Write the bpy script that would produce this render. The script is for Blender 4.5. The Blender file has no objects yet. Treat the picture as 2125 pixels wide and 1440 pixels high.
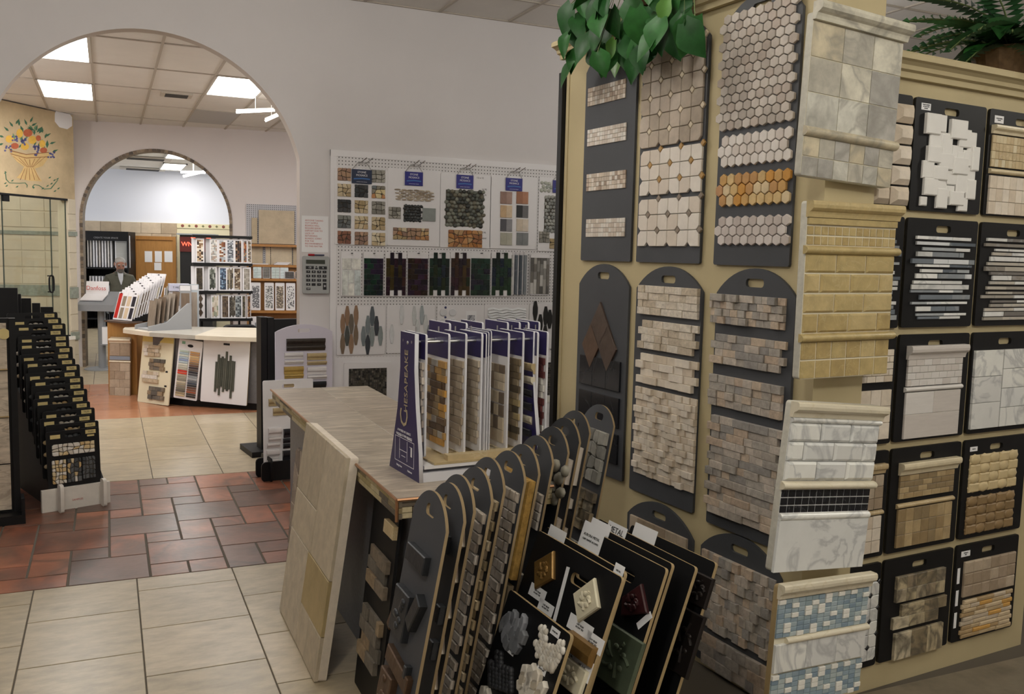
import bpy, bmesh, math, random
from mathutils import Vector, Matrix
random.seed(7)
S = bpy.context.scene
COL = S.collection
# ------------------------------------------------------------------ camera, light, exposure
EYE = Vector((0, 0, 1.75)); FPX = 1871.2
PITCH, ROLL, YAW = math.radians(5.757), math.radians(1.409), math.radians(24.2)
_c, _s = math.cos, math.sin
CM = (Matrix(((_c(ROLL), -_s(ROLL), 0), (_s(ROLL), _c(ROLL), 0), (0, 0, 1)))
      @ Matrix(((1, 0, 0), (0, _c(PITCH), -_s(PITCH)), (0, _s(PITCH), _c(PITCH))))
      @ Matrix(((1, 0, 0), (0, 0, -1), (0, 1, 0)))
      @ Matrix(((_c(YAW), -_s(YAW), 0), (_s(YAW), _c(YAW), 0), (0, 0, 1))))
cam_d = bpy.data.cameras.new('camera'); cam = bpy.data.objects.new('camera', cam_d); COL.objects.link(cam)
cam_d.sensor_width = 36; cam_d.lens = 36 * FPX / 2125; cam_d.clip_start = .05
cr = Matrix((CM[0], -CM[1], -CM[2])).transposed()
cam.matrix_world = Matrix.Translation(EYE) @ cr.to_4x4()
S.camera = cam
S.view_settings.view_transform = 'Standard'; S.view_settings.look = 'None'
S.view_settings.gamma = 1; S.view_settings.exposure = 0.0; S.view_settings.use_curve_mapping = False
W = bpy.data.worlds.new('world'); S.world = W; W.use_nodes = True
W.node_tree.nodes['Background'].inputs[0].default_value = (.9, .92, 1, 1)
W.node_tree.nodes['Background'].inputs[1].default_value = .12
def area(name, loc, size, power, col, rot=(0, 0, 0)):
    d = bpy.data.lights.new(name, 'AREA'); d.shape = 'RECTANGLE'; d.size, d.size_y = size
    d.energy = power; d.color = col
    o = bpy.data.objects.new(name, d); COL.objects.link(o); o.location = loc; o.rotation_euler = rot
    return o
WARM = (1, .965, .87); COOL = (1, .97, .95)
# unseen point lights, added out of frame to brighten walls, ceilings and boards
def fill_point(loc, power, col, r=.12):
    d = bpy.data.lights.new('unseen_fill', 'POINT'); d.energy = power; d.color = col; d.shadow_soft_size = r
    o = bpy.data.objects.new('unseen_fill', d); COL.objects.link(o); o.location = loc; return o
fill_point((.6, 4.7, 3.45), 40, (1, .95, .88), .2)
fill_point((-1.9, 4.4, 3.4), 24, (1, .95, .88), .2)
fill_point((1.4, 3.3, 3.6), 16, (1, .97, .9), .1)  # added to graze the cabinet front and deepen its relief shadows
fill_point((2.6, -.4, 3.3), 96, WARM, .2)
fill_point((-.6, .6, 3.4), 84, WARM, .2)
fill_point((6.0, 1.5, 3.3), 46, WARM, .2)
fill_point((4.6, 5.6, 3.1), 22, (1, .96, .92), .2)
fill_point((3.0, 10.2, 2.9), 54, (1, .96, .92), .2)  # this and the next are added out of view to lift the second room's ceiling
fill_point((-2.0, 9.6, 2.9), 50, (1, .96, .92), .2)

# ------------------------------------------------------------------ geometry helpers
def ray(px, py):
    return CM.transposed() @ Vector(((px - 1062.5) / FPX, (py - 720) / FPX, 1))
def at_plane(px, py, p, n):
    r = ray(px, py); return EYE + r * ((Vector(p) - EYE).dot(n) / r.dot(n))
def at_z(px, py, z): return at_plane(px, py, (0, 0, z), Vector((0, 0, 1)))
def at_y(px, py, y): return at_plane(px, py, (0, y, 0), Vector((0, 1, 0)))

def link(name, mesh, parent=None, loc=None, rot=None):
    o = bpy.data.objects.new(name, mesh); COL.objects.link(o)
    if parent is not None: o.parent = parent
    if loc is not None: o.location = loc
    if rot is not None: o.rotation_euler = rot
    return o
def tag(o, label=None, cat=None, group=None, kind=None):
    if label: o['label'] = label
    if cat: o['category'] = cat
    if group: o['group'] = group
    if kind: o['kind'] = kind
    return o
def empty(name, M, label, cat, group=None):
    o = bpy.data.objects.new(name, None); COL.objects.link(o); o.empty_display_size = .05
    o.matrix_world = M if isinstance(M, Matrix) else Matrix.Translation(M)
    return tag(o, label, cat, group)
def frame(o, x, z=None):
    x = Vector(x).normalized(); z = Vector((0, 0, 1)) if z is None else Vector(z)
    z = (z - x * z.dot(x)).normalized(); y = z.cross(x)
    return Matrix(((x.x, y.x, z.x, o[0]), (x.y, y.y, z.y, o[1]), (x.z, y.z, z.z, o[2]), (0, 0, 0, 1)))

class MB:
    """collects faces into one mesh; several materials and a per piece tint are allowed"""
    def __init__(s): s.v = []; s.f = []; s.m = []; s.t = []; s.mats = []; s.sm = False
    def add(s, vs, fs, mat, tint=0.0):
        b = len(s.v); s.v += [tuple(v) for v in vs]
        if mat not in s.mats: s.mats.append(mat)
        k = s.mats.index(mat)
        for f in fs: s.f.append([b + i for i in f]); s.m.append(k); s.t.append(tint)
        return s
    def box(s, x0, x1, y0, y1, z0, z1, mat, tint=0.0, M=None):
        vs = [Vector((x, y, z)) for z in (z0, z1) for y in (y0, y1) for x in (x0, x1)]
        if M: vs = [M @ v for v in vs]
        return s.add(vs, [(0, 2, 3, 1), (4, 5, 7, 6), (0, 1, 5, 4), (2, 6, 7, 3), (0, 4, 6, 2), (1, 3, 7, 5)], mat, tint)
    def prism(s, poly, t, bev, mat, tint=0.0, M=None):
        vs, fs = prism_data(poly, t, bev)
        if M: vs = [M @ Vector(v) for v in vs]
        return s.add(vs, fs, mat, tint)
    def tube(s, pts, r, mat, n=8, tint=0.0, caps=True):
        pts = [Vector(p) for p in pts]; rings = []
        rr = r if isinstance(r, (list, tuple)) else [r] * len(pts)
        for i, p in enumerate(pts):
            d = (pts[min(i + 1, len(pts) - 1)] - pts[max(i - 1, 0)]).normalized()
            a = d.cross(Vector((0, 0, 1)) if abs(d.z) < .9 else Vector((1, 0, 0))).normalized(); b = d.cross(a)
            rings.append([p + (a * math.cos(2 * math.pi * k / n) + b * math.sin(2 * math.pi * k / n)) * rr[i] for k in range(n)])
        vs = [v for g in rings for v in g]; fs = []
        for i in range(len(pts) - 1):
            for k in range(n):
                fs.append((i * n + k, i * n + (k + 1) % n, (i + 1) * n + (k + 1) % n, (i + 1) * n + k))
        if caps: fs += [tuple(range(n))[::-1], tuple((len(pts) - 1) * n + k for k in range(n))]
        return s.add(vs, fs, mat, tint)
    def lathe(s, prof, mat, n=20, M=None, tint=0.0):
        vs = []; fs = []
        for (r, z) in prof:
            for k in range(n):
                v = Vector((r * math.cos(2 * math.pi * k / n), r * math.sin(2 * math.pi * k / n), z)); vs.append(M @ v if M else v)
        for i in range(len(prof) - 1):
            for k in range(n): fs.append((i * n + k, i * n + (k + 1) % n, (i + 1) * n + (k + 1) % n, (i + 1) * n + k))
        fs += [tuple(range(n))[::-1], tuple((len(prof) - 1) * n + k for k in range(n))]
        return s.add(vs, fs, mat, tint)
    def extrude(s, prof, x0, x1, mat, tint=0.0, M=None):
        """profile of (y, z) points swept along x"""
        n = len(prof); vs = [Vector((x, y, z)) for x in (x0, x1) for (y, z) in prof]
        if M: vs = [M @ v for v in vs]
        fs = [(k, (k + 1) % n, n + (k + 1) % n, n + k) for k in range(n)] + [tuple(range(n))[::-1], tuple(range(n, 2 * n))]
        return s.add(vs, fs, mat, tint)
    def mesh(s, name='mesh'):
        m = bpy.data.meshes.new(name); m.from_pydata(s.v, [], s.f)
        for a in s.mats: m.materials.append(a)
        m.polygons.foreach_set('material_index', s.m)
        if any(s.t):
            at = m.attributes.new('tint', 'FLOAT', 'FACE'); at.data.foreach_set('value', s.t)
        if s.sm: m.polygons.foreach_set('use_smooth', [True] * len(s.f))
        m.update(); return m
    def build(s, name, parent=None, loc=None, rot=None, smooth=False):
        s.sm = smooth; return link(name, s.mesh(name), parent, loc, rot)

def inset(poly, d):
    n = len(poly); out = []
    for i in range(n):
        p0, p1, p2 = Vector(poly[i - 1]), Vector(poly[i]), Vector(poly[(i + 1) % n])
        a = (p1 - p0).normalized(); b = (p2 - p1).normalized()
        na, nb = Vector((-a.y, a.x)), Vector((-b.y, b.x)); k = 1 + na.dot(nb)
        out.append(p1 + (na + nb) * (d / max(k, .35)))
    return out
def prism_data(poly, t, bev):
    """outline in (x, z), counter-clockwise seen from the front (-y); back at y 0, front at y -t"""
    n = len(poly); q = inset(poly, bev)
    vs = [(p[0], 0, p[1]) for p in poly] + [(p[0], -(t - bev), p[1]) for p in poly] + [(p[0], -t, p[1]) for p in q]
    fs = [(k, (k + 1) % n, n + (k + 1) % n, n + k) for k in range(n)] + \
         [(n + k, n + (k + 1) % n, 2 * n + (k + 1) % n, 2 * n + k) for k in range(n)] + [tuple(range(2 * n, 3 * n))]
    return vs, fs
_mc = {}
def prism_mesh(poly, t, bev, mat):
    key = (tuple((round(a, 4), round(b, 4)) for a, b in poly), round(t, 4), round(bev, 4), mat.name)
    if key not in _mc: _mc[key] = MB().prism(poly, t, bev, mat).mesh('piece')
    return _mc[key]
def rect(w, h): return [(-w / 2, -h / 2), (w / 2, -h / 2), (w / 2, h / 2), (-w / 2, h / 2)]
def tile(root, name, w, h, t, mat, x, z, bev=.0015, y=0, rot=0, tilt=(0, 0)):
    return link(name, prism_mesh(rect(w, h), t, bev, mat), root, (x, y, z), (tilt[0], rot, tilt[1]))
def dome_mesh(a, b, t, mat, n=8):
    key = ('dome', round(a, 4), round(b, 4), round(t, 4), mat.name, n)
    if key not in _mc:
        vs = []; fs = []
        for (r, y) in ((1, 0), (.98, -.45), (.75, -.8), (.35, -.97)):
            vs += [(a * r * math.cos(2 * math.pi * k / n), y * t, b * r * math.sin(2 * math.pi * k / n)) for k in range(n)]
        vs.append((0, -t, 0))
        for i in range(3):
            for k in range(n): fs.append((i * n + k, i * n + (k + 1) % n, (i + 1) * n + (k + 1) % n, (i + 1) * n + k))
        for k in range(n): fs.append((3 * n + k, 3 * n + (k + 1) % n, 4 * n))
        m = MB(); m.sm = True; m.add(vs, fs, mat); _mc[key] = m.mesh('pebble')
    return _mc[key]

# ------------------------------------------------------------------ materials
_mats = {}
def mat(name, col, rough=.6, metal=0, rand=None, noise=None, bump=None, emit=0, spec=.5, alpha=None, vein=None, coord='Object', streak=None):
    """rand: palette chosen per piece; noise: (scale, amount); vein: (scale, colour, width); bump: (scale, strength)"""
    if name in _mats: return _mats[name]
    m = bpy.data.materials.new(name); m.use_nodes = True; nt = m.node_tree; N = nt.nodes; L = nt.links
    b = N['Principled BSDF']; _mats[name] = m
    b.inputs['Roughness'].default_value = rough; b.inputs['Metallic'].default_value = metal
    b.inputs['Specular IOR Level'].default_value = spec
    c4 = (*col, 1)
    b.inputs['Base Color'].default_value = c4
    if emit:
        b.inputs['Emission Color'].default_value = c4; b.inputs['Emission Strength'].default_value = emit
    out = None
    oi = None
    if rand or noise or bump or vein:
        oi = N.new('ShaderNodeObjectInfo'); at = N.new('ShaderNodeAttribute'); at.attribute_name = 'tint'
        ad = N.new('ShaderNodeMath'); ad.operation = 'ADD'; L.new(oi.outputs['Random'], ad.inputs[0]); L.new(at.outputs['Fac'], ad.inputs[1])
        fr = N.new('ShaderNodeMath'); fr.operation = 'FRACT'; L.new(ad.outputs[0], fr.inputs[0])
        tc = N.new('ShaderNodeTexCoord'); mu = N.new('ShaderNodeMath'); mu.operation = 'MULTIPLY'; mu.inputs[1].default_value = 37
        L.new(fr.outputs[0], mu.inputs[0])
        va = N.new('ShaderNodeVectorMath'); va.operation = 'ADD'; L.new(tc.outputs[coord], va.inputs[0]); L.new(mu.outputs[0], va.inputs[1])
        vec = va.outputs[0]
        if streak:
            mp = N.new('ShaderNodeMapping'); mp.inputs['Scale'].default_value = streak; L.new(vec, mp.inputs['Vector']); vec = mp.outputs[0]
    if rand:
        r = N.new('ShaderNodeValToRGB'); r.color_ramp.interpolation = 'CONSTANT'
        e = r.color_ramp.elements
        while len(e) < len(rand): e.new(.5)
        for i, c in enumerate(rand): e[i].position = i / len(rand); e[i].color = (*c, 1)
        L.new(fr.outputs[0], r.inputs[0]); out = r.outputs[0]
    else:
        r = N.new('ShaderNodeRGB'); r.outputs[0].default_value = c4; out = r.outputs[0]
    if noise:
        nz = N.new('ShaderNodeTexNoise'); nz.inputs['Scale'].default_value = noise[0]; nz.inputs['Detail'].default_value = 6; nz.inputs['Roughness'].default_value = .65
        L.new(vec, nz.inputs['Vector'])
        mr = N.new('ShaderNodeMapRange'); mr.inputs[1].default_value = .3; mr.inputs[2].default_value = .7
        mr.inputs[3].default_value = 1 - noise[1]; mr.inputs[4].default_value = 1 + noise[1]
        L.new(nz.outputs[0], mr.inputs[0])
        mx = N.new('ShaderNodeVectorMath'); mx.operation = 'SCALE'; L.new(out, mx.inputs[0]); L.new(mr.outputs[0], mx.inputs['Scale'])
        out = mx.outputs[0]
    if vein:
        nv = N.new('ShaderNodeTexNoise'); nv.inputs['Scale'].default_value = vein[0]; nv.inputs['Detail'].default_value = 5; nv.inputs['Distortion'].default_value = 1.2
        L.new(vec, nv.inputs['Vector'])
        rp = N.new('ShaderNodeValToRGB'); e = rp.color_ramp.elements; vs_ = vein[3] if len(vein) > 3 else .45
        e[0].position = .5 - vein[2]; e[0].color = (0, 0, 0, 1); e[1].position = .5 + vein[2]; e[1].color = (0, 0, 0, 1)
        k = e.new(.5); k.color = (vs_, vs_, vs_, 1)
        L.new(nv.outputs[0], rp.inputs[0])
        mx = N.new('ShaderNodeMix'); mx.data_type = 'RGBA'; L.new(rp.outputs[0], mx.inputs[0]); L.new(out, mx.inputs[6]); mx.inputs[7].default_value = (*vein[1], 1)
        out = mx.outputs[2]
    if out is not None and (rand or noise or vein):
        L.new(out, b.inputs['Base Color'])
    if bump:
        nb = N.new('ShaderNodeTexNoise'); nb.inputs['Scale'].default_value = bump[0]; nb.inputs['Detail'].default_value = 4; L.new(vec, nb.inputs['Vector'])
        bp = N.new('ShaderNodeBump'); bp.inputs['Strength'].default_value = bump[1]; bp.inputs['Distance'].default_value = .004
        L.new(nb.outputs[0], bp.inputs['Height']); L.new(bp.outputs[0], b.inputs['Normal'])
    if alpha is not None: b.inputs['Alpha'].default_value = alpha
    return m
def hx(s):
    v = [int(s[i:i + 2], 16) / 255 for i in (0, 2, 4)]
    return tuple(c / 12.92 if c <= .04045 else ((c + .055) / 1.055) ** 2.4 for c in v)
def pal(*a): return [hx(x) for x in a]

m_wall = mat('wall_paint', hx('d6d2d2'), .85, noise=(1.2, .03), bump=(60, .05))
m_ceil = mat('ceiling_tile', hx('e4e0da'), .9, noise=(3, .03), bump=(180, .12))
m_grid = mat('ceiling_grid', hx('b9b0a4'), .6)
m_char = mat('charcoal_board', hx('43454a'), .6, noise=(4, .08))
m_black = mat('black_board', hx('111113'), .5, spec=.3)
m_mdf = mat('board_edge', hx('a08a63'), .7, noise=(30, .1))
m_beige = mat('cabinet_beige', hx('bfb08a'), .7, noise=(3, .04), bump=(40, .08))
m_white = mat('white_board', hx('e6e4e6'), .5)
m_label = mat('paper_label', hx('eeeef0'), .7)
m_ink = mat('ink', hx('202022'), .7)
m_red = mat('red_ink', hx('c8746e'), .7)
m_steel = mat('chrome', hx('c4c4c4'), .3, 1)
m_trav = mat('travertine_cream', hx('d6c7b2'), .65, rand=pal('e6dac9', 'dccfbd', 'd9cbb8', 'e2d7c8', 'd3c4b0'), noise=(26, .09), bump=(70, .25))
m_travg = mat('travertine_grey', hx('b6a898'), .65, rand=pal('b5aba0', 'beb4a8', 'aba298', 'c4bbb0', 'a99e92', 'b9ada2'), noise=(26, .14), bump=(70, .3))
m_travs = mat('travertine_silver', hx('b7aa9d'), .75, rand=pal('bfb4a8', 'a79e94', 'b3a89c', 'a19a92', 'c2b09c', '96918c', 'b8a592', 'aaa39a'), noise=(38, .24), bump=(90, .5))
m_travn = mat('travertine_noce', hx('a8957c'), .65, rand=pal('a3917c', 'b0a08b', '9c8a74', 'b8a893'), noise=(20, .16), bump=(70, .3))
m_split = mat('split_travertine', hx('cfc2b0'), .85, rand=pal('d6cab9', 'cabda9', 'd9cfc0', 'c2b4a0'), noise=(55, .2), bump=(60, 1.0))
m_honey = mat('honey_travertine', hx('c39a62'), .65, rand=pal('c9a066', 'b98f5e', 'cfb07c', 'c28a4e', 'd2b98e', 'b78458', 'c8a97a'), noise=(26, .18), bump=(70, .3))
m_gold = mat('emperador_gold', hx('b7a371'), .35, rand=pal('b9a573', 'b09a68', 'c0ac7c', 'b5a06e'), noise=(22, .16), vein=(9, hx('cfc094'), .012))
m_cream = mat('cream_marble', hx('dfd6bf'), .4, noise=(14, .07), vein=(6, hx('c9bc98'), .02))
m_carr = mat('white_marble', hx('e4e4e0'), .25, rand=pal('e6e6e2', 'dcdcd9', 'ebebe6', 'dfe0de'), noise=(8, .05), vein=(4.5, hx('abadaf'), .05, .65))
m_blackt = mat('black_marble', hx('1b1c22'), .25, noise=(20, .2), vein=(7, hx('6c6c70'), .006))
m_grout = mat('grout_light', hx('ddd6bf'), .9)
m_silver = mat('silver_tile', hx('c2beb0'), .4, rand=pal('c8c6bb', 'b9b4a6', 'cfcab9', 'c4b99f', 'adaaa3'), noise=(11, .26), vein=(4, hx('8b877e'), .07, .6))
# ------------------------------------------------------------------ boards and what is glued on them
def curve_mesh(loops, t, mats, name='panel', res=1):
    """flat outline loops (x, z) with holes, extruded to thickness t (front at y -t); mats = (face, edge)"""
    c = bpy.data.curves.new(name, 'CURVE'); c.dimensions = '2D'; c.fill_mode = 'BOTH'; c.extrude = t / 2
    for lp in loops:
        sp = c.splines.new('POLY'); sp.points.add(len(lp) - 1); sp.use_cyclic_u = True
        for p, q in zip(sp.points, lp): p.co = (q[0], q[1], 0, 1)
    o = bpy.data.objects.new(name, c); me = bpy.data.meshes.new_from_object(o)
    bpy.data.objects.remove(o); bpy.data.curves.remove(c)
    me.transform(Matrix.Translation((0, -t / 2, 0)) @ Matrix.Rotation(math.pi / 2, 4, 'X'))
    for m in mats: me.materials.append(m)
    if len(mats) > 1:
        for p in me.polygons: p.material_index = 0 if abs(p.normal.y) > .5 else 1
    return me
_tc = {}
def text_mesh(body, size, m, align='CENTER', depth=.0004):
    key = (body, size, m.name, align)
    if key in _tc: return _tc[key]
    c = bpy.data.curves.new('text', 'FONT'); c.body = body; c.size = size; c.align_x = align; c.align_y = 'CENTER'; c.extrude = depth; c.resolution_u = 2
    o = bpy.data.objects.new('text', c); me = bpy.data.meshes.new_from_object(o)
    bpy.data.objects.remove(o); bpy.data.curves.remove(c)
    me.transform(Matrix.Translation((0, -depth, 0)) @ Matrix.Rotation(math.pi / 2, 4, 'X')); me.materials.append(m)
    _tc[key] = me; return me
def text(parent, body, size, m, x, z, y=0, align='CENTER', rot=0):
    return link('lettering', text_mesh(body, size, m, align), parent, (x, y, z), (0, rot, 0))
def arc(cx, cz, r, a0, a1, n): return [(cx + r * math.cos(math.radians(a0 + (a1 - a0) * i / n)), cz + r * math.sin(math.radians(a0 + (a1 - a0) * i / n))) for i in range(n + 1)]
def rrect(x0, x1, z0, z1, r, n=3):
    return arc(x1 - r, z0 + r, r, -90, 0, n) + arc(x1 - r, z1 - r, r, 0, 90, n) + arc(x0 + r, z1 - r, r, 90, 180, n) + arc(x0 + r, z0 + r, r, 180, 270, n)
def archo(w, h, rise, r=.008):
    R = w * w / 8 / rise + rise / 2; a = math.degrees(math.asin(w / 2 / R))
    return arc(w - r, r, r, -90, 0, 2) + arc(w / 2, h - R, R, 90 - a, 90 + a, 16) + arc(r, r, r, 180, 270, 2)
def slot(cx, cz, w, h): return rrect(cx - w / 2, cx + w / 2, cz - h / 2, cz + h / 2, h * .42)[::-1]
_bm = {}
class Board:
    def __init__(s, name, label, cat, M, w, h, t=.012, kind='round', pm=m_black, edge=None, group=None, rise=.1, hole=None, thing=True, parent=None):
        s.w, s.h, s.t = w, h, t
        s.root = empty(name, M, label, cat, group); s.M = M
        hole = (w / 2, h - .05, .1, .032) if hole is None else hole
        key = (round(w, 4), round(h, 4), t, kind, pm.name, edge and edge.name, rise, hole)
        if key not in _bm:
            lp = archo(w, h, rise) if kind == 'arch' else rrect(0, w, 0, h, .012)
            _bm[key] = curve_mesh([lp] + ([slot(*hole)] if hole else []), t, (pm, edge or pm))
        s.panel = link('panel', _bm[key], s.root)
    def uv(s, px, py):
        n = s.M.col[1].to_3d(); p = s.M.translation - n * s.t
        d = at_plane(px, py, p, n) - s.M.translation
        return d.dot(s.M.col[0].to_3d()), d.dot(s.M.col[2].to_3d())
    def box(s, tl, br):
        u0, v1 = s.uv(*tl); u1, v0 = s.uv(*br); return u0, u1, v0, v1
    def label(s, u, v, w=.07, h=.03, lines=None, size=.008, rot=0, m=m_label):
        o = tile(s.root, 'paper_label', w, h, .0006, m, u, v, .0001, -s.t, rot)
        if lines:
            for i, l in enumerate(lines):
                text(o, l, size, m_ink, 0, (len(lines) / 2 - .5 - i) * size * 1.15, -.0007)
        return o
    # ---- tile fields; every one starts on the panel face
    def rows(s, u0, u1, v0, v1, nr, lens, m, ts=(.01,), gap=.001, name='tile', ragged=0.0, bev=.0012, split=False):
        rh = (v1 - v0) / nr; y0 = -s.t
        for r in range(nr):
            z = v1 - (r + .5) * rh
            off = (r % 2) * ragged; a = u0 + (ragged - off if ragged else 0); e = u1 - (off if ragged else 0)
            k = r
            x = a
            first = True
            while x < e - .004:
                l = random.choice(lens)
                if first and not ragged: l = l * random.choice((1, .5, .75)); first = False
                if x + l > e - min(lens) * .45: l = e - x
                l = round(l / .004) * .004 if x + l < e - .006 else l
                t = random.choice(ts)
                tile(s.root, name, l - gap, rh - gap, t, m, x + l / 2, z, bev, y0)
                x += l
    def grid(s, u0, u1, v0, v1, nc, nr, m, t=.009, gap=.002, name='tile', shift=0, bev=.0012, ts=None, mats=None, skip=0):
        cw = (u1 - u0) / nc; rh = (v1 - v0) / nr
        for r in range(nr):
            z = v1 - (r + .5) * rh
            o = (r % 2) * shift * cw
            xs = [u0 + o + i * cw for i in range(nc + 1)]
            if shift and o > 0: xs = [u0] + xs[:-1] + [u1]
            for a, b in zip(xs, xs[1:]):
                if b - a < .004 or random.random() < skip: continue
                tile(s.root, name, round(b - a - gap, 4), rh - gap, random.choice(ts) if ts else t, random.choice(mats) if mats else m, (a + b) / 2, z, bev, -s.t)
    def small(s, u0, u1, v0, v1, nc, nr, m, t=.007, gap=.0012, name='mosaic_sheet', shift=0, mats=None, y=None):
        """pieces of only a few pixels: one part of real geometry"""
        b = MB(); cw = (u1 - u0) / nc; rh = (v1 - v0) / nr
        for r in range(nr):
            for c in range(nc):
                x = u0 + (c + .5 + (r % 2) * shift) * cw
                w = cw - gap
                if shift and r % 2 and c == nc - 1: x -= shift * cw / 2; w -= shift * cw
                b.prism([(x + p[0], v1 - (r + .5) * rh + p[1]) for p in rect(w, rh - gap)], t * random.uniform(.85, 1), .0008, random.choice(mats) if mats else m, random.random())
        o = b.build(name, s.root, (0, -s.t if y is None else y, 0)); o['kind'] = 'stuff'; return o
    def strips(s, u0, u1, v0, v1, nr, m, seed):
        """thin glass strips with ragged ends and dark gaps"""
        R = random.Random(seed); z = v1; W_ = u1 - u0
        while z > v0 + .012:
            h = R.choice((.010, .013, .013, .019)); x = u0 + R.uniform(0, .2) * W_; e = u1 - R.uniform(0, .2) * W_
            while x < e - .02:
                l = round(min(R.choice((.09, .13, .17, .2)), e - x), 3)
                tile(s.root, 'strip_tile', l - .0015, h, R.choice((.006, .008, .01)), m, x + l / 2, z - h / 2, .001, -s.t); x += l
            z -= h + R.choice((.003, .005, .009))
    def hexes(s, u0, u1, v0, v1, nc, nr, m, t=.011):
        w = (u1 - u0) / (nc + .5); p = (v1 - v0) / (nr + .28); h = p * 1.28 / 2; q = h * .5
        g = .002
        poly = [(0, -h + g), (w / 2 - g, -q), (w / 2 - g, q), (0, h - g), (-w / 2 + g, q), (-w / 2 + g, -q)]
        me = prism_mesh(poly, t, .002, m)
        for r in range(nr):
            for c in range(nc):
                link('hexagon_tile', me, s.root, (u0 + (c + .5 + .5 * ((r + 1) % 2)) * w, -s.t, v1 - h - r * p), (0, 0, 0))
    def octs(s, u0, u1, v0, v1, nc, nr, m, dm, t=.01, edge_dots=True):
        w = (u1 - u0) / nc; h = (v1 - v0) / nr; g = .0013; c = w * .24
        for r in range(nr):
            for k in range(nc):
                a, b = w / 2 - g, h / 2 - g
                # dots sit on every other grid vertex
                cut = [((r + dr) + (k + dk)) % 2 == 0 for dr, dk in ((1, 0), (1, 1), (0, 1), (0, 0))]
                poly = []
                for (sx, sz), on in zip(((-1, -1), (1, -1), (1, 1), (-1, 1)), cut):
                    if not on: poly.append((sx * a, sz * b)); continue
                    p1, p2 = (sx * a, sz * (b - c)), (sx * (a - c), sz * b)
                    poly += [p1, p2] if (sx, sz) in ((-1, -1), (1, 1)) else [p2, p1]
                link('octagon_tile', prism_mesh(poly, t, .002, m), s.root, (u0 + (k + .5) * w, -s.t, v1 - (r + .5) * h))
        d = c * .86; me = prism_mesh([(0, -d), (d, 0), (0, d), (-d, 0)], t * .95, .0015, dm)
        for r in range(nr + 1):
            for k in range(nc + 1):
                if (r + k) % 2 == 0 and (k > 0 and r < nr and (r > 0 or edge_dots)):
                    link('dot_tile', me, s.root, (u0 + k * w, -s.t - .0002, v1 - r * h))
    def stones(s, u0, u1, v0, v1, nc, nr, m, t=.01, gap=.003, jit=.34, mats=None, name='stone', bev=.003, join=False, mask=None):
        """random flagstones: a jittered lattice of four cornered stones"""
        cw, rh = (u1 - u0) / nc, (v1 - v0) / nr
        P = {}
        if not mask: s.backing(u0 + gap, u1 - gap, v0 + gap, v1 - gap)
        for i in range(nc + 1):
            for j in range(nr + 1):
                dx = 0 if i in (0, nc) else random.uniform(-jit, jit) * cw; dz = 0 if j in (0, nr) else random.uniform(-jit, jit) * rh
                P[i, j] = (u0 + i * cw + dx, v0 + j * rh + dz)
        b = MB()
        for i in range(nc):
            for j in range(nr):
                if mask and not mask(i, j): continue
                q = [Vector(P[i, j]), Vector(P[i + 1, j]), Vector(P[i + 1, j + 1]), Vector(P[i, j + 1])]
                k = random.random() < .5
                # clip two corners so that the stones are five and six sided
                q2 = []
                for n_ in range(4):
                    if (n_ % 2 == 0) == k and random.random() < .7:
                        f = random.uniform(.12, .3); q2 += [q[n_].lerp(q[n_ - 1], f), q[n_].lerp(q[(n_ + 1) % 4], f)]
                    else: q2.append(q[n_])
                q2 = inset(q2, gap / 2); mm = random.choice(mats) if mats else m; th = t * random.uniform(.8, 1.1)
                if join: b.prism(q2, th, bev, mm, random.random())
                else:
                    cx = sum(p[0] for p in q2) / len(q2); cz = sum(p[1] for p in q2) / len(q2)
                    link(name, MB().prism([(p[0] - cx, p[1] - cz) for p in q2], th, bev, mm).mesh('stone'), s.root, (cx, -s.t, cz))
        if join: o = b.build(name + '_sheet', s.root, (0, -s.t, 0)); o['kind'] = 'stuff'
    def backing(s, u0, u1, v0, v1):
        tile(s.root, 'backing_mesh', u1 - u0, v1 - v0, .0025, mat('stone_backing', hx('4d473f'), .9), (u0 + u1) / 2, (v0 + v1) / 2, .0004, -s.t)
    def pebbles(s, u0, u1, v0, v1, a, b, m, t=.008, mats=None, name='pebble', mask=None, jit=.2, rot=.6, fill=1.0):
        nr = max(1, round((v1 - v0) / (2 * b * .93))); nc = max(1, round((u1 - u0) / (2 * a)))
        for r in range(nr):
            for c in range(nc):
                x = u0 + (c + .5 + (.5 if r % 2 else 0) + random.uniform(-jit, jit) * .5) * (u1 - u0) / nc; z = v0 + (r + .5 + random.uniform(-jit, jit) * .5) * (v1 - v0) / nr
                if mask and not mask((x - u0) / (u1 - u0), (z - v0) / (v1 - v0)): continue
                k = random.choice((.85, 1, 1.1)) * fill
                link(name, dome_mesh(a * k, b * random.choice((.9, 1.05)) * fill, t, random.choice(mats) if mats else m), s.root, (x, -s.t, z), (0, random.uniform(-rot, rot), 0))
    def liner(s, u0, u1, v, h, d, m, name='pencil_liner', over=.006):
        """half round pencil moulding"""
        pr = [(0, -h / 2)] + [(-d * math.cos(math.radians(a)) if abs(a) < 90 else 0, h / 2 * math.sin(math.radians(a))) for a in range(-75, 76, 15)] + [(0, h / 2)]
        o = MB().extrude(pr[::-1], u0 - over, u1 + over, m).build(name, s.root, (0, -s.t, v)); return o
    def crown(s, u0, u1, v0, v1, d, m, name='crown_moulding', over=.006):
        h = v1 - v0
        pr = [(0, 0), (-d * .35, 0), (-d * .42, h * .2), (-d * .5, h * .34), (-d * .72, h * .42), (-d * .95, h * .55), (-d, h * .75), (-d * .95, h * .93), (-d * .8, h), (0, h)]
        return MB().extrude(pr, u0 - over, u1 + over, m).build(name, s.root, (0, -s.t, v0))
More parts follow.
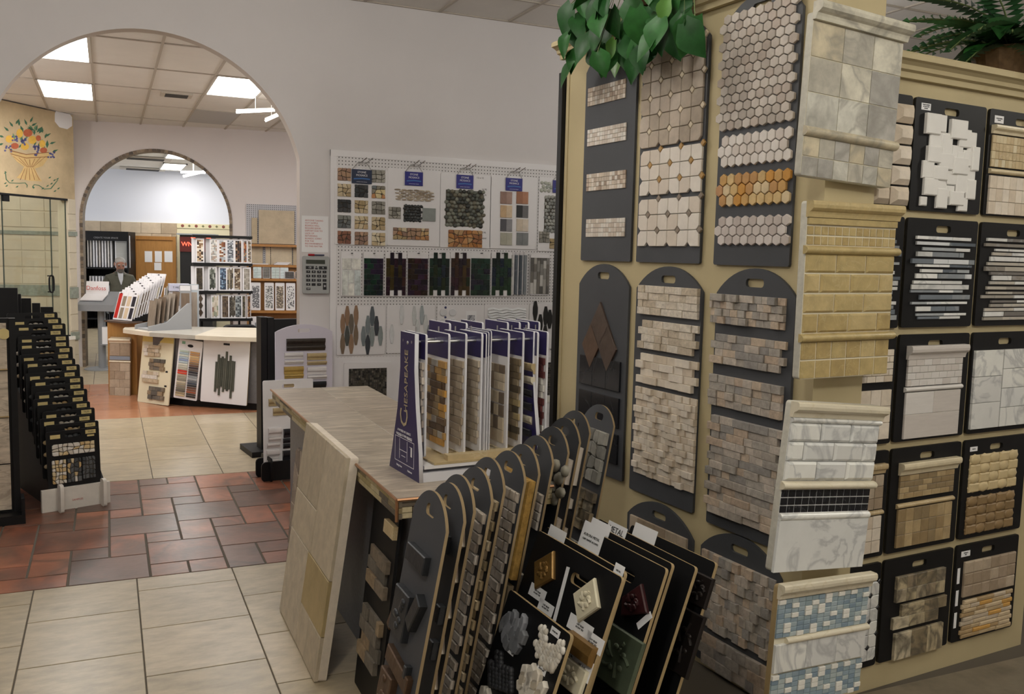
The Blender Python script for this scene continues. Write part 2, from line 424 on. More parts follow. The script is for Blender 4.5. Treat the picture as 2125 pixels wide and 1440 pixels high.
# ------------------------------------------------------------------ the room
m_gr_d = mat('floor_grout', hx('5a5349'), .9)
m_ftile = mat('floor_tile_beige', hx('aa9c83'), .32, rand=pal('ab9d84', 'a5977d', 'b0a28a', 'a89a80'), noise=(7, .22), bump=(30, .08), streak=(1, 1, 2.5))
m_ftred = mat('floor_tile_red', hx('9a5a40'), .3, rand=pal('925a42', '89543f', '9b634a', '7f5240', '95593e', '6b4d42'), noise=(3.5, .38), bump=(20, .25), vein=(1.6, hx('463a34'), .09, .6))
m_ftor = mat('floor_tile_orange', hx('a87455'), .22, rand=pal('a97556', 'a36f50', 'ae7b5c'), noise=(4, .14), bump=(25, .1))
m_fdark = mat('floor_vinyl_dark', hx('7a7060'), .5, noise=(7, .25), bump=(20, .1))
fl = tag(MB().box(-6, 9, -3, 26, -.05, 0, m_gr_d).build('floor'), None, None, None, 'structure')
def ftile(x0, x1, y0, y1, m, name='floor_tile', g=.006, z=.003):
    w, d = round(x1 - x0, 3), round(y1 - y0, 3)
    o = link(name, prism_mesh(rect(w - g, d - g), z, .0015, m), fl, ((x0 + x1) / 2, (y0 + y1) / 2, 0), (-math.pi / 2, 0, 0)); return o
PX, PY = .4835, .5045
for i in range(-4, 4):
    x0 = .111 + PX * i; off = 0 if i % 2 else PY / 2
    y = 5.02
    top = 4.575 if i % 2 else 4.827
    ys = [5.02] + [top - PY * k for k in range(9)]
    for a, c in zip(ys[1:], ys[:-1]):
        if a < 1.2: break
        ftile(x0, x0 + PX, a, c, m_ftile)
# red modular band, unit 0.2 m
RED = [(-1,1,0,1),(1,3,0,2),(3,4,0,1),(4,5,0,1),(5,6,0,2),(6,7,1,2),(6,7,0,1),(0,1,1,3),(-1,0,1,2),(-1,0,2,4),(0,2,3,5),(1,2,2,3),(2,3,2,4),(3,5,1,3),(3,4,3,4),(2,4,4,6),(4,5,3,5),(5,7,2,4),(5,6,4,5),(4,6,5,7),(3,4,6,8),(2,3,6,7),(0,1,5,6),(1,2,5,7),(-1,1,6,8),(-1,0,4,6),(1,3,7,9),(2,3,9,11),(1,2,9,10),(1,2,10,11),(3,5,8,10),(3,4,10,11),(4,5,10,11),(4,5,7,8),(5,7,9,11),(5,6,7,9),(6,7,8,9),(6,8,6,8),(6,7,4,6),(7,8,5,6),(7,8,3,5),(7,8,8,10),(7,8,10,11),(7,9,1,3),(7,8,0,1)]
used = set((i, j) for a, b_, c, d in RED for i in range(a, b_) for j in range(c, d))
for i in range(-7, 12):
    for j in range(11):
        if (i, j) in used: continue
        for wi, wj in random.choice((((2, 2), (2, 1), (1, 2), (1, 1)), ((1, 2), (2, 1), (1, 1)))):
            cells = [(i + a, j + c) for a in range(wi) for c in range(wj)]
            if all(c not in used and c[1] < 11 for c in cells):
                used.update(cells); RED.append((i, i + wi, j, j + wj)); break
for a, b_, c, d in RED: ftile(-.42 + .2 * a, -.42 + .2 * b_, 5.022 + .2 * c, 5.022 + .2 * d, m_ftred, 'terracotta_tile', .012, .003)
for i in range(-4, 6):
    for j in range(5): ftile(.285 + .513 * (i - 1), .285 + .513 * i, 7.225 + .537 * j if j == 0 else 7.33 + .516 * j, 7.33 + .516 * (j + 1), m_ftile)
for i in range(-5, 7):
    for j in range(5): ftile(.285 + .513 * (i - 1), .285 + .513 * i, 9.912 + .515 * j, 9.912 + .515 * (j + 1), m_ftor, 'floor_tile', .002)
for i in range(-4, 6):
    for j in range(7): ftile(-.19 + .513 * (i - 1), -.19 + .513 * i, 12.49 + .515 * j, 12.49 + .515 * (j + 1), m_ftile, 'floor_tile')
tag(MB().box(2.0, 7, -1.5, 2.62, 0, .004, m_fdark).build('floor'), None, None, None, 'structure')
tag(MB().box(-4, 7, 16.1, 24, 0, .003, m_ftile).build('floor'), None, None, None, 'structure')

# wall with the big round arch, front face y 7.40
WY, WT = 7.40, .125
def arch_wall(name, M, x0, x1, z1, xc, zc, R, t, m, jm=None):
    """wall panel in local x-z with an arched opening down to the floor"""
    ol = [(x0, 0), (xc - R, 0), (xc - R, zc)] + arc(xc, zc, R, 180, 0, 48)[1:-1] + [(xc + R, zc), (xc + R, 0), (x1, 0), (x1, z1), (x0, z1)]
    me = curve_mesh([ol], t, (m, jm or m)); o = link(name, me); o.matrix_world = M; return tag(o, None, None, None, 'structure')
m_jamb = mat('arch_reveal_paint', hx('d8cfc8'), .85)
AX, AZ, AR = .318, 2.222, 1.1316
ol = [(-5, 0), (-.784, 0), (-.784, 2.47)] + arc(AX, AZ, AR, 167, 13, 54) + [(1.421, 2.47), (1.421, 0), (8.5, 0), (8.5, 3.8), (-5, 3.8)]
o = link('wall_back', curve_mesh([ol], WT, (m_wall, m_jamb))); o.location = (0, WY + WT, 0); tag(o, None, None, None, 'structure')
# ceilings: grid and lay-in tiles
def ceiling(name, x0, x1, y0, y1, z, tx, ty, ox, oy, rot=0, skip=(), lights=(), vents=(), greys=()):
    o = tag(MB().box(x0, x1, y0, y1, z + .012, z + .06, m_grid).build(name), None, None, None, 'structure')
    i0, i1 = math.floor((x0 - ox) / tx), math.ceil((x1 - ox) / tx); j0, j1 = math.floor((y0 - oy) / ty), math.ceil((y1 - oy) / ty)
    for i in range(i0, i1):
        for j in range(j0, j1):
            xa, xb = max(x0, ox + i * tx), min(x1, ox + (i + 1) * tx); ya, yb = max(y0, oy + j * ty), min(y1, oy + (j + 1) * ty)
            if xb - xa < .05 or yb - ya < .05 or (i, j) in skip: continue
            g = .018
            me = prism_mesh(rect(round(xb - xa, 3) - g, round(yb - ya, 3) - g), .006, .002, m_ceil)
            link('ceiling_tile', me, o, ((xa + xb) / 2, (ya + yb) / 2, z + .012), (math.pi / 2, 0, 0))
    # the T bars
    b = MB()
    for i in range(i0, i1 + 1):
        x = ox + i * tx
        if x0 < x < x1: b.box(x - .012, x + .012, y0, y1, z - .004, z + .012, m_grid)
    for j in range(j0, j1 + 1):
        y = oy + j * ty
        if y0 < y < y1: b.box(x0, x1, y - .012, y + .012, z - .0035, z + .012, m_grid)
    b.build('ceiling_bars', o); return o
m_lamp = mat('lamp_diffuser', (1, .99, .94), .5, emit=9)
m_frame = mat('lamp_frame', hx('cfcac2'), .5)
ceiling('ceiling', -4, 8.4, -3, WY, 3.77, .64, .64, .02, -.29)
Z2 = 3.50
T2X, T2Y, O2X, O2Y = .57, 1.25, -.10, 9.80
L2 = ((-1, 0), (-1, -1), (2, 0))
ceiling('ceiling', -4, 5.2, WY + WT, 14.9, Z2, T2X, T2Y, O2X, O2Y, skip=[(-1, 1), (-1, -1), (2, 0), (2, 2)])
def troffer(x0, x1, y0, y1, z, label, power, col=COOL):
    o = empty('ceiling_light', Vector(((x0 + x1) / 2, (y0 + y1) / 2, z)), label, 'ceiling light', 'fluorescent ceiling panels')
    w, d = x1 - x0, y1 - y0
    b = MB(); f = .025
    for a in ((-w / 2, -w / 2 + f, -d / 2, d / 2), (w / 2 - f, w / 2, -d / 2, d / 2), (-w / 2, w / 2, -d / 2, -d / 2 + f), (-w / 2, w / 2, d / 2 - f, d / 2)): b.box(*a, -.006, .03, m_frame)
    b.build('frame', o); MB().box(-w / 2 + f, w / 2 - f, -d / 2 + f, d / 2 - f, .004, .012, m_lamp).build('diffuser', o)
    l = area('troffer_lamp', ((x0 + x1) / 2, (y0 + y1) / 2, z - .012), (w * .9, d * .9), power, col)
    return o
def cell(i, j, ox=O2X, oy=O2Y, tx=T2X, ty=T2Y): return (ox + i * tx, ox + (i + 1) * tx, oy + j * ty, oy + (j + 1) * ty)
troffer(*cell(-1, 1), Z2, 'bright fluorescent panel left of the arch, the farther of two', 16)
troffer(*cell(-1, -1), Z2, 'bright fluorescent panel cut off by the arch rim, the nearer of two', 16)
troffer(*cell(2, 0), Z2, 'bright fluorescent panel at the right of the big arch', 16)
area('troffer_lamp', (1.35, 7.95 + .2, Z2 - .02), (.5, 1.0), 16, COOL)
area('troffer_lamp', (3.4, 11.0, Z2 - .02), (.5, 1.0), 20, COOL)
area('shower_lamp', (-1.3, 13.7, 2.85), (.3, .3), 9, (1, .97, .9))
area('troffer_lamp', (-2.2, 10.2, Z2 - .02), (.5, 1.0), 30, COOL)
# ------------------------------------------------------------------ the tile display cabinet
A = math.radians(4.3)
EX = Vector((math.cos(A), math.sin(A), 0)); EY = Vector((-math.sin(A), math.cos(A), 0)); EZ = Vector((0, 0, 1))
COR = Vector((2.369, 2.606, 0))
def D(x, y, z=0): return COR + EX * x + EY * y + EZ * z
MD = frame(COR, EX)            # local frame of the cabinet
cab = empty('display_cabinet', frame(D(.15, .8), EX), 'tall beige display cabinet with crown, tile sample boards hanging on its two faces', 'cabinet')
def crown_run(b, M, x0, x1, h, d, m):
    pr = [(0, 0), (-d * .3, 0), (-d * .34, h * .25), (-d * .55, h * .32), (-d * .6, h * .5), (-d * .8, h * .62), (-d, h * .68), (-d, h * .9), (-d * .9, h), (0, h)]
    b.extrude(pr, x0, x1, m, M=M)
I0 = cab.matrix_world.inverted()
CL = I0 @ MD
b = MB(); b.box(0, .26, -.05, 1.72, 0, 2.80, m_beige, M=CL); b.build('tall_cabinet', cab)
MF = CL @ Matrix(((0, 1, 0, 0), (-1, 0, 0, 1.72), (0, 0, 1, 0), (0, 0, 0, 1)))   # x along -EY, -y outwards of the front face
b = MB(); crown_run(b, MF @ Matrix.Translation((0, 0, 2.79)), -.07, 1.80, .085, .08, m_beige); b.box(-.02, 1.78, 0, .3, 2.80, 2.875, m_beige, M=MF); b.build('crown_moulding', cab)
b = MB(); b.box(.26, 1.504, 0, .9, 0, 2.475, m_beige, M=CL); b.build('low_cabinet', cab)
b = MB(); crown_run(b, CL @ Matrix.Translation((0, 0, 2.465)), .25, 1.53, .085, .07, m_beige); b.box(.26, 1.51, 0, .92, 2.475, 2.55, m_beige, M=CL); b.build('crown_moulding', cab)
b = MB(); b.box(-.006, .03, 1.72, 1.745, .0, 2.79, m_beige, M=CL); b.build('end_trim', cab)
b = MB(); b.box(-.03, .2, 1.748, 1.785, .2, 2.72, m_black, M=CL); b.build('end_board', cab)

def front_frame(y0, z): return frame(D(-.003, y0, z), -EY)        # y0 = far (left) edge
def right_frame(x0, z): return frame(D(x0, -.003, z), EX)
GF = 'charcoal arched boards on the cabinet front'
def fboard(y0, y1, z0, h, label, name='tile_sample_board'):
    return Board(name, label, 'sample board', front_frame(y0, z0), y0 - y1, h, .012, 'arch', m_char, m_char, GF, .105, ((y0 - y1) / 2, h - .058, .1, .034))
m_strip = mat('mosaic_marble_mix', hx('c4b6a4'), .4, rand=pal('d8ccbd', 'b09c87', 'cbbba7', '99846f', 'd6cec2', 'b9aa98'), noise=(40, .1))
m_strip2 = mat('mosaic_marble_pale', hx('cfc6ba'), .4, rand=pal('d6cdc1', 'c9bdaf', 'd9d3c9', 'c2b4a5'), noise=(40, .1))
m_slate = mat('rust_slate', hx('55443a'), .4, rand=pal('5a4537', '4e4038', '5e4a3b'), noise=(14, .25), bump=(40, .3))
m_bpol = mat('black_polished', hx('25262a'), .22, noise=(12, .2), vein=(4, hx('4a4a4c'), .008))
# column 1
B = fboard(1.541, 1.106, 1.737, 1.05, 'charcoal arched board with four short mosaic strips, under the ivy')
for tl, br, m in (((1222, 184), (1299, 203), m_strip), ((1221, 270), (1300, 291), m_strip2), ((1219, 362), (1299, 390), m_strip), ((1218, 455), (1297, 491), m_strip2)):
    u0, u1, v0, v1 = B.box(tl, br); B.small(u0, u1, v0, v1, 15, 4, m, .006)
B = fboard(1.545, 1.106, .667, 1.055, 'charcoal arched board with three rust slate rhombus tiles above dark square tiles')
u, v = B.uv(1252, 665)
for du, dv, ro in ((0, 0, 0), (-.075, -.11, 0), (.075, -.11, 0)):
    link('rhombus_tile', prism_mesh([(0, -.115), (.078, 0), (0, .115), (-.078, 0)], .01, .001, m_slate), B.root, (B.w / 2 + du - .01, -B.t, .75 + dv))
for z in (.435, .255, .075): B.grid(.04, .40, z, z + .15, 3, 1, m_bpol, .009, .002)
# column 2
m_oct1 = mat('octagon_noce', hx('b5a48f'), .6, rand=pal('b0a291', 'b8aa9a', 'aa9c8b', 'bdb0a1', 'a59684'), noise=(22, .14), bump=(70, .25))
m_oct2 = mat('octagon_ivory', hx('ddd3c6'), .6, rand=pal('ded4c8', 'd6cabc', 'e3dbd1'), noise=(22, .06), bump=(70, .15))
m_dot1 = mat('dot_ivory', hx('d8c9b0'), .5); m_dot2 = mat('dot_honey', hx('b08a50'), .5); m_dot3 = mat('dot_grey', hx('8a7c6e'), .5)
B = fboard(1.059, .603, 1.737, 1.055, 'charcoal arched board of octagon travertine tiles with diamond dots, half under the ivy')
u0, u1, v0, v1 = B.box((1335, 130), (1458, 286)); B.octs(u0 + .004, u1, v0 - .01, v0 + .43, 6, 6, m_oct1, m_dot1)
u0, u1, v0, v1 = B.box((1333, 315), (1457, 398)); B.octs(u0, u1, v0, v1, 6, 3, m_oct2, m_dot2)
u0, u1, v0, v1 = B.box((1329, 415), (1452, 512)); B.octs(u0, u1, v0, v1, 6, 3, m_oct2, m_dot3)
B = fboard(1.045, .575, .651, 1.07, 'charcoal arched board of cream split-face travertine bands over a tall basket weave field')
u0, u1, v0, v1 = B.box((1330, 591), (1451, 664)); B.rows(u0, u1, v0, v1, 4, (.05, .075, .1), m_split, (.012, .015, .018), split=True)
u0, u1, v0, v1 = B.box((1330, 662), (1450, 741)); B.rows(u0, u1, v0, v1, 4, (.05, .075, .1), m_split, (.012, .015, .018), ragged=.03)
u0, u1, v0, v1 = B.box((1326, 730), (1449, 819)); B.rows(u0, u1, v0, v1, 4, (.06, .1), m_trav, (.011, .014, .02), ragged=.03)
u0, u1, v0, v1 = B.box((1323, 800), (1440, 1024)); B.grid(u0, u1, v0, v1, 10, 14, m_trav, shift=.5, ts=(.007, .014, .022), gap=.0015, name='basket_tile')
# column 3
m_hex1 = mat('hexagon_taupe', hx('bfb0a4'), .6, rand=pal('bab0a6', 'c4bab0', 'b0a69c', 'c9c0b7', 'b5a89d'), noise=(24, .12), bump=(70, .25))
m_hex2 = mat('hexagon_white', hx('d8d0c9'), .6, rand=pal('d9d1ca', 'd0c6be', 'e0d9d3'), noise=(24, .07), bump=(70, .2))
m_hex3 = mat('hexagon_honey', hx('c29a63'), .6, rand=pal('c79c5c', 'bd8f58', 'd4b680', 'b98b60', 'cbab74', 'c8903f', 'd7c19a'), noise=(24, .15), bump=(70, .25))
m_hex4 = mat('hexagon_mauve', hx('c9bfba'), .6, rand=pal('cac0ba', 'bfb4ae', 'd3cac5'), noise=(24, .07), bump=(70, .2))
B = fboard(.515, .089, 1.735, 1.06, 'charcoal arched board of elongated hexagon tiles, grey, white and amber fields')
u0, u1, v0, v1 = B.box((1497, 62), (1650, 252)); B.hexes(u0, u1, v0, v0 + .47, 9, 13, m_hex1)
for tl, br, m in (((1494, 283), (1645, 335), m_hex2), ((1490, 362), (1642, 424), m_hex3), ((1487, 449), (1641, 511), m_hex4)):
    u0, u1, v0, v1 = B.box(tl, br); B.hexes(u0, u1, v0, v1, 9, 3, m)
B = fboard(.485, .045, .64, 1.085, 'charcoal arched board of rough grey and rose travertine ledger bands')
u0, u1, v0, v1 = B.box((1478, 608), (1630, 686)); B.grid(u0, u1, v0, v1, 10, 4, m_travs, ts=(.007, .014, .022), gap=.0015, shift=.4)
u0, u1, v0, v1 = B.box((1480, 690), (1632, 777)); B.rows(u0, u1, v0, v1, 4, (.05, .08), m_travs, (.012, .018), ragged=.028)
u0, u1, v0, v1 = B.box((1477, 774), (1624, 872)); B.grid(u0, u1, v0, v1, 8, 4, m_travs, ts=(.012, .016, .02), gap=.001)
u0, u1, v0, v1 = B.box((1475, 857), (1618, 1115)); B.rows(u0, u1, v0, v1, 13, (.05, .08, .1), m_travs, (.012, .016, .02), ragged=.025)
# third row
B = fboard(1.05, .565, .03, .605, 'low charcoal arched board with one course of tan tumbled bricks, behind the black metal boards')
u0, u1, v0, v1 = B.box((1311, 1062), (1427, 1145)); B.rows(u0, u1, v1 - .2, v1 - .01, 3, (.08, .1, .13), m_travn, (.012,), .002)
B = fboard(.51, .04, .03, .605, 'low charcoal arched board of grey basket weave tiles under the rough ledger board')
u0, u1, v0, v1 = B.box((1461, 1137), (1602, 1395)); B.grid(u0, u1, v1 - .33, v1 - .0, 11, 8, m_travs, ts=(.007, .014, .021), gap=.0015, shift=.5, name='basket_tile')
B.rows(u0, u1, v1 - .5, v1 - .36, 3, (.05, .08, .1), m_travs, (.009, .016), ragged=.02)

# ---- right face: black square boards
GR = 'black square boards on the cabinet right face'
def rboard(c, r, label, hole=True, x0=None, w=.435):
    x = (.05, .503, .962)[c] if x0 is None else x0
    return Board('tile_sample_board', label, 'sample board', right_frame(x, 1.968 - .4635 * r), w, .435, .012, 'round', m_black, m_black, GR, .1, (w / 2, .395, .09, .028) if hole else False)
m_wht = mat('white_stone', hx('e9e7e3'), .5, noise=(10, .03))
m_glassg = mat('glass_grey', hx('8c9399'), .15, rand=pal('8a9096', '737b84', 'dcdfe2', 'e2e2e0', 'a9aeb2', 'ececea', '5f6770', 'd8d8d6'), noise=(8, .1), vein=(3, hx('a0a2a4'), .02))
m_glassb = mat('glass_taupe', hx('a09a90'), .15, rand=pal('a09a90', '8b857c', 'd9d9d6', 'bdb6aa', 'e2e2e0', '77736e'), noise=(8, .1), vein=(3, hx('a0a2a4'), .02))
m_tancr = mat('tan_marble', hx('cdbb95'), .4, rand=pal('d3c29d', 'c6b189', 'dacdae', 'bfa981'), noise=(20, .12), vein=(7, hx('e4d8ba'), .012))
m_dtan = mat('brown_marble', hx('9d8762'), .4, rand=pal('a58e68', '937d5a', 'b09a74', '8d7a5b'), noise=(16, .2), bump=(60, .2))
m_breccia = mat('breccia', hx('a99b80'), .35, rand=pal('b5a687', '8f8069', 'a4977f', '8b7d63', 'c2b69c'), noise=(18, .4), vein=(6, hx('4f493f'), .09, .8))
m_lgrey = mat('limestone_grey', hx('d3cdc8'), .5, rand=pal('d5d0cb', 'cdc6c0', 'dad6d2'), noise=(14, .05), streak=(1, 1, 8))
# column 0, mostly behind the corner boards
B = rboard(0, 0, 'black board with rounded cream stones, behind the grey travertine corner board')
for i in range(5):
    for j in range(3): tile(B.root, 'rounded_tile', .1, .07, .03, m_trav, .16 + .11 * j, .05 + .078 * i, .02, -B.t)
B = rboard(0, 1, 'black board of grey glass strips, behind the gold corner board'); B.strips(.1, .42, .03, .36, 14, m_glassg, 5)
B = rboard(0, 2, 'black board of small cream bricks and tumbled tiles, behind the gold corner board')
B.grid(.12, .415, .25, .38, 6, 5, m_trav, shift=.5); B.grid(.12, .415, .02, .22, 5, 3, m_trav)
B = rboard(0, 3, 'black board of tan tumbled tiles under a liner, behind the white marble corner board')
B.crown(.1, .405, .345, .385, .022, m_tancr); B.grid(.1, .405, .2, .34, 6, 3, m_travn); B.liner(.1, .405, .185, .02, .014, m_tancr); B.grid(.1, .405, .02, .172, 6, 3, m_trav)
B = rboard(0, 4, 'black board of white octagon tiles with black dots, behind the blue mosaic corner board')
B.octs(.13, .42, .03, .36, 6, 6, m_carr, m_blackt)
# column 1
B = rboard(1, 0, 'black board with staggered white stone blocks of many sizes')
u0, u1, v0, v1 = B.box((1897, 240), (2030, 438))
for (a, c, w, h, t) in ((0, .80, .26, .2, .016), (.17, .83, .2, .17, .012), (.1, .66, .28, .16, .008), (.44, .78, .3, .19, .018), (.62, .7, .22, .18, .012), (.8, .66, .16, .2, .008), (.3, .58, .2, .22, .012), (.5, .56, .22, .14, .008), (.72, .5, .18, .16, .012), (.86, .46, .14, .24, .018), (.06, .5, .24, .16, .016), (.28, .44, .26, .16, .014), (.52, .4, .28, .17, .018), (.78, .3, .2, .18, .008), (0, .33, .2, .17, .012), (.18, .32, .26, .14, .016), (.42, .28, .22, .14, .008), (.62, .2, .2, .2, .012), (.8, .14, .18, .2, .016), (.04, .15, .24, .17, .014), (.26, .18, .2, .15, .008), (.28, .02, .2, .2, .012), (.5, .06, .26, .14, .018), (.0, .03, .12, .09, .01), (.44, .14, .16, .12, .01), (.68, .0, .18, .14, .012), (.08, .24, .2, .1, .008), (.6, .52, .14, .12, .01), (.34, .7, .14, .12, .01)):
    tile(B.root, 'stone_block', w * .33, h * .4, t, m_wht, .055 + (a + w / 2) * .335, .01 + (c + h / 2) * .365, .004, -B.t)
B.label(.06, .402, .055, .026, ('WHITE MARBLE', 'IN 12X12 MM', 'MOSAIC'), .006)
B = rboard(1, 1, 'black board of long thin white and grey glass strips, under the white block board')
B.strips(.02, .42, .02, .365, 15, m_glassg, 8)
B = rboard(1, 2, 'black board of pale grey limestone bricks with crown and liner')
B.crown(.05, .395, .335, .39, .03, m_lgrey); B.grid(.05, .39, .225, .335, 7, 4, m_lgrey, shift=.5, gap=.0015); B.liner(.05, .39, .212, .02, .014, m_lgrey, over=.008)
B.grid(.05, .39, .11, .2, 2, 1, m_lgrey, gap=.001); B.grid(.05, .39, .01, .11, 1, 1, m_lgrey, gap=.001)
B = rboard(1, 3, 'black board of tan travertine bricks and squares with crown and liner')
B.crown(.05, .4, .325, .375, .03, m_tancr); B.grid(.05, .39, .225, .322, 6, 4, m_dtan, shift=.5, gap=.0015); B.liner(.05, .39, .195, .02, .014, m_tancr, over=.008)
B.grid(.05, .39, .02, .182, 7, 3, m_dtan, gap=.0015)
B = rboard(1, 4, 'black board with three bands of dark veined stone, bottom row of the right face')
B.grid(.07, .375, .25, .36, 5, 2, m_breccia, .014, .001); B.rows(.06, .395, .135, .235, 2, (.1, .14), m_breccia, (.014,), .001, ragged=.05); B.grid(.08, .385, .0, .115, 3, 1, m_breccia, .014, .001)
# column 2
B = rboard(2, 0, 'black board of cream marble mosaic with crown and liner, right edge of the photo')
B.crown(.02, .42, .335, .37, .026, m_tancr); B.small(.02, .42, .2, .33, 17, 4, m_tancr); B.liner(.02, .42, .183, .022, .014, m_tancr); B.grid(.02, .42, .005, .165, 9, 3, m_trav, gap=.0015)
B.label(.06, .395, .06, .03, ('CREAM MARBLE', 'MOSAIC'), .006)
B = rboard(2, 1, 'black board of thin taupe and white glass strips, right edge of the photo')
B.strips(.01, .425, .02, .37, 16, m_glassb, 13)
B = rboard(2, 2, 'black board of large white marble tiles, right edge of the photo')
B.grid(.01, .2, .02, .36, 1, 3, m_carr, .012, .002); B.grid(.205, .42, .02, .36, 1, 4, m_carr, .012, .002)
B = rboard(2, 3, 'black board with cream and bronze pillow weave tiles, right edge of the photo')
m_pil1 = mat('weave_cream', hx('cdb98e'), .45, noise=(16, .1)); m_pil2 = mat('weave_bronze', hx('8d7450'), .45, noise=(16, .2))
for m, z in ((m_pil1, .205), (m_pil2, .02)):
    for r in range(4):
        for c in range(5):
            link('pillow_tile', dome_mesh(.036, .024, .014 if (r + c) % 2 else .008, m, 8), B.root, (.07 + .066 * c, -B.t, z + .02 + .041 * r), (0, 0, 0))
            tile(B.root, 'pillow_tile', .065, .04, .007 if (r + c) % 2 else .011, m, .07 + .066 * c, z + .02 + .041 * r, .005, -B.t)
B.label(.06, .395, .05, .02, ('WEAVE',), .007)
B = rboard(2, 4, 'black board of tumbled beige squares above stacked pebble strips, bottom right corner of the cabinet')
B.grid(.05, .41, .2, .36, 6, 3, m_travn, .012, .001, bev=.004); B.rows(.05, .41, .01, .185, 9, (.06, .09, .12), mat('strip_stone', hx('b9a078'), .6, rand=pal('b9a37f', 'c7b393', 'a98f68', 'c89a50', 'bfb09a'), noise=(20, .12)), (.01, .013), .001, ragged=.012, bev=.004)
for z in (.3, .2, .1): B.label(.022, z, .018, .07, None)
B.label(.06, .395, .06, .025, ('TUMBLED', 'MIX'), .007)
# two little pins hold every hanging board; seen in the slots
# ---- corner boards: thick slabs on the near end of the tall cabinet
def slab(label, TL, TR, BL, off, t=.018, m=m_grout, em=None):
    n = -EY; p = D(0, -off)
    a, bq, c = at_plane(*TL, p, n), at_plane(*TR, p, n), at_plane(*BL, p, n)
    x = (bq - a).normalized(); h = (a - c).length; w = (bq - a).length
    z = (a - c) - x * (a - c).dot(x); z.normalize(); o = a - z * h
    return Board('corner_tile_board', label, 'sample board', frame(o + EY * t, x, z), w, h, t, 'round', m, em or m, 'thick tiled boards on the cabinet corner', .1, False)
m_edge = mat('board_edge_white', hx('c9c6ba'), .7, noise=(40, .12))
B = slab('thick board of grey veined travertine squares under a crown, top of the corner', (1690, 22), (1876, 72), (1664, 364), .1, .03, m_grout, m_edge)
w, h = B.w, B.h
B.crown(-.0, w, h - .03, h + .03, .045, m_silver); B.grid(0, w, .3 * h, h - .032, 3, 3, m_silver, .003, .003, bev=.0006); B.liner(0, w, .275 * h, .035, .022, m_silver); B.grid(0, w, 0, .245 * h, 6, 2, m_silver, .003, .003, bev=.0006)
B = slab('thick board of gold-brown marble subway tiles with ropes of liner, second on the corner', (1677, 416), (1862, 428), (1650, 788), .13, .03, m_grout, m_edge)
w, h = B.w, B.h
B.crown(0, w, .91 * h, h, .035, m_gold); B.grid(0, w, .87 * h, .91 * h, 1, 1, m_gold); B.grid(0, w, .755 * h, .865 * h, 13, 2, m_gold, .003, .006, bev=.0006); B.liner(0, w, .73 * h, .03, .022, m_gold, over=.012)
B.grid(0, w, .26 * h, .712 * h, 3, 4, m_gold, .009, .006, bev=.007, shift=.5)
B.liner(0, w, .235 * h, .03, .022, m_gold, over=.012); B.grid(0, w, 0, .215 * h, 6, 2, m_gold, .003, .006, bev=.0006)
B = slab('thick white marble board with raised bricks and a black square band, third on the corner', (1645, 832), (1828, 842), (1597, 1187), .16, .03, m_carr, m_edge)
w, h = B.w, B.h
B.crown(0, w, .91 * h, h, .04, m_cream); B.liner(0, w, .895 * h, .022, .018, m_carr, over=0)
B.grid(0, w, .54 * h, .88 * h, 3, 3, m_carr, .014, .003, bev=.009, shift=.5)
B.liner(0, w, .51 * h, .03, .024, m_cream, over=.01); B.grid(0, w, .345 * h, .485 * h, 13, 3, m_blackt, .003, .004, bev=.0006); B.liner(0, w, .325 * h, .03, .018, m_carr, over=0); B.grid(0, w, 0, .305 * h, 1, 1, m_carr, .012, 0)
m_bglass = mat('blue_glass', hx('8fa6ad'), .15, rand=pal('93a6b2', 'a2b2b9', '8397a6', 'b3bfc0', '98aab0'), noise=(10, .08))
m_wsq = mat('white_square', hx('eceae2'), .4)
B = slab('thick board of blue glass and white mosaic with a white liner, lowest on the corner', (1617, 1216), (1804, 1190), (1583, 1475), .19, .024, m_grout, m_mdf)
w, h = B.w, B.h
B.crown(0, w, .9 * h, h + .01, .035, m_cream)
def bluefield(v0, v1, nr):
    nc = 14; cw = w / nc; rh = (v1 - v0) / nr
    for r in range(nr):
        for c in range(nc):
            wh = (c * 5 + r * 3 + (r // 2) * 2) % 7 in (0, 3) and (c + r) % 2 == (r % 3 == 0) or (c * 3 + r * 5) % 11 == 0
            tile(B.root, 'mosaic_tile', cw - .0015, rh - .0015, .011 if wh else .007, m_wsq if wh else m_bglass, (c + .5) * cw, v1 - (r + .5) * rh, .001, -B.t)
bluefield(.58 * h, .89 * h, 8); B.liner(.06, w, .55 * h, .026, .02, m_cream, over=.01); B.grid(0, w, .3 * h, .53 * h, 3, 1, m_carr, .012, .001); bluefield(0, .28 * h, 7)
ORD = 'first second third fourth fifth sixth seventh eighth ninth tenth'.split()
# ------------------------------------------------------------------ back half of the second room
FO = Vector((-.384, 14.374, 0)); FD = Vector((2.849, -.466, 0)).normalized(); FN = EZ.cross(FD)
FW = frame(FO, FD)
def far(px, py, off=0):
    P = at_plane(px, py, FO - FN * off, FN) - FO; return P.dot(FD), P.z
m_wall2 = mat('wall_paint_pink', hx('d9d2d0'), .85, noise=(1.0, .03))
arch_wall('wall_far', FW @ Matrix.Translation((0, .16, 0)), -4, 6, 3.55, 1.075, 2.12, 1.0, .16, m_wall2, mat('reveal_stone', hx('8b7d6c'), .7, noise=(60, .3)))
m_mtrim = mat('arch_mosaic_trim', hx('6f6152'), .6, rand=pal('6f6152', '857461', '5b5046', '7b6a58', '93836e'), noise=(50, .2))
b = MB()
pts = [(1.075 - 1.0, z) for z in [i * .053 for i in range(40)]] + arc(1.075, 2.12, 1.0, 180, 0, 60) + [(2.075, 2.12 - .053 * i) for i in range(1, 40)]
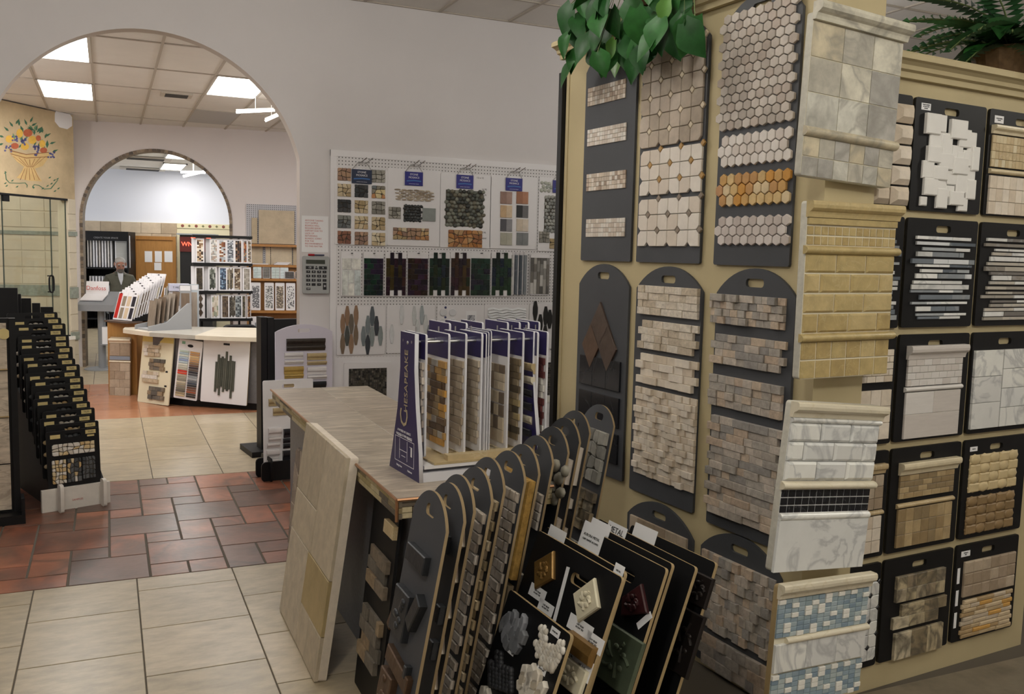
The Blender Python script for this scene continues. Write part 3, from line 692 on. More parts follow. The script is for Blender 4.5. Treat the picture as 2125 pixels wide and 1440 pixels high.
for (x0, z0), (x1, z1) in zip(pts, pts[1:]):
    d = Vector((x1 - x0, z1 - z0)); n_ = Vector((-d.y, d.x)).normalized() * .042; g = d * .04
    q = [(x0 + g.x, z0 + g.y), (x1 - g.x, z1 - g.y), (x1 - g.x + n_.x, z1 - g.y + n_.y), (x0 + g.x + n_.x, z0 + g.y + n_.y)]
    vs = [(p[0], y, p[1]) for y in (.0, -.018) for p in q]
    b.add(vs, [(4, 5, 6, 7), (0, 1, 5, 4), (1, 2, 6, 5), (2, 3, 7, 6), (3, 0, 4, 7)][::1], m_mtrim, random.random() + .001)
o = b.build('trim_1'); o.matrix_world = FW; tag(o, None, None, None, 'structure')
tag(MB().box(-5.05, -5, -3, 15, 0, 3.9, m_wall).build('wall_left'), None, None, None, 'structure')
tag(MB().box(8.4, 8.5, -3, 16, 0, 3.9, m_wall).build('wall_right'), None, None, None, 'structure')
# ---- third room
TD = Vector((math.cos(math.radians(-15)), math.sin(math.radians(-15)), 0)); TO = at_y(320, 490, 21.5); TO.z = 0; TN = EZ.cross(TD)
TW = frame(TO, TD)
def third(px, py, off=0):
    P = at_plane(px, py, TO - TN * off, TN) - TO; return P.dot(TD), P.z
m_stone3 = mat('stone_cladding', hx('b8a58c'), .6, rand=pal('b9a68d', 'ad9a80', 'c2b097', 'a8947a'), noise=(6, .12))
m_ywall = mat('cream_wall', hx('d9cfae'), .7)
zt = third(320, 462)[1]; zc = third(320, 360)[1]; xr = third(368, 470)[0]
tag(MB().box(-6, 6, 0, .15, 0, zc + .2, mat('wall_paint_blue', hx('dcdde4'), .85), M=TW).build('wall_end'), None, None, None, 'structure')
sc = tag(MB().box(-6, 6, -.03, 0, 0, zt, m_ywall, M=TW).build('trim_2'), None, None, None, 'structure')
# stone cladding tiles left of the cream part
x = -3.2; me_c = {}
for j in range(9):
    z0, z1 = zt - .24 * (j + 1), zt - .24 * j
    if z1 < .3: break
    x = -3.2 - .2 * (j % 2)
    while x < xr - .05:
        w = .42; e = min(x + w, xr)
        key = round(e - x, 3)
        o = link('cladding_tile', prism_mesh(rect(key - .006, .234), .03, .004, m_stone3), sc); o.matrix_world = TW @ Matrix.Translation(((x + e) / 2, -.03, (z0 + z1) / 2)); o.parent = sc
        x = e
b = MB(); b.box(xr, 6, -.05, -.03, zt - .1, zt, mat('border_cream', hx('d8cda6'), .5), M=TW); b.build('border_strip', sc)
u = xr + .12
m_bred = mat('border_red', hx('7d3f35'), .5); m_bgold = mat('border_gold', hx('6f6a45'), .5)
for i in range(12):
    MD2 = TW @ Matrix.Translation((u + .145 * i, -.05, zt - .05))
    o = link('border_medallion' if i % 2 == 0 else 'border_square', dome_mesh(.034, .034, .008, m_bred if i % 2 == 0 else m_bgold, 10) if i % 2 == 0 else prism_mesh([(0, -.03), (.03, 0), (0, .03), (-.03, 0)], .006, .001, m_bgold), sc); o.matrix_world = MD2
tag(MB().box(-5, 8, 15.0, 26, 3.42, 3.5, m_ceil).build('ceiling'), None, None, None, 'structure')
zc3 = 3.40
def third_light(x0, x1, y0, y1, label, power):
    return troffer(x0, x1, y0, y1, zc3, label, power, COOL)
P = [at_z(150 + a / 4.337, 230 + c / 4.337, zc3) for a, c in ((800, 470), (1050, 478), (780, 525), (1020, 532))]
third_light(P[2].x, P[3].x - .06, P[0].y, P[2].y, 'fluorescent panel seen through the small arch, the lower of two', 26)
P = [at_z(150 + a / 4.337, 230 + c / 4.337, zc3) for a, c in ((850, 368), (825, 425))]
third_light(P[1].x, P[1].x + .7, P[0].y - .3, P[1].y, 'fluorescent panel seen through the small arch, cut by its rim', 26)
m_vent = mat('vent_metal', hx('c9c2b6'), .5); m_vdk = mat('vent_dark', hx('4c4a48'), .8)
def vent(c, w, d, z, label):
    o = empty('ceiling_vent', Vector((c[0], c[1], z)), label, 'vent', None)
    b = MB(); b.box(-w / 2, w / 2, -d / 2, d / 2, -.012, .012, m_vent); b.build('frame', o)
    for i in range(4):
        y = -d * .3 + d * .2 * i; MB().box(-w * .36, w * .36, y - d * .06, y + d * .06, -.02, -.0125, m_vdk).build('slat', o)
    return o
vent(at_z(366, 196, Z2), .34, .28, Z2 - .004, 'pale supply vent in the ceiling of the second room')
vent(at_z(302, 329, zc3), .9, .5, zc3 - .0, 'air vent above the small arch, the nearer of two')
vent(at_z(296, 351, zc3), .9, .5, zc3 - .0, 'air vent above the small arch, the farther of two')
x0, x1, y0, y1 = cell(2, 2)
tag(MB().box(x0 + .01, x1 - .01, y0 + .02, y1 - .02, Z2 - .006, Z2 + .0115, mat('lamp_off', hx('aaa7a2'), .35)).build('unlit_ceiling_panel'), 'grey unlit light panel in the second room ceiling', 'ceiling light')
m_tube = mat('tube_glow', (1, 1, .97), .4, emit=6)
for nm, (a, c) in (('track tube lamp at the right of the big arch, the longer of two', ((490, 233), (570, 229))), ('short track tube lamp close to the arch rim', ((550, 251), (577, 239)))):
    p, q = at_plane(*a, (0, 11, 0), Vector((.2, 1, 0))), at_plane(*c, (0, 11, 0), Vector((.2, 1, 0)))
    o = empty('tube_lamp', (p + q) / 2, nm, 'ceiling light', None); dlt = (q - p) / 2
    MB().tube([-dlt, dlt], .013, m_tube).build('tube', o); MB().tube([-dlt + Vector((0, 0, .022)), dlt + Vector((0, 0, .022))], .009, m_vent).build('housing', o)
    MB().tube([(0, 0, .02), (0, 0, Z2 - (p.z + q.z) / 2)], .003, m_vent).build('stem', o)
for nm, (a, c) in (('white tube lamp beyond the small arch, the upper of two', ((375, 357), (426, 358))), ('white tube lamp beyond the small arch, the slanting lower one', ((380, 366), (424, 356)))):
    p, q = at_plane(*a, (0, 17.5 if 'upper' in nm else 18.2, 0), Vector((.2, 1, 0))), at_plane(*c, (0, 17.5 if 'upper' in nm else 18.2, 0), Vector((.2, 1, 0)))
    o = empty('tube_lamp', (p + q) / 2, nm, 'ceiling light', None); dlt = (q - p) / 2
    MB().tube([-dlt, dlt], .022, m_tube).build('tube', o); MB().tube([(0, 0, 0), (0, 0, zc3 + .02 - (p.z + q.z) / 2)], .004, m_vent).build('stem', o)
# daylight of shop windows out of view left and right in the third room
area('window_daylight', (-3.5, 19.5, 1.9), (3, 2), 75, (.82, .9, 1), (0, math.radians(-80), 0))
area('window_daylight', (6.0, 19.0, 1.9), (3, 2), 105, (.82, .9, 1), (0, math.radians(80), 0))
tag(MB().box(-5.05, -5, 15, 26, 0, 3.6, m_wall).build('wall_left'), None, None, None, 'structure')
tag(MB().box(7.4, 7.5, 16, 26, 0, 3.6, m_wall).build('wall_right'), None, None, None, 'structure')
tag(MB().box(-5, 8.5, -3.05, -3, 0, 3.9, m_wall).build('wall_front'), None, None, None, 'structure')
# door with casing and paper notices
m_oak = mat('oak', hx('b07f45'), .45, noise=(5, .14), streak=(6, 6, .6))
m_oak2 = mat('oak_casing', hx('a9763c'), .45, noise=(5, .12), streak=(6, 6, .6))
u0, z1 = third(277, 489, .05); u1 = third(366, 489, .05)[0]
dr = empty('door_1', TW @ Matrix.Translation((u0, -.075, 0)), None, None); tag(dr, None, None, None, 'structure')
W_ = u1 - u0
b = MB(); b.box(0, .07, -.045, 0, 0, z1, m_oak2); b.box(W_ - .07, W_, -.045, 0, 0, z1, m_oak2); b.box(0, W_, -.046, 0, z1 - .08, z1, m_oak2); b.build('casing', dr)
MB().box(.07, W_ - .07, -.02, 0, 0, z1 - .08, m_oak).build('door_leaf', dr)
for a, c in ((.07, .25), (.25, .25 + W_ - .48), (W_ - .23, W_ - .07)): MB().box(a + .004, c - .004, -.026, -.0205, .02, z1 - .1, m_oak).build('door_panel', dr)
for i, (a, c) in enumerate((((300, 521), (316, 544)), ((321, 521), (336, 544)), ((341, 521), (358, 544)), ((320, 545), (335, 561)))):
    ua, za = third(*a, .11); ub, zb = third(*c, .11)
    o = MB().box(0, ub - ua, -.002, 0, 0, za - zb, m_label).build('paper_notice'); o.matrix_world = TW @ Matrix.Translation((ua, -.105, zb))
    tag(o, 'white paper notice taped to the oak door, %s' % ('left of three', 'middle of three', 'right of three', 'hanging lowest')[i], 'notice')
# black sample rack against the stone wall
u0, z1 = third(168, 478, 1.0); u1, z0 = third(264, 600, 1.0)
rk = empty('sample_rack', TW @ Matrix.Translation((u0, -.85, 0)), 'black steel sample rack with header in the third room behind the man', 'rack')
W_ = u1 - u0
b = MB(); b.box(0, W_, 0, .6, z1 - .2, z1, m_black); b.build('header', rk)
tm = text(rk, 'CREATE YOUR SPACE', .05, mat('grey_ink', hx('8d8d90'), .6), W_ * .5, z1 - .14, -.002)
b = MB(); b.box(0, .03, .0, .6, 0, z1 - .2, m_black); b.box(W_ - .03, W_, 0, .6, 0, z1 - .2, m_black); b.box(0, W_, .55, .6, 0, z1 - .2, m_black); b.build('frame', rk)
for z in (.2, .75, 1.27): MB().box(.03, W_ - .03, 0, .55, z, z + .03, m_black).build('shelf', rk)
for k in range(9):
    o = link('sample_card', prism_mesh(rect(.022, .62), .4, .002, (m_white, m_lgrey, m_black)[k % 3 if k % 3 < 2 else 0]), None); o.matrix_world = rk.matrix_world @ Matrix.Translation((.06 + .058 * k, .47, 1.3 + .315)) 
    tag(o, 'upright white edged card on the top shelf of the black rack, %s from the left' % ORD[k], 'sample card', 'cards on the top shelf of the black rack')
for k in range(9):
    o = link('sample_card', prism_mesh(rect(.022, .33), .4, .002, m_white), None); o.matrix_world = rk.matrix_world @ Matrix.Translation((.09 + .062 * k, .47, .78 + .17))
    tag(o, 'upright white edged card on the middle shelf of the black rack, %s from the left' % ORD[k], 'sample card', 'cards on the middle shelf of the black rack')
Bd = Board('tile_sample_board', 'grey tile sample board with slot standing at the right end of the black rack', 'sample board', rk.matrix_world @ Matrix.Translation((.6, .1, 1.3)), .3, .68, .02, 'round', m_white)
Bd.grid(.02, .28, .05, .55, 1, 2, mat('grey_tile', hx('a9a8a4'), .5), .008)
# red neon kiosk
u0, z1 = third(373, 487, .6); u1, z0 = third(440, 520, .6)
ks = empty('neon_kiosk', TW @ Matrix.Translation((u0, -.6, 0)), 'dark kiosk with red lit sign behind the mosaic tower', 'kiosk')
W_ = u1 - u0; m_dkred = mat('kiosk_red', hx('5a1a14'), .5); m_neon = mat('neon_red', (1, .1, .05), .5, emit=3)
MB().box(0, W_, 0, .5, 0, z1, mat('kiosk_black', hx('141212'), .6)).build('body', ks)
MB().box(0, W_, -.02, 0, z1 - .36, z1 - .04, m_dkred).build('sign_panel', ks)
text(ks, 'WNC', .13, m_neon, .2, z1 - .2, -.025)
MB().box(.32, .42, -.028, -.021, z1 - .32, z1 - .1, m_neon).build('sign_light', ks)
for x in (.28, .6): link('sign_lamp', dome_mesh(.05, .02, .03, m_neon, 8), ks, (x, -.02, z1 - .06))
MB().box(-.06, W_ + .06, -.05, .5, z1, z1 + .03, mat('kiosk_trim', hx('8b8f92'), .5)).build('top_trim', ks)

# ---- corner shower with painted fascia
MO = Vector((-1.155, 12.799, 0)); MDv = Vector((.76, .966, 0)).normalized()
SH = frame(MO, MDv)
m_mural = mat('mural_plaster', hx('c2ae8b'), .8, noise=(3, .16), bump=(8, .1))
m_stile = mat('shower_tile', hx('d2c8b2'), .3, noise=(5, .06)); m_green = mat('green_border', hx('8f968a'), .4, noise=(18, .25), bump=(25, .8))
sw = empty('corner_shower', SH @ Matrix.Translation((.55, 0, 0)), 'tiled corner shower with glass door under a painted fascia', 'shower')
SL = Matrix.Translation((-.55, 0, 0))
b = MB(); b.box(-1.1, 1.24, .0, .14, 2.37, Z2 - .01, m_mural, M=SL); b.build('fascia', sw)
MB().box(-1.1, 1.09, -.012, .05, 2.345, 2.37, m_black, M=SL).build('header_rail', sw)
MB().box(1.10, 1.245, 0, .16, 0, 2.37, m_stile, M=SL).build('tiled_post', sw)
for z0, z1, m in ((.0, .24, m_stile), (.25, .44, m_stile), (.58, .8, m_stile), (.81, 1.02, m_stile), (1.19, 1.42, m_stile), (1.43, 1.64, m_stile), (1.65, 1.86, m_stile), (1.95, 2.16, m_stile), (2.17, 2.36, m_stile)):
    o = link('tile', prism_mesh(rect(.138, z1 - z0 - .004), .008, .002, m), sw, (1.172 - .55, 0, (z0 + z1) / 2))
for z0, z1 in ((1.03, 1.18), (1.875, 1.935), (.455, .565)): MB().box(1.098, 1.25, -.02, .0, z0, z1, m_green, M=SL).build('border_tile', sw)
MB().box(-1.1, 1.12, -.05, .1, 0, .47, m_stile, M=SL).build('curb', sw)
MB().box(-1.1, 1.12, -.06, .12, .47, .515, m_wsq, M=SL).build('curb_cap', sw)
m_glass = bpy.data.materials.new('clear_glass'); m_glass.use_nodes = True
nt = m_glass.node_tree; nt.nodes.clear(); o_ = nt.nodes.new('ShaderNodeOutputMaterial'); g1 = nt.nodes.new('ShaderNodeBsdfTransparent'); g1.inputs[0].default_value = (.95, .97, .94, 1)
g2 = nt.nodes.new('ShaderNodeBsdfGlossy'); g2.inputs['Roughness'].default_value = .03; fz = nt.nodes.new('ShaderNodeValue'); fz.outputs[0].default_value = .06; mx_ = nt.nodes.new('ShaderNodeMixShader')
nt.links.new(fz.outputs[0], mx_.inputs[0]); nt.links.new(g1.outputs[0], mx_.inputs[1]); nt.links.new(g2.outputs[0], mx_.inputs[2]); nt.links.new(mx_.outputs[0], o_.inputs[0])
MB().box(.0, .808, .02, .03, .53, 2.34, m_glass, M=SL).build('glass_door', sw)
MB().box(.815, 1.08, .02, .03, .52, 2.345, m_glass, M=SL).build('glass_panel', sw)
m_gedge = mat('glass_edge', hx('3f4a44'), .3)
for x in (.0, .809, 1.082): MB().box(x - .004, x + .004, .018, .032, .52, 2.345, m_gedge, M=SL).build('glass_edge', sw)
MB().box(.0, .1, .0, .04, 2.27, 2.35, m_black, M=SL).build('hinge', sw)
MB().box(.78, 1.1, .0, .04, .515, .53, m_black, M=SL).build('sill_channel', sw)
hd = []
for k in range(17):
    a = 2 * math.pi * k / 16; hd.append((.735 - .55 + .04 * math.copysign(abs(math.cos(a)) ** .6, math.cos(a)), -.03, 1.235 + .11 * math.copysign(abs(math.sin(a)) ** .6, math.sin(a))))
MB().tube(hd, .012, m_black, caps=False).build('handle', sw)
for z in (1.13, 1.34): MB().tube([(.735 - .55, -.03, z), (.735 - .55, .03, z)], .008, m_black).build('handle_standoff', sw)
# inside of the shower: two tiled walls with the same green borders
IW = frame(FO - FN * .1, FD)
for nm, Mx, x0, x1 in (('inner_wall', IW, -1.9, -.12), ('inner_wall', frame(IW @ Vector((-1.9, -.06, 0)), -FN), 0, 2.0)):
    Ml = sw.matrix_world.inverted() @ Mx
    b = MB(); b.box(x0, x1, -.0, .06, 0, 2.9, m_stile, M=Ml); b.build(nm, sw)
    for r in range(9):
        z0 = [.02, .26, .56, .8, 1.2, 1.44, 1.67, 1.99, 2.22][r]
        x = x0
        while x < x1 - .02:
            w = min(.3, x1 - x); o = link('tile', prism_mesh(rect(round(w, 3) - .004, .21), .008, .002, m_stile), sw); o.matrix_world = Mx @ Matrix.Translation((x + w / 2, 0, z0 + .105)); o.parent = sw; o.matrix_parent_inverse = Matrix(); o.matrix_local = Ml @ Matrix.Translation((x + w / 2, 0, z0 + .105)); x += .3
    for z0, z1 in ((1.03, 1.18), (1.885, 1.935)): MB().box(x0, x1, -.02, 0, z0, z1, m_green, M=Ml).build('border_tile', sw)
# painted fruit bowl on the fascia (flat paint)
m_pb = mat('paint_bowl', hx('cdae76'), .8, noise=(9, .12)); m_pbl = mat('paint_brown', hx('84562f'), .8); m_pg = mat('paint_green', hx('3f6b52'), .8, noise=(12, .3)); m_pg2 = mat('paint_green_pale', hx('6e9068'), .8)
m_pr = mat('paint_red', hx('b4603f'), .8, noise=(14, .2)); m_py = mat('paint_yellow', hx('d8ad4a'), .8, noise=(12, .15)); m_pp = mat('paint_purple', hx('5a5a86'), .8, noise=(30, .3))
def mu(px, py):
    n = SH.col[1].to_3d(); P_ = at_plane(px, py, MO, n) - MO; return P_.dot(MDv) - .55, P_.z
def Z4(a, c): return mu(a / 5.54, 200 + c / 5.54)
def flat(name, pts, m, t):
    pp = [Z4(*p) for p in pts]
    A_ = sum(pp[i - 1][0] * pp[i][1] - pp[i][0] * pp[i - 1][1] for i in range(len(pp)))
    if A_ < 0: pp = pp[::-1]
    me = curve_mesh([pp], t, (m,)); return link(name, me, sw, (0, 0, 0))
flat('painted_pedestal', [(275, 810), (400, 825), (430, 900), (482, 975), (330, 970), (190, 935), (240, 880)], m_pb, .0016)
flat('painted_bowl', [(95, 590), (120, 620), (300, 665), (560, 640), (560, 700), (490, 800), (400, 830), (280, 815), (190, 745), (120, 660)], m_pb, .0018)
for k in range(7): flat('painted_flute', [(150 + 62 * k, 690 + 12 * min(k, 6 - k)), (156 + 62 * k, 690 + 12 * min(k, 6 - k)), (318 + 10 * k, 815), (312 + 10 * k, 815)], m_pbl, .0024)
for k in range(5): flat('painted_flute', [(285 + 24 * k, 825), (289 + 24 * k, 825), (235 + 55 * k, 960), (229 + 55 * k, 960)], m_pbl, .0024)
for q in ([(98, 588), (120, 618), (300, 664), (560, 640), (560, 647), (300, 672), (116, 628)], [(120, 655), (300, 705), (545, 690), (545, 697), (300, 713), (122, 663)]): flat('painted_rim', q, m_pbl, .0026)
def blob(cx, cz, a, c, m, t, n=10, name='painted_fruit'): flat(name, [(cx + a * math.cos(2 * math.pi * k / n), cz + c * math.sin(2 * math.pi * k / n)) for k in range(n)], m, t)
rnd = random.Random(3)
for k in range(34):
    cx, cz = rnd.uniform(30, 610), rnd.uniform(380, 600)
    if abs(cx - 320) / 330 + (600 - cz) / 260 > 1.05: continue
    a = rnd.uniform(-2.6, -.5); L_ = rnd.uniform(60, 95)
    flat('painted_leaf', [(cx, cz), (cx + L_ * .5 * math.cos(a - .4), cz + L_ * .5 * math.sin(a - .4)), (cx + L_ * math.cos(a), cz + L_ * math.sin(a)), (cx + L_ * .5 * math.cos(a + .4), cz + L_ * .5 * math.sin(a + .4))], m_pg if k % 3 else m_pg2, .0012)
for cx, cz, a in ((150, 350, -2.2), (180, 320, -1), (100, 400, -2.4), (310, 330, -2), (345, 300, -1.1), (360, 340, -.5), (490, 420, -1.7), (520, 460, -.5), (410, 400, -1.3), (570, 545, -.3), (45, 470, -2.8), (40, 540, 2.8), (220, 340, -1.6), (600, 640, -.4)):
    L_ = 78; flat('painted_leaf', [(cx, cz), (cx + 30 * math.cos(a - .45), cz + 30 * math.sin(a - .45)), (cx + L_ * math.cos(a), cz + L_ * math.sin(a)), (cx + 30 * math.cos(a + .45), cz + 30 * math.sin(a + .45))], m_pg, .0014)
for cx, cz, a, c, m in ((110, 490, 48, 44, m_py), (170, 570, 46, 36, m_pr), (320, 420, 54, 46, m_pr), (372, 500, 48, 48, m_py), (285, 575, 48, 42, m_py), (440, 480, 30, 34, m_pr), (485, 545, 36, 45, m_py), (500, 620, 42, 34, m_pr), (225, 425, 38, 52, m_py)): blob(cx, cz, a, c, m, .002)
for cx, cz, n_ in ((180, 490, 8), (270, 515, 12), (415, 590, 14), (590, 660, 9), (95, 600, 8), (420, 640, 5)):
    for k in range(n_): blob(cx + rnd.uniform(-38, 38), cz + rnd.uniform(-30, 42), 13, 12, m_pp, .0022, 6, 'painted_grape')
for q in ([(55, 860), (65, 860), (75, 950), (110, 990), (220, 995), (290, 990), (318, 1020), (312, 1050), (306, 1050), (308, 1022), (286, 998), (220, 1003), (108, 998), (66, 956)], [(372, 1030), (395, 1010), (450, 1020), (510, 1062), (580, 1055), (660, 960), (668, 962), (588, 1064), (508, 1070), (448, 1028), (398, 1018), (382, 1032), (400, 1050), (385, 1062), (372, 1050)]): flat('painted_vine', q, m_pg, .0012)
for cx, cz in ((60, 880), (60, 1000), (75, 1030), (140, 970), (195, 1040), (490, 1060), (545, 1030), (590, 1005), (570, 935), (625, 965), (660, 950), (670, 1060), (630, 1090)):
    flat('painted_leaf', [(cx - 16, cz + 8), (cx - 2, cz - 8), (cx + 18, cz - 14), (cx + 6, cz + 6)], m_pg, .0014)
pa = [Z4(*p) for p in ((640, 170), (800, 205), (825, 240), (825, 340), (770, 378), (680, 355), (628, 290), (628, 195))]
pl = link('paper_plaque', curve_mesh([pa[::-1]], .004, (m_label,)), None); pl.matrix_world = sw.matrix_world @ Matrix.Translation((0, -.002, 0))
tag(pl, 'white octagonal paper sign taped to the top corner of the mural', 'sign')
ordn = 'first second third fourth fifth sixth seventh eighth ninth tenth eleventh twelfth thirteenth fourteenth fifteenth sixteenth seventeenth eighteenth nineteenth twentieth'.split()
# ------------------------------------------------------------------ curved reception desk and what stands on it
m_lam = mat('desk_laminate_dark', hx('6a686a'), .55, noise=(40, .15)); m_lami = mat('desk_wood', hx('a5793f'), .5, noise=(5, .15), streak=(6, 6, .6))
m_topc = mat('desk_top_cream', hx('ddd3bf'), .3, noise=(3, .08)); m_topg = mat('desk_top_grey', hx('b4b0a6'), .3, noise=(6, .12))
FT = [Vector(p) for p in ((.147, 11.14), (.408, 10.66), (.643, 10.445), (.85, 10.24), (1.15, 10.02), (1.477, 9.86), (1.95, 9.75))]
BK = [Vector(p) for p in ((.17, 11.4), (.62, 11.45), (.9, 11.4), (1.2, 11.28), (1.5, 11.18), (1.8, 11.08), (2.1, 11.0))]
TOE = [Vector(p) for p in ((.147, 11.3), (.45, 10.86), (.738, 10.518), (.967, 10.368), (1.214, 10.187), (1.478, 9.99), (1.95, 9.85))]
dk = empty('reception_desk', Vector((1.0, 10.7, 0)), 'curved reception desk with dark front and cream and grey stone top', 'desk')
def dl(p, z): return Vector((p[0] - 1.0, p[1] - 10.7, z))
def slab_top(i0, i1, m, name='top_slab'):
    b = MB()
    for i in range(i0, i1):
        q = [FT[i], FT[i + 1], BK[i + 1], BK[i]]
        b.add([dl(p, z) for z in (.77, .815) for p in q], [(3, 2, 1, 0), (4, 5, 6, 7), (0, 1, 5, 4), (2, 3, 7, 6), (1, 2, 6, 5), (3, 0, 4, 7)], m)
    b.build(name, dk)
slab_top(0, 1, m_topc); slab_top(1, 3, m_topg); slab_top(3, 6, m_topc)
inn = TOE
b = MB()
for i in range(1, 6):
    b.add([dl(p, z) for z in (.08, .77) for p in (inn[i], inn[i + 1], inn[i + 1].lerp(BK[i + 1], .1), inn[i].lerp(BK[i], .1))], [(0, 1, 5, 4), (2, 3, 7, 6), (0, 4, 7, 3), (1, 2, 6, 5)], m_lam)
b.build('curved_front', dk)
b = MB()
for i in range(1, 6):
    b.add([dl(p, z) for z in (0, .08) for p in (inn[i] .lerp(BK[i], .03), inn[i + 1].lerp(BK[i + 1], .03), inn[i + 1].lerp(BK[i + 1], .1), inn[i].lerp(BK[i], .1))], [(0, 1, 5, 4), (2, 3, 7, 6), (4, 5, 6, 7)], m_black)
b.build('toe_kick', dk)
b = MB(); b.add([dl(p, z) for z in (0, .77) for p in (inn[1], inn[1].lerp(BK[1], .95), inn[1].lerp(BK[1], .95) + Vector((.03, 0)), inn[1] + Vector((.03, 0)))], [(0, 1, 5, 4), (4, 5, 6, 7), (2, 3, 7, 6), (3, 0, 4, 7), (1, 2, 6, 5)], m_lami); b.build('end_panel', dk)
def lean_board(name, label, bl, br, h, m, lean=.1, t=.012, kind='round', hole=None, group=None, z0=0, rise=.1, edge=None, cat='sample board'):
    """board standing on bl-br (world points) leaning back by `lean` radians"""
    bl, br = Vector(bl), Vector(br); x = (br - bl).normalized(); n = Vector((0, 0, 1)).cross(x)
    z = Vector((0, 0, math.cos(lean))) + n * math.sin(lean)
    return Board(name, label, cat, frame(bl, x, z), (br - bl).length, h, t, kind, m, edge or m, group, rise, hole)
m_cream_b = mat('cream_board', hx('e2dabd'), .6); m_ledge = mat('ledge_stone', hx('8f7a66'), .8, rand=pal('6d665c', '5d5850', '8f7c63', '776b5c'), noise=(30, .3), bump=(40, .6))
m_ledgel = mat('ledge_pale', hx('c9bda9'), .8, rand=pal('cfc4b2', 'd8d1c6', 'b9a88d', 'c3b197'), noise=(30, .2), bump=(40, .6))
# wooden cabinet under the sample rack, tiled face
cb = empty('wooden_cabinet', frame((.16, 11.64, 0), (.89, -.45, 0)), 'brown wooden end cabinet holding the sloped sample rack', 'cabinet')
MB().box(-.15, .2, -.09, .7, 0, .86, m_lami).build('carcass', cb)
B = lean_board('tile_sample_board', 'beige tiled board with crown and blue band leaning on the wooden end cabinet', (.005, 11.55, 0), (.225, 11.44, 0), .69, m_stone3, .05, .02, hole=False)
B.crown(0, B.w, .62, .67, .03, m_cream); B.grid(0, B.w, .47, .615, 2, 1, m_travn); B.grid(0, B.w, .42, .465, 1, 1, mat('blue_band', hx('8a93a0'), .4)); B.liner(0, B.w, .4, .02, .012, m_cream); B.grid(0, B.w, 0, .385, 2, 4, m_travn, shift=.5)
def deskpt(px, py, i):
    # point on the vertical plane 4 cm in front of desk front segment i
    p, q = TOE[i].to_3d(), TOE[i + 1].to_3d(); d = (q - p).normalized(); n = Vector((d.y, -d.x, 0)); return at_plane(px, py, p + n * .045, n)
B = lean_board('tile_sample_board', 'cream board with yellow header and four ledge stone samples leaning on the desk', deskpt(287, 833, 1) * 1, at_z(351, 842, .01), .80, m_cream_b, .13, .012, hole=False)
MB().box(.0, B.w, -.0135, -.0121, B.h * .86, B.h, mat('yellow_header', hx('dccb77'), .6)).build('header', B.root)
MB().box(B.w * .4, B.w * .55, -.0145, -.0136, B.h * .93, B.h * .965, m_black).build('handle_slot', B.root)
for (a, c, z0, z1, m) in ((.08, .62, .66, .82, m_ledgel), (.28, .8, .47, .63, m_ledge), (.1, .64, .29, .45, m_ledgel), (.32, .86, .06, .24, m_ledge)):
    B.rows(a * B.w, c * B.w, z0 * B.h, z1 * B.h, 3, (.07, .11), m, (.012, .02), .002, 'stone', .02)
for z in (.4, .2): B.label(.86 * B.w, z * B.h + .05, .04, .02, None, m=m_black)
B = lean_board('grout_colour_board', 'white grout board with two columns of coloured sticks on the desk front', deskpt(361, 824, 2), deskpt(409, 832, 2), .66, m_white, .03, .012, hole=False, cat='colour chart')
chips1 = 'b9c6b8 a9bcc4 c9cfc4 aebfcc 8fa0c0 b5c3c9 d9d9cc c9c9b9 bcb6a5 c8321f d8482a b5aa93 a39c8a 8f8878 c9bfa6 a59a80 8b8270 76705f 5f584c 9f8d6c c7b48d'.split()
chips2 = 'c99a62 b78a5a d6b47c c8a06a b98d5e 8a6b4a 6a4a3a 3a2a2a 58483f 23202a 48484e 8f949a a9aeb2 6a6f78 3f4654 2a2a2e 5b3a2a 7a4a30 984f30 43342a 2b2523'.split()
for j, ch in enumerate((chips1, chips2)):
    for k, c in enumerate(ch):
        tile(B.root, 'colour_stick', B.w * .4, .018, .009, mat('chip_' + c, hx(c), .5), B.w * (.27 + .46 * j), B.h * (.80 - .0372 * k), .002, -B.t)
o = link('logo_oval', prism_mesh([(.035 * math.cos(a * .5236), .017 * math.sin(a * .5236)) for a in range(12)], .001, .0002, m_black), B.root, (B.w * .5, -B.t, B.h * .9))
B.label(B.w * .2, B.h * .94, .04, .03, None, m=mat('green_print', hx('7fae93'), .7))
B = lean_board('tile_sample_board', 'white board with a fan of dark slate sticks leaning on the desk front', deskpt(417, 832, 3), deskpt(513, 842, 4), .71, m_white, .06, .014, edge=m_mdf, hole=False)
tile(B.root, 'handle_slot', .075, .022, .0008, m_black, B.w / 2, B.h - .06, .0002, -B.t)
m_stick = mat('slate_stick', hx('46483f'), .6, rand=pal('4a4c42', '3f4239', '53544a'), noise=(20, .2), bump=(40, .3))
for k in range(10):
    h = .33 + .04 * ((k * 7) % 3); z = B.h * .48 + (.035 if k % 2 else -.03) * (1 if k % 3 else .5)
    tile(B.root, 'slate_stick', .022, h, .012, m_stick, B.w * .5 + (k - 4.5) * .0235, z - .01 * abs(k - 4), .002, -B.t)
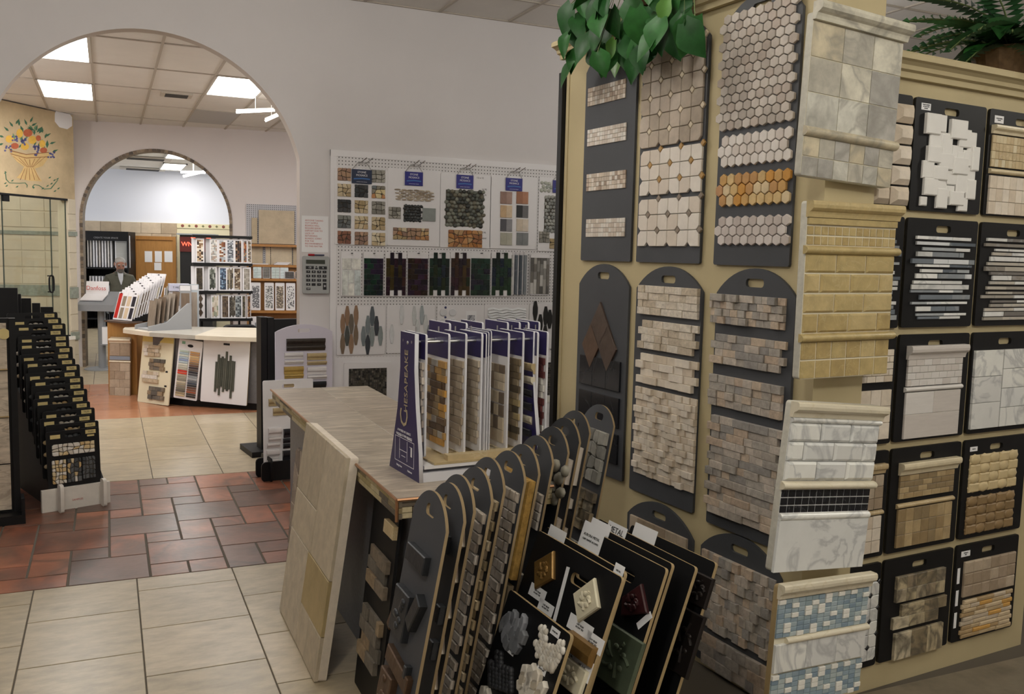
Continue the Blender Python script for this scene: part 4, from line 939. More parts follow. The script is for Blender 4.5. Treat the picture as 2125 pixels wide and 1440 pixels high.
# sloped rack of sample cards
RA = frame((.05, 11.70, .86), (.57, -.82, 0))         # x across the rack, y up the slope and away
sr = empty('sloped_card_rack', RA, 'dark sloped rack on the wooden end cabinet carrying rows of white sample cards', 'rack')
m_tray = mat('rack_tray', hx('54453c'), .5)
MB().box(-.03, .38, -.1, .12, .0, .02, m_tray).build('base', sr)
b = MB(); b.add([(x, y, z) for x in (.345, .355) for (y, z) in ((.0, .02), (.46, .02), (.46, .16), (.42, .17), (.0, .03))], [(0, 1, 2, 3, 4), (9, 8, 7, 6, 5), (0, 5, 6, 1), (2, 7, 8, 3), (0, 4, 9, 5), (1, 6, 7, 2), (3, 8, 9, 4)], m_black); b.build('side', sr)
b = MB(); b.add([(x, y, z) for x in (-.02, .345) for (y, z) in ((-.0, .02), (.45, .15), (.45, .02))], [(0, 1, 2), (5, 4, 3), (0, 3, 4, 1), (1, 4, 5, 2)], m_black); b.build('slope', sr)
m_redc = mat('red_card', hx('b8231c'), .5); m_navy = mat('navy_swatch', hx('23202c'), .5); m_taupe = mat('taupe_swatch', hx('8d7f6d'), .5); m_greenc = mat('dark_green_swatch', hx('2f3a34'), .4); m_sand = mat('sand_swatch', hx('cdb79a'), .5)
for k in range(11):
    for j in range(4):
        f = k / 10; hc = .34 + .1 * f
        o = empty('sample_card', RA @ Matrix.Translation((-.01 + .088 * j, .036 * k, .027 + .12 * f + .004 * ((j * 3 + k) % 3))) @ Matrix.Rotation(-.30, 4, 'X'), 'white sample card, %s row up the sloped rack, %s from the left' % (ordn[k], ordn[j]), 'sample card', 'cards in the sloped rack')
        if k == 0: o['label'] = ('red fronted sample card at the bottom left of the sloped rack', 'sample card with taupe swatches second in the bottom row of the sloped rack', 'sample card with sand swatches third in the bottom row of the sloped rack', 'sample card with two navy swatches at the bottom right of the sloped rack')[j]
        MB().box(0, .084, 0, .007, 0, hc, m_white).build('card', o)
        if (j + k) % 3 == 0: MB().box(.025, .06, -.001, .0, hc - .022, hc - .01, m_black).build('slot', o)
        sw_ = (m_redc, m_taupe, m_sand, m_navy)[j] if k == 0 else (m_greenc if k == 10 and j > 1 else random.choice((m_taupe, m_white, m_white, m_white, m_cream_b)))
        for z0, z1 in (((.02, .32),) if (k == 0 and j == 0) else ((.02, .15), (.17, .29))): MB().box(.012, .072, -.003, .0, z0, z1, sw_).build('swatch', o)
# grey wedge stand with wood plank cards
ws = empty('wedge_card_stand', Vector((.47, 11.2, .815)), 'grey wedge-sided card stand on the desk holding plank samples', 'rack')
m_gplas = mat('grey_plastic', hx('9a9c9f'), .5)
pr = [(-.22, 0), (.3, 0), (.3, .3), (.26, .3), (.0, .09), (-.22, .05)]
a = math.radians(-35)
RM = Matrix.Rotation(math.radians(-65), 4, 'Z')
b = MB(); b.extrude([(p[0], p[1]) for p in pr], .0, .02, m_gplas, M=RM); b.build('side', ws)
b = MB(); b.extrude([(p[0], p[1]) for p in pr], .3, .32, m_gplas, M=RM); b.build('side', ws)
MB().box(.02, .3, -.2, .3, 0, .02, m_gplas, M=RM).build('floor_plate', ws)
m_plank = mat('plank_sample', hx('8f8172'), .5, rand=pal('8f8172', 'a3978a', '7b6a5a', '6b5d50'), noise=(6, .2), streak=(8, 8, 1))
for k in range(6):
    o = MB().box(-.07, .07, -.008, .008, 0, .3, m_plank).build('plank_sample'); o.matrix_world = ws.matrix_world @ RM @ Matrix.Translation((.1 + .012 * k, -.08 + .05 * k, .03 + .02 * k)) @ Matrix.Rotation(-.12, 4, 'X')
    tag(o, 'grey-brown plank sample in the wedge stand on the desk, %s from the front' % ordn[k], 'plank sample', 'planks in the wedge stand')
# tall display sheets behind
for nm, lab, c, x, y, z, w, h, mm in (('display_sheet', 'tall grey plank sheet with white header standing behind the wedge stand', 0, at_y(373, 640, 11.75).x, 11.75, 0, .14, 1.3, m_gplas), ('display_sheet', 'pale blue tall display sheet behind the grey plank sheet', 0, at_y(391, 640, 12.0).x, 12.0, 0, .13, 1.3, mat('pale_sheet', hx('b9c2c8'), .5))):
    B = Board(nm, lab, 'display', frame((x, y, z), (math.cos(-.3), math.sin(-.3), 0)), w, h, .012, 'round', mm, mm, None, .1, False)
    MB().box(.01, w - .01, -.0135, -.012, h - .07, h - .01, m_white).build('header', B.root)
    MB().box(.02, w - .02, -.0135, -.012, .04, h - .1, m_plank if 'plank' in lab else mm).build('sheet', B.root)
cbx = empty('counter_display', Vector((.83, 12.3, .95)), 'white counter display box with printed header behind the card rack', 'display')
MB().box(-.11, .12, 0, .2, 0, .25, m_white).build('box', cbx); MB().box(-.12, .13, -.02, .2, .25, .34, mat('lilac_header', hx('c5c6d8'), .6)).build('header', cbx)
MB().box(-.08, .09, -.004, 0, .06, .22, m_lam).build('window', cbx); text(cbx, 'T MODEL', .035, m_ink, .0, .295, -.022)
# the slips and loose cards on the desk
for k, (x, y) in enumerate(((.48, 11.35), (.55, 11.3), (.62, 11.25), (.66, 11.38))):
    o = MB().box(-.08, .08, -.05, .05, 0, .008, (m_white, m_taupe, m_mdf)[k % 3]).build('loose_tile'); o.location = (x, y - .12, .815 + .009 * (k % 2)); o.rotation_euler = (0, 0, .6 * k)
    tag(o, 'small loose %s tile on the desk beside the wedge stand' % ('white', 'taupe', 'tan', 'pale')[k], 'tile', 'loose tiles on the desk')
# small bundle of upright cards behind
for k in range(9):
    o = MB().box(-.05, .05, -.006, .006, 0, .26, (m_white, m_topg, m_lam)[k % 3]).build('swatch_card'); o.matrix_world = Matrix.Translation((.70 + .03 * k, 12.95, .95 + .02 * (k % 3))) @ Matrix.Rotation(1.1, 4, 'Z') @ Matrix.Rotation(.15, 4, 'Y')
    tag(o, 'upright swatch card behind the sloped rack, %s from the left' % ordn[k], 'swatch card', 'bundle of swatch cards behind the desk')
tbl = empty('back_counter', Vector((.95, 12.9, 0)), 'back counter behind the desk carrying swatch cards', 'counter')
MB().box(-.3, .06, -.65, .3, .9, .95, m_topg).build('top', tbl); MB().box(-.28, .04, -.62, .25, 0, .9, m_lam).build('body', tbl)

# ---- mosaic card tower
TWR = at_y(405, 600, 12.2); TWR.z = 0
tw = empty('mosaic_card_tower', Vector((1.36, 12.35, 0)), 'black wire tower with three tiers of hanging mosaic cards', 'rack')
b = MB()
for z in (.83, 1.19, 1.55, 1.905): b.box(-.36, .38, -.1, .02, z - .018, z + .018, m_black)
for x in (-.25, .22, .36): b.box(x - .012, x + .012, -.01, .02, 0, 1.92, m_black)
b.box(-.3, .36, -.2, .3, 0, .03, m_black); b.build('frame', tw)
pals = [('8c6a48', '3a2a22', 'cbb394', 'efe6d6'), ('9a9a96', 'c9c9c6', 'e6e2da', 'b09a8a'), ('6b3a22', '8f5a34', 'e8e4dc', 'b0b6ba'), ('6f747c', '9aa0a8', '4a4e54', 'c9ccd0'), ('3a2a22', '6b4a34', 'a9927a', '2a2220'), ('8f4a2a', 'b98a5a', '6a6a66', '4a3a2a'), ('6a5a48', '9a8a76', '4a4238', 'b9ae9c')]
pals2 = [('3a332a', '4a4234', '2a241e', '5a4e3c'), ('5f6459', '8a8f86', '3f443c', 'a9aca4'), ('3a4a62', '6a86a0', '9db2c4', '2a3444'), ('5f5648', '8f8470', '3f3a30', 'a99f8a'), ('4a3a2c', '8f7a60', 'c9bfae', '6a5a48'), ('9a948a', '8a8478', 'b4aea4', 'a39c90')]
pals3 = [('4a3d32', '3d342c', '57493c', '463a30'), ('c9bda6', '8f6a5a', '9aa08a', 'dcd4c4'), ('5a4a3c', '6a5a4a', '4a3c30', '75644f'), ('4a453c', '6f6a5c', '3a362e', '8f897a'), ('5f6668', '8a9294', '40464a', 'a3abac'), ('3a352e', '57503f', '2c2823', '6f6752'), ('6a4a32', '8f6a48', '4a3626', 'a9855c')]
posn = (('top', 1.565, .335, (('-.30', .0),)),)
for ti, (z, ps, xs) in enumerate(((1.565, pals, (-.27, -.10, .005, .105, .205, .29, .345)), (1.205, pals2, (-.28, -.12, .01, .10, .19, .31)), (.845, pals3, (-.27, -.09, .035, .125, .2, .27, .335)))):
    tn = ('top', 'middle', 'bottom')[ti]
    for k, (x, pc) in enumerate(zip(xs, ps)):
        w = .105 if k < len(xs) - 2 or ti == 1 else .05
        for rep in range(2):
            o = empty('mosaic_card', tw.matrix_world @ Matrix.Translation((x - .05 * (1 - rep) * (k < 5), -.04 - .035 * rep, z)) @ Matrix.Rotation(-.3 if rep == 0 else -.05, 4, 'Z'), 'narrow mosaic card hanging on the card tower, %s tier, %s from the left' % (tn, ordn[k]), 'sample card')
            if rep == 0:
                o['label'] = 'white card edge behind the %s front card from the left, %s tower tier' % (ordn[k], tn); o['group'] = 'rear cards on the %s tier of the tower' % tn
                MB().box(-w / 2, w / 2, 0, .008, 0, .315, m_white).build('card', o); continue
            MB().box(-w / 2, w / 2, 0, .008, 0, .315, m_white).build('card', o)
            mm = mat('tower_%d_%d' % (ti, k), hx(pc[0]), .3, rand=pal(*pc), noise=(30, .1))
            nc, nr = ((3, 13) if (k + ti) % 2 == 0 else (4, 16)) if w > .06 else (2, 14)
            if ti == 2 and k == 0:
                for r in range(3): link('lozenge_tile', prism_mesh([(0, -.055), (.03, 0), (0, .055), (-.03, 0)], .006, .001, mm), o, (0, 0, .08 + .09 * r))
                continue
            bb = MB(); W2 = w * .7; H2 = .28
            if ti > 0 and k in (1, 3): nc, nr = 4, 4
            for r in range(nr):
                for c in range(nc):
                    bb.prism([(-W2 / 2 + (c + .5) * W2 / nc + p[0], .02 + (r + .5 + (.3 if nr == 4 and c % 2 else 0)) * H2 / (nr + .3) + p[1]) for p in rect(W2 / nc * .94, H2 / (nr + .3) * .95)], .005, .0006, mm, random.random() + .001)
            so = bb.build('mosaic_strip', o); so['kind'] = 'stuff'
# ---- pegboard, shelves and oak case on the right of the small arch
PEGP = .0278
def peg_mat(name, base, p, r):
    m = bpy.data.materials.new(name); m.use_nodes = True; nt = m.node_tree; N = nt.nodes; L = nt.links; b = N['Principled BSDF']; b.inputs['Roughness'].default_value = .6
    tc = N.new('ShaderNodeTexCoord'); sp = N.new('ShaderNodeSeparateXYZ'); L.new(tc.outputs['Object'], sp.inputs[0]); sq = []
    for ax in ('X', 'Z'):
        d = N.new('ShaderNodeMath'); d.operation = 'DIVIDE'; d.inputs[1].default_value = p; L.new(sp.outputs[ax], d.inputs[0])
        f = N.new('ShaderNodeMath'); f.operation = 'FRACT'; L.new(d.outputs[0], f.inputs[0])
        s_ = N.new('ShaderNodeMath'); s_.operation = 'SUBTRACT'; s_.inputs[1].default_value = .5; L.new(f.outputs[0], s_.inputs[0])
        q = N.new('ShaderNodeMath'); q.operation = 'MULTIPLY'; L.new(s_.outputs[0], q.inputs[0]); L.new(s_.outputs[0], q.inputs[1]); sq.append(q)
    ad = N.new('ShaderNodeMath'); ad.operation = 'ADD'; L.new(sq[0].outputs[0], ad.inputs[0]); L.new(sq[1].outputs[0], ad.inputs[1])
    lt = N.new('ShaderNodeMath'); lt.operation = 'LESS_THAN'; lt.inputs[1].default_value = r * r; L.new(ad.outputs[0], lt.inputs[0])
    mx = N.new('ShaderNodeMix'); mx.data_type = 'RGBA'; L.new(lt.outputs[0], mx.inputs[0]); mx.inputs[6].default_value = (*base, 1); mx.inputs[7].default_value = (.02, .02, .02, 1); L.new(mx.outputs[2], b.inputs['Base Color'])
    return m
m_peg = peg_mat('pegboard_perforated', hx('dcdadb'), PEGP, .16); m_peg2 = peg_mat('pegboard_grey', hx('b9b9be'), .03, .2)
u0, z1 = far(511, 423, .03); u1 = u0 + 1.6
pb = empty('pegboard', FW @ Matrix.Translation((u0, -.03, 1.5)), 'grey perforated panel with stone slabs right of the small arch', 'pegboard')
MB().box(0, 1.6, 0, .028, 0, z1 - 1.5, m_peg2).build('panel', pb)
for z in (1.835, 1.525): MB().box(-.02 if z > 1.6 else .1, 1.6, -.16, 0, z - 1.5 - .035, z - 1.5, m_oak2).build('shelf', pb)
m_slab = mat('stone_slab', hx('b9a98f'), .6, rand=pal('bcac92', 'b4a489', 'c2b399'), noise=(7, .14), bump=(20, .2))
for k, (a, c, z0, z1) in enumerate(((522, 534, 1.84, 2.22), (537, 611, 1.84, 2.34), (520, 545, 1.53, 1.8), (551, 561, 1.53, 1.8), (562, 606, 1.53, 1.8), (608, 640, 1.53, 1.79))):
    ua = far(a, 480, .06)[0]; ub = far(c, 480, .06)[0]
    o = link('stone_slab', prism_mesh(rect(ub - ua, z1 - z0), .02, .003, m_slab)); o.matrix_world = FW @ Matrix.Translation(((ua + ub) / 2, -.045, (z0 + z1) / 2 + .002))
    tag(o, ('narrow beige stone strip on the upper shelf', 'large beige stone slab on the upper shelf', 'beige stone slab at the left end of the lower shelf', 'slim beige stone slab second on the lower shelf', 'wide beige stone slab third on the lower shelf', 'beige stone slab at the right end of the lower shelf, cut by the arch')[k] + ' of the grey pegboard', 'slab')
OP = Vector((1.95, 14.0, 0)); OF = frame((1.95, 13.87, 0), (1, -.16, 0))
oc = empty('oak_display_case', OF, 'open oak case with mosaic boards right of the card tower', 'bookcase')
b = MB(); b.add([(x, y, z) for x in (-.06, -.02) for (y, z) in ((-.3, 0), (0, 0), (0, 1.54), (-.08, 1.54))], [(0, 1, 2, 3), (7, 6, 5, 4), (0, 4, 5, 1), (2, 6, 7, 3), (0, 3, 7, 4), (1, 5, 6, 2)], m_oak); b.build('side', oc)
b = MB(); b.add([(x, y, z) for x in (1.0, 1.04) for (y, z) in ((-.3, 0), (0, 0), (0, 1.54), (-.08, 1.54))], [(0, 1, 2, 3), (7, 6, 5, 4), (0, 4, 5, 1), (2, 6, 7, 3), (0, 3, 7, 4), (1, 5, 6, 2)], m_oak); b.build('side', oc)
MB().box(-.02, 1.0, -.03, 0, 0, 1.53, m_oak).build('back', oc)
for z, d in ((1.52, .12), (1.315, .15), (.845, .24), (.4, .28)): MB().box(-.04, 1.02, -d, 0, z - .02, z + .015, m_oak2).build('shelf', oc)
m_bw = [mat('oc_%d' % i, hx(p[0]), .3, rand=pal(*p), noise=(20, .1)) for i, p in enumerate((('6f6f74', '77777c', '66666c', 'e0e0e2'), ('2a2a2c', 'e6e6e4', '8a8a88', 'c9c9c4'), ('6a5a46', '8f7c62', '4a3e30', 'c9bda8'), ('2c2c30', 'f0f0ee', 'b9b9bc', 'e6e6e8'), ('2c2c30', 'f0f0ee', '5a7a5a', 'e6e6e8')))]
for k, x in enumerate((.0, .19, .345, .5, .655)):
    B = Board('mosaic_sample_board', ('white board with grey dotted mosaic, first from the left in the oak case', 'white board with black and white mosaic, second in the oak case', 'white board with brown mosaic, third in the oak case', 'white board with bright black and white mosaic, fourth in the oak case', 'white board cut by the arch jamb, fifth in the oak case')[k], 'sample board', OF @ Matrix.Translation((x, -.16, .862)) @ Matrix.Rotation(-.14, 4, 'X'), .135, .41, .008, 'round', m_white, m_white, None, .1, False)
    B.small(.018, .117, .03, .36, 7, 22, m_bw[k], .005)
for k, (x, w, h, pc) in enumerate(((.03, .12, .17, 'b9c9c8'), (.165, .11, .17, '4a4238'), (.29, .12, .17, 'b4c2be'), (.415, .12, .17, 'c9d6d8'), (.48, .14, .11, '332c28'), (.63, .14, .11, '5a4a3c'))):
    B = Board('glass_sample_board', 'small sample board of %s glass tiles on the top shelf of the oak case' % ('pale aqua', 'dark brown', 'white seamed', 'light blue', 'low black', 'low brown')[k], 'sample board', OF @ Matrix.Translation((x, -.12 - (.03 if k > 3 else 0), 1.331)) @ Matrix.Rotation(-.1, 4, 'X'), w, h, .006, 'round', m_white, m_white, None, .1, False)
    B.grid(.005, w - .005, .005, h - .005, 2, 4, mat('ocg' + pc, hx(pc), .2, noise=(10, .15)), .005)
B = Board('tile_sample_board', 'white board of upright grey glass sticks at the foot of the oak case', 'sample board', OF @ Matrix.Translation((-.02, -.35, .0)) @ Matrix.Rotation(-.1, 4, 'X'), .26, .78, .012, 'round', m_white, m_white, None, .1, False)
for k in range(9): tile(B.root, 'glass_stick', .018, .3, .008, m_glassg, .04 + .022 * k, .46 + .05 * (k % 3) - .02, .001, -B.t)
for k in range(3):
    o = MB().box(-.1, .1, -.06, .06, 0, .012, m_white).build('flat_sample'); o.location = OF @ Vector((.42 + .02 * k, -.062, 1.536 + .0125 * k)); tag(o, '%s white flat sample of the pile on top of the oak case' % ('lowest', 'middle', 'topmost')[k], 'sample', 'pile on the oak case')
o = MB().box(-.12, .12, -.06, .06, 0, .012, m_white).build('flat_sample'); o.location = OF @ Vector((.12, -.062, 1.536)); tag(o, 'white flat sample lying alone on top of the oak case', 'sample')
# black chair behind the desk
cp = at_y(497, 680, 11.55)
ch = empty('office_chair', Vector((cp.x, 11.55, 0)), 'black padded office chair behind the desk, only its back showing', 'chair')
pr = rrect(-.21, .21, 0, .36, .07, 4); o = link('backrest', prism_mesh([(p[0], p[1]) for p in pr], .06, .015, m_black), ch, (0, 0, cp.z - .32))
MB().box(-.23, .23, 0, .46, .42, .49, m_black).build('seat', ch); MB().tube([(0, .23, .06), (0, .23, .42)], .03, m_steel).build('column', ch)
MB().tube([(0, .0, cp.z - .2), (0, .06, cp.z - .3), (0, .1, .45)], .02, m_black).build('back_bar', ch)
for k in range(5): MB().tube([(0, .23, .08), (.26 * math.cos(k * 1.2566), .23 + .26 * math.sin(k * 1.2566), .04)], .018, m_black).build('leg', ch)
# grey information stand
sp = at_z(213, 766, 0); sf = frame(sp, (math.cos(-.35), math.sin(-.35), 0))
st = empty('information_stand', sf, 'grey pedestal stand with a white folder and leaflet pocket by the small arch', 'stand')
m_gst = mat('stand_grey', hx('8c8f93'), .45)
MB().lathe([(.24, 0), (.24, .012), (.22, .02), (.05, .024)], m_gst, 24).build('base', st); MB().tube([(0, 0, .02), (0, 0, .9)], .052, m_gst, 16).build('column', st)
b = MB(); b.add([(x, y, z) for x in (-.26, .24) for (y, z) in ((-.2, .84), (.22, .84), (.22, 1.1), (-.2, .93))], [(0, 1, 2, 3), (7, 6, 5, 4), (0, 4, 5, 1), (2, 6, 7, 3), (0, 3, 7, 4), (1, 5, 6, 2)], m_gst); b.build('console', st)
b = MB(); b.box(-.0, .2, -.03, 0, .55, .62, m_gst); b.box(-.0, .2, -.1, 0, .36, .37, m_gst); b.box(0, .2, -.015, 0, .36, .6, m_gst); b.build('leaflet_pocket', st, (.03, -.05, -.0))
o = MB().box(.0, .17, -.06, -.035, .36, .6, m_label).build('leaflet'); o.matrix_world = sf @ Matrix.Translation((.045, -.056, .012)); tag(o, 'printed leaflet in the pocket of the grey pedestal stand', 'leaflet')
fo = empty('display_folder', sf @ Matrix.Translation((-.08, .02, 1.03)), 'open white folder with red script lettering standing on the grey pedestal stand', 'folder')
MB().box(-.17, .14, 0, .012, .0, .2, m_white).build('panel', fo, (0, .08, .02), (-.2, 0, 0)); MB().box(-.17, .14, -.14, .08, -.002, .012, m_white).build('flap', fo, (0, 0, .0), (.35, 0, 0))
text(fo, 'Danfoss', .085, mat('red_script', hx('c0392b'), .6), -.015, .12, .055)

# ---- the man
def person():
    root = empty('person', Matrix.Translation((.17, 15.3, 0)) @ Matrix.Rotation(math.radians(8), 4, 'Z') @ Matrix.Scale(.955, 4), 'grey-haired bearded person in an olive jacket and white collar, head bowed, behind the desk', 'person')
    V = [(0, 0, .88, .15, .115), (0, .0, 1.02, .165, .12), (0, 0, 1.2, .17, .125), (0, .01, 1.34, .13, .1), (0, -.01, 1.405, .062, .062), (0, -.045, 1.45, .055, .058), (0, -.075, 1.49, .068, .085), (0, -.085, 1.545, .078, .1), (0, -.075, 1.6, .06, .08),
         (-.17, .01, 1.32, .075, .07), (-.225, .02, 1.2, .065, .065), (-.25, .01, 1.03, .055, .055), (-.215, -.12, .9, .046, .046), (-.18, -.2, .86, .035, .03),
         (.17, .01, 1.32, .075, .07), (.225, .02, 1.2, .065, .065), (.25, .0, 1.03, .055, .055), (.2, -.13, .92, .046, .046), (.16, -.21, .89, .035, .03),
         (-.09, 0, .8, .1, .1), (-.1, -.01, .48, .07, .075), (-.1, .01, .1, .05, .05), (-.1, -.12, .045, .045, .035),
         (.09, 0, .8, .1, .1), (.1, -.01, .48, .07, .075), (.1, .01, .1, .05, .05), (.1, -.12, .045, .045, .035)]
    E = [(0, 1), (1, 2), (2, 3), (3, 4), (4, 5), (5, 6), (6, 7), (7, 8), (3, 9), (9, 10), (10, 11), (11, 12), (12, 13), (3, 14), (14, 15), (15, 16), (16, 17), (17, 18), (0, 19), (19, 20), (20, 21), (21, 22), (0, 23), (23, 24), (24, 25), (25, 26)]
    def skin(V, E, name, mats, rule, sub=2):
        me = bpy.data.meshes.new(name); me.from_pydata([v[:3] for v in V], E, []); o = bpy.data.objects.new(name, me); COL.objects.link(o)
        m1 = o.modifiers.new('skin', 'SKIN'); m2 = o.modifiers.new('sub', 'SUBSURF'); m2.levels = sub
        for i, v in enumerate(V): me.skin_vertices[0].data[i].radius = v[3:5]
        me.skin_vertices[0].data[0].use_root = True
        bpy.context.view_layer.update()
        r = bpy.data.meshes.new_from_object(o.evaluated_get(bpy.context.evaluated_depsgraph_get())); bpy.data.objects.remove(o)
        r.materials.clear()
        for m in mats: r.materials.append(m)
        for p in r.polygons: p.material_index = rule(p.center); p.use_smooth = True
        return link(name, r, root)
    m_skin = mat('skin', hx('b98672'), .6); m_jack = mat('jacket_olive', hx('66665a'), .85, noise=(12, .15), bump=(20, .6)); m_jean = mat('jeans', hx('2b3350'), .9); m_shoe = mat('shoe', hx('1d1a18'), .6); m_hair = mat('hair_grey', hx('c4c2be'), .8, noise=(60, .15), bump=(90, .5)); m_shirt = mat('shirt_white', hx('dfe3ea'), .8); m_beard = mat('beard_grey', hx('77706a'), .9, noise=(70, .2))
    def rule(c):
        if c.z > 1.40 and abs(c.x) < .12: return 0
        if c.y < -.175 and .8 < c.z < .95: return 0
        if c.z > .86 or abs(c.x) > .2: return 1
        return 2 if c.z > .09 else 3
    skin(V, E, 'body', (m_skin, m_jack, m_jean, m_shoe), rule)
    # collar, jacket hem and open shirt front
    b = MB(); b.lathe([(.1, 0), (.085, .03), (.075, .07), (.07, .068), (.08, .02), (.095, -.005)], m_jack, 18); b.build('jacket_collar', root, (0, -.005, 1.36), smooth=True)
    b = MB(); b.add([(-.045, -.075, 1.43), (.045, -.075, 1.43), (.03, -.128, 1.3), (0, -.14, 1.2), (-.03, -.128, 1.3), (-.05, -.03, 1.44), (.05, -.03, 1.44)], [(0, 1, 2, 4), (4, 2, 3), (5, 0, 4), (1, 6, 2)], m_shirt); b.build('shirt_front', root)
    b = MB(); b.tube([(0, -.137, 1.22), (0, -.14, 1.08), (0, -.125, .94)], .005, m_lam, 6); b.build('zip', root)
    hp = Matrix.Translation((0, -.08, 1.555)) @ Matrix.Rotation(.5, 4, 'X')
    def ell(name, c, r, m, n=12, cut=None):
        vs = []; fs = []; R_ = 8
        for i in range(R_ + 1):
            t = math.pi * i / R_
            for k in range(n): vs.append(hp @ Vector((c[0] + r[0] * math.sin(t) * math.cos(2 * math.pi * k / n), c[1] + r[1] * math.sin(t) * math.sin(2 * math.pi * k / n), c[2] + r[2] * math.cos(t))))
        for i in range(R_):
            for k in range(n): fs.append((i * n + k, (i + 1) * n + k, (i + 1) * n + (k + 1) % n, i * n + (k + 1) % n))
        mb = MB(); mb.add(vs, fs, m); return mb.build(name, root, smooth=True)
    ell('hair', (0, .03, .03), (.081, .088, .062), m_hair); ell('nose', (0, -.108, -.015), (.014, .022, .03), m_skin); ell('beard', (0, -.07, -.085), (.055, .045, .04), m_beard)
    ell('moustache', (0, -.1, -.052), (.035, .014, .01), m_beard)
    for sx in (-1, 1): ell('ear', (.085 * sx, .0, -.01), (.012, .025, .035), m_skin); ell('eye', (.032 * sx, -.092, .012), (.012, .008, .007), m_ink); ell('eyebrow', (.032 * sx, -.097, .032), (.022, .008, .006), m_hair)
    for sx, hx_, hy, hz in ((-1, -.165, -.24, .845), (1, .145, -.25, .875)):
        for k in range(4):
            x = hx_ + (k - 1.5) * .019
            MB().tube([(x, hy + .03, hz), (x, hy - .03 - .006 * (k in (1, 2)), hz - .012), (x, hy - .05, hz - .035)], [.0095, .0085, .007], m_skin, 6).build('finger', root)
        MB().tube([(hx_ - sx * .035, hy + .05, hz), (hx_ - sx * .05, hy + .01, hz - .01), (hx_ - sx * .045, hy - .02, hz - .02)], [.011, .01, .008], m_skin, 6).build('thumb', root)
    bk = empty('open_catalogue', root.matrix_world @ Matrix.Translation((0, -.27, .86)), 'open sample catalogue on a dark cart in front of the standing person', 'catalogue')
    MB().box(-.2, .2, -.14, .02, -.06, -.045, m_white).build('pages', bk)
    ct = empty('sample_cart', root.matrix_world @ Matrix.Translation((0, -.36, 0)), 'dark steel cart in front of the standing person', 'cart')
    MB().box(-.24, .24, -.14, .14, .77, .8, m_black).build('top', ct)
    for x in (-.22, .22):
        for y in (-.12, .12): MB().box(x - .012, x + .012, y - .012, y + .012, 0, .77, m_black).build('leg', ct)
person()
# ------------------------------------------------------------------ white pegboard on the arch wall
YB = WY - .022
def wp(px, py, y=YB): return at_y(px, py, y)
tl = wp(686, 310); rb = wp(1215, 345); zb = wp(690, 742).z
pg = empty('pegboard', Vector((tl.x, WY - .004, zb - .85)), 'white framed perforated wall panel hung with stone and glass sample boards', 'pegboard')
HB = tl.z - zb + .85; WB = rb.x - tl.x + .2
MB().box(.05, WB, -.016, 0, .85, HB - .045, m_peg).build('perforated_panel', pg)
MB().box(.05, WB, -.0165, 0, 0, .85, m_white).build('plain_panel', pg)
MB().box(0, .05, -.02, 0, 0, HB, m_white).build('frame_side', pg); MB().box(.0, WB, -.021, 0, HB - .05, HB, m_white).build('frame_top', pg)
def wboard(name, label, TL, BR, y=YB, t=.008, m=m_white, hole=False, cat='sample board', group=None):
    a, c = wp(*TL, y), wp(*BR, y)
    return Board(name, label, cat, frame((a.x, y + .0, c.z), (1, 0, 0)), c.x - a.x, a.z - c.z, t, 'round', m, m, group, .1, hole)
def ZP(a, c): return (620 + a / 2.5714, 300 + c / 2.5714)
m_blue = mat('hang_tag_blue', hx('2b2b80'), .5); m_bluedk = mat('hang_tag_navy', hx('26304a'), .5); m_wtxt = mat('white_print', hx('e9e9ee'), .6); m_wave = mat('tag_wave', hx('3f6fb0'), .5)
def hang_tag(B, px0, py0, px1, py1, m=m_blue):
    u0, u1, v0, v1 = B.box((px0, py0), (px1, py1))
    w, h = u1 - u0, v1 - v0
    o = tile(B.root, 'hang_tag', w, h, .002, m, (u0 + u1) / 2, (v0 + v1) / 2, .0002, -B.t - .008)
    text(o, 'STONE', h * .2, m_wtxt, 0, h * .3, -.0022); text(o, 'MOSAICS', h * .2, m_wtxt, 0, h * .08, -.0022)
    text(o, 'NATURAL MOSAIC DESIGNS', h * .06, m_wtxt, 0, -h * .38, -.0022)
    link('wave_stripe', prism_mesh([(-w * .4, -.01), (0, -.004), (w * .4, -.008), (w * .4, .002), (0, .006), (-w * .4, .0)], .0004, .0001, m_wave), o, (0, -.0022, -h * .14))
    cx, cz = (u0 + u1) / 2, v1
    MB().tube([(u0 + .005, -B.t - .01, cz), (cx - .03, -B.t - .02, cz + .06), (cx + .03, -B.t - .02, cz + .06), (u1 - .005, -B.t - .01, cz)], .0025, m_steel, 6).build('hanger_wire', B.root)
    for s in (-1, 1): MB().tube([(cx + .025 * s, .02, cz + .05), (cx + .025 * s + .01, -.05, cz + .055), (cx + .025 * s + .045, -.1, cz + .09)], .004, m_steel, 6).build('peg_hook', B.root)
FS = {'rust': pal('a98a70', '9b7b68', 'b09078', '8f7466'), 'grey': pal('8c8a82', '9a978e', 'a5a299', '7f7d76'), 'tan': pal('c4b393', 'b5a17e', 'cdbd9f', 'a99570'), 'blk': pal('3a3c3e', '2f3133', '47484a', '35383a'), 'mix': pal('8a8578', 'c08a5c', '6f7678', 'd8c79a'), 'pale': pal('cfc0a0', 'd9ccb0', 'c4b08c', 'bfa884'), 'red': pal('8a5f4c', '7d5546', '966a56', '704c40'), 'green': pal('74787a', '666b6c', '80837f', '5c6062'), 'gold': pal('c29a62', 'b8895a', 'a87a55', 'c9a878')}
FM = {k: mat('flagstone_' + k, v[0], .8, rand=v, noise=(40, .15)) for k, v in FS.items()}
B = wboard('stone_sample_board', 'white board of fourteen small flagstone squares, leftmost of the tagged boards', ZP(192, 120), ZP(470, 540))
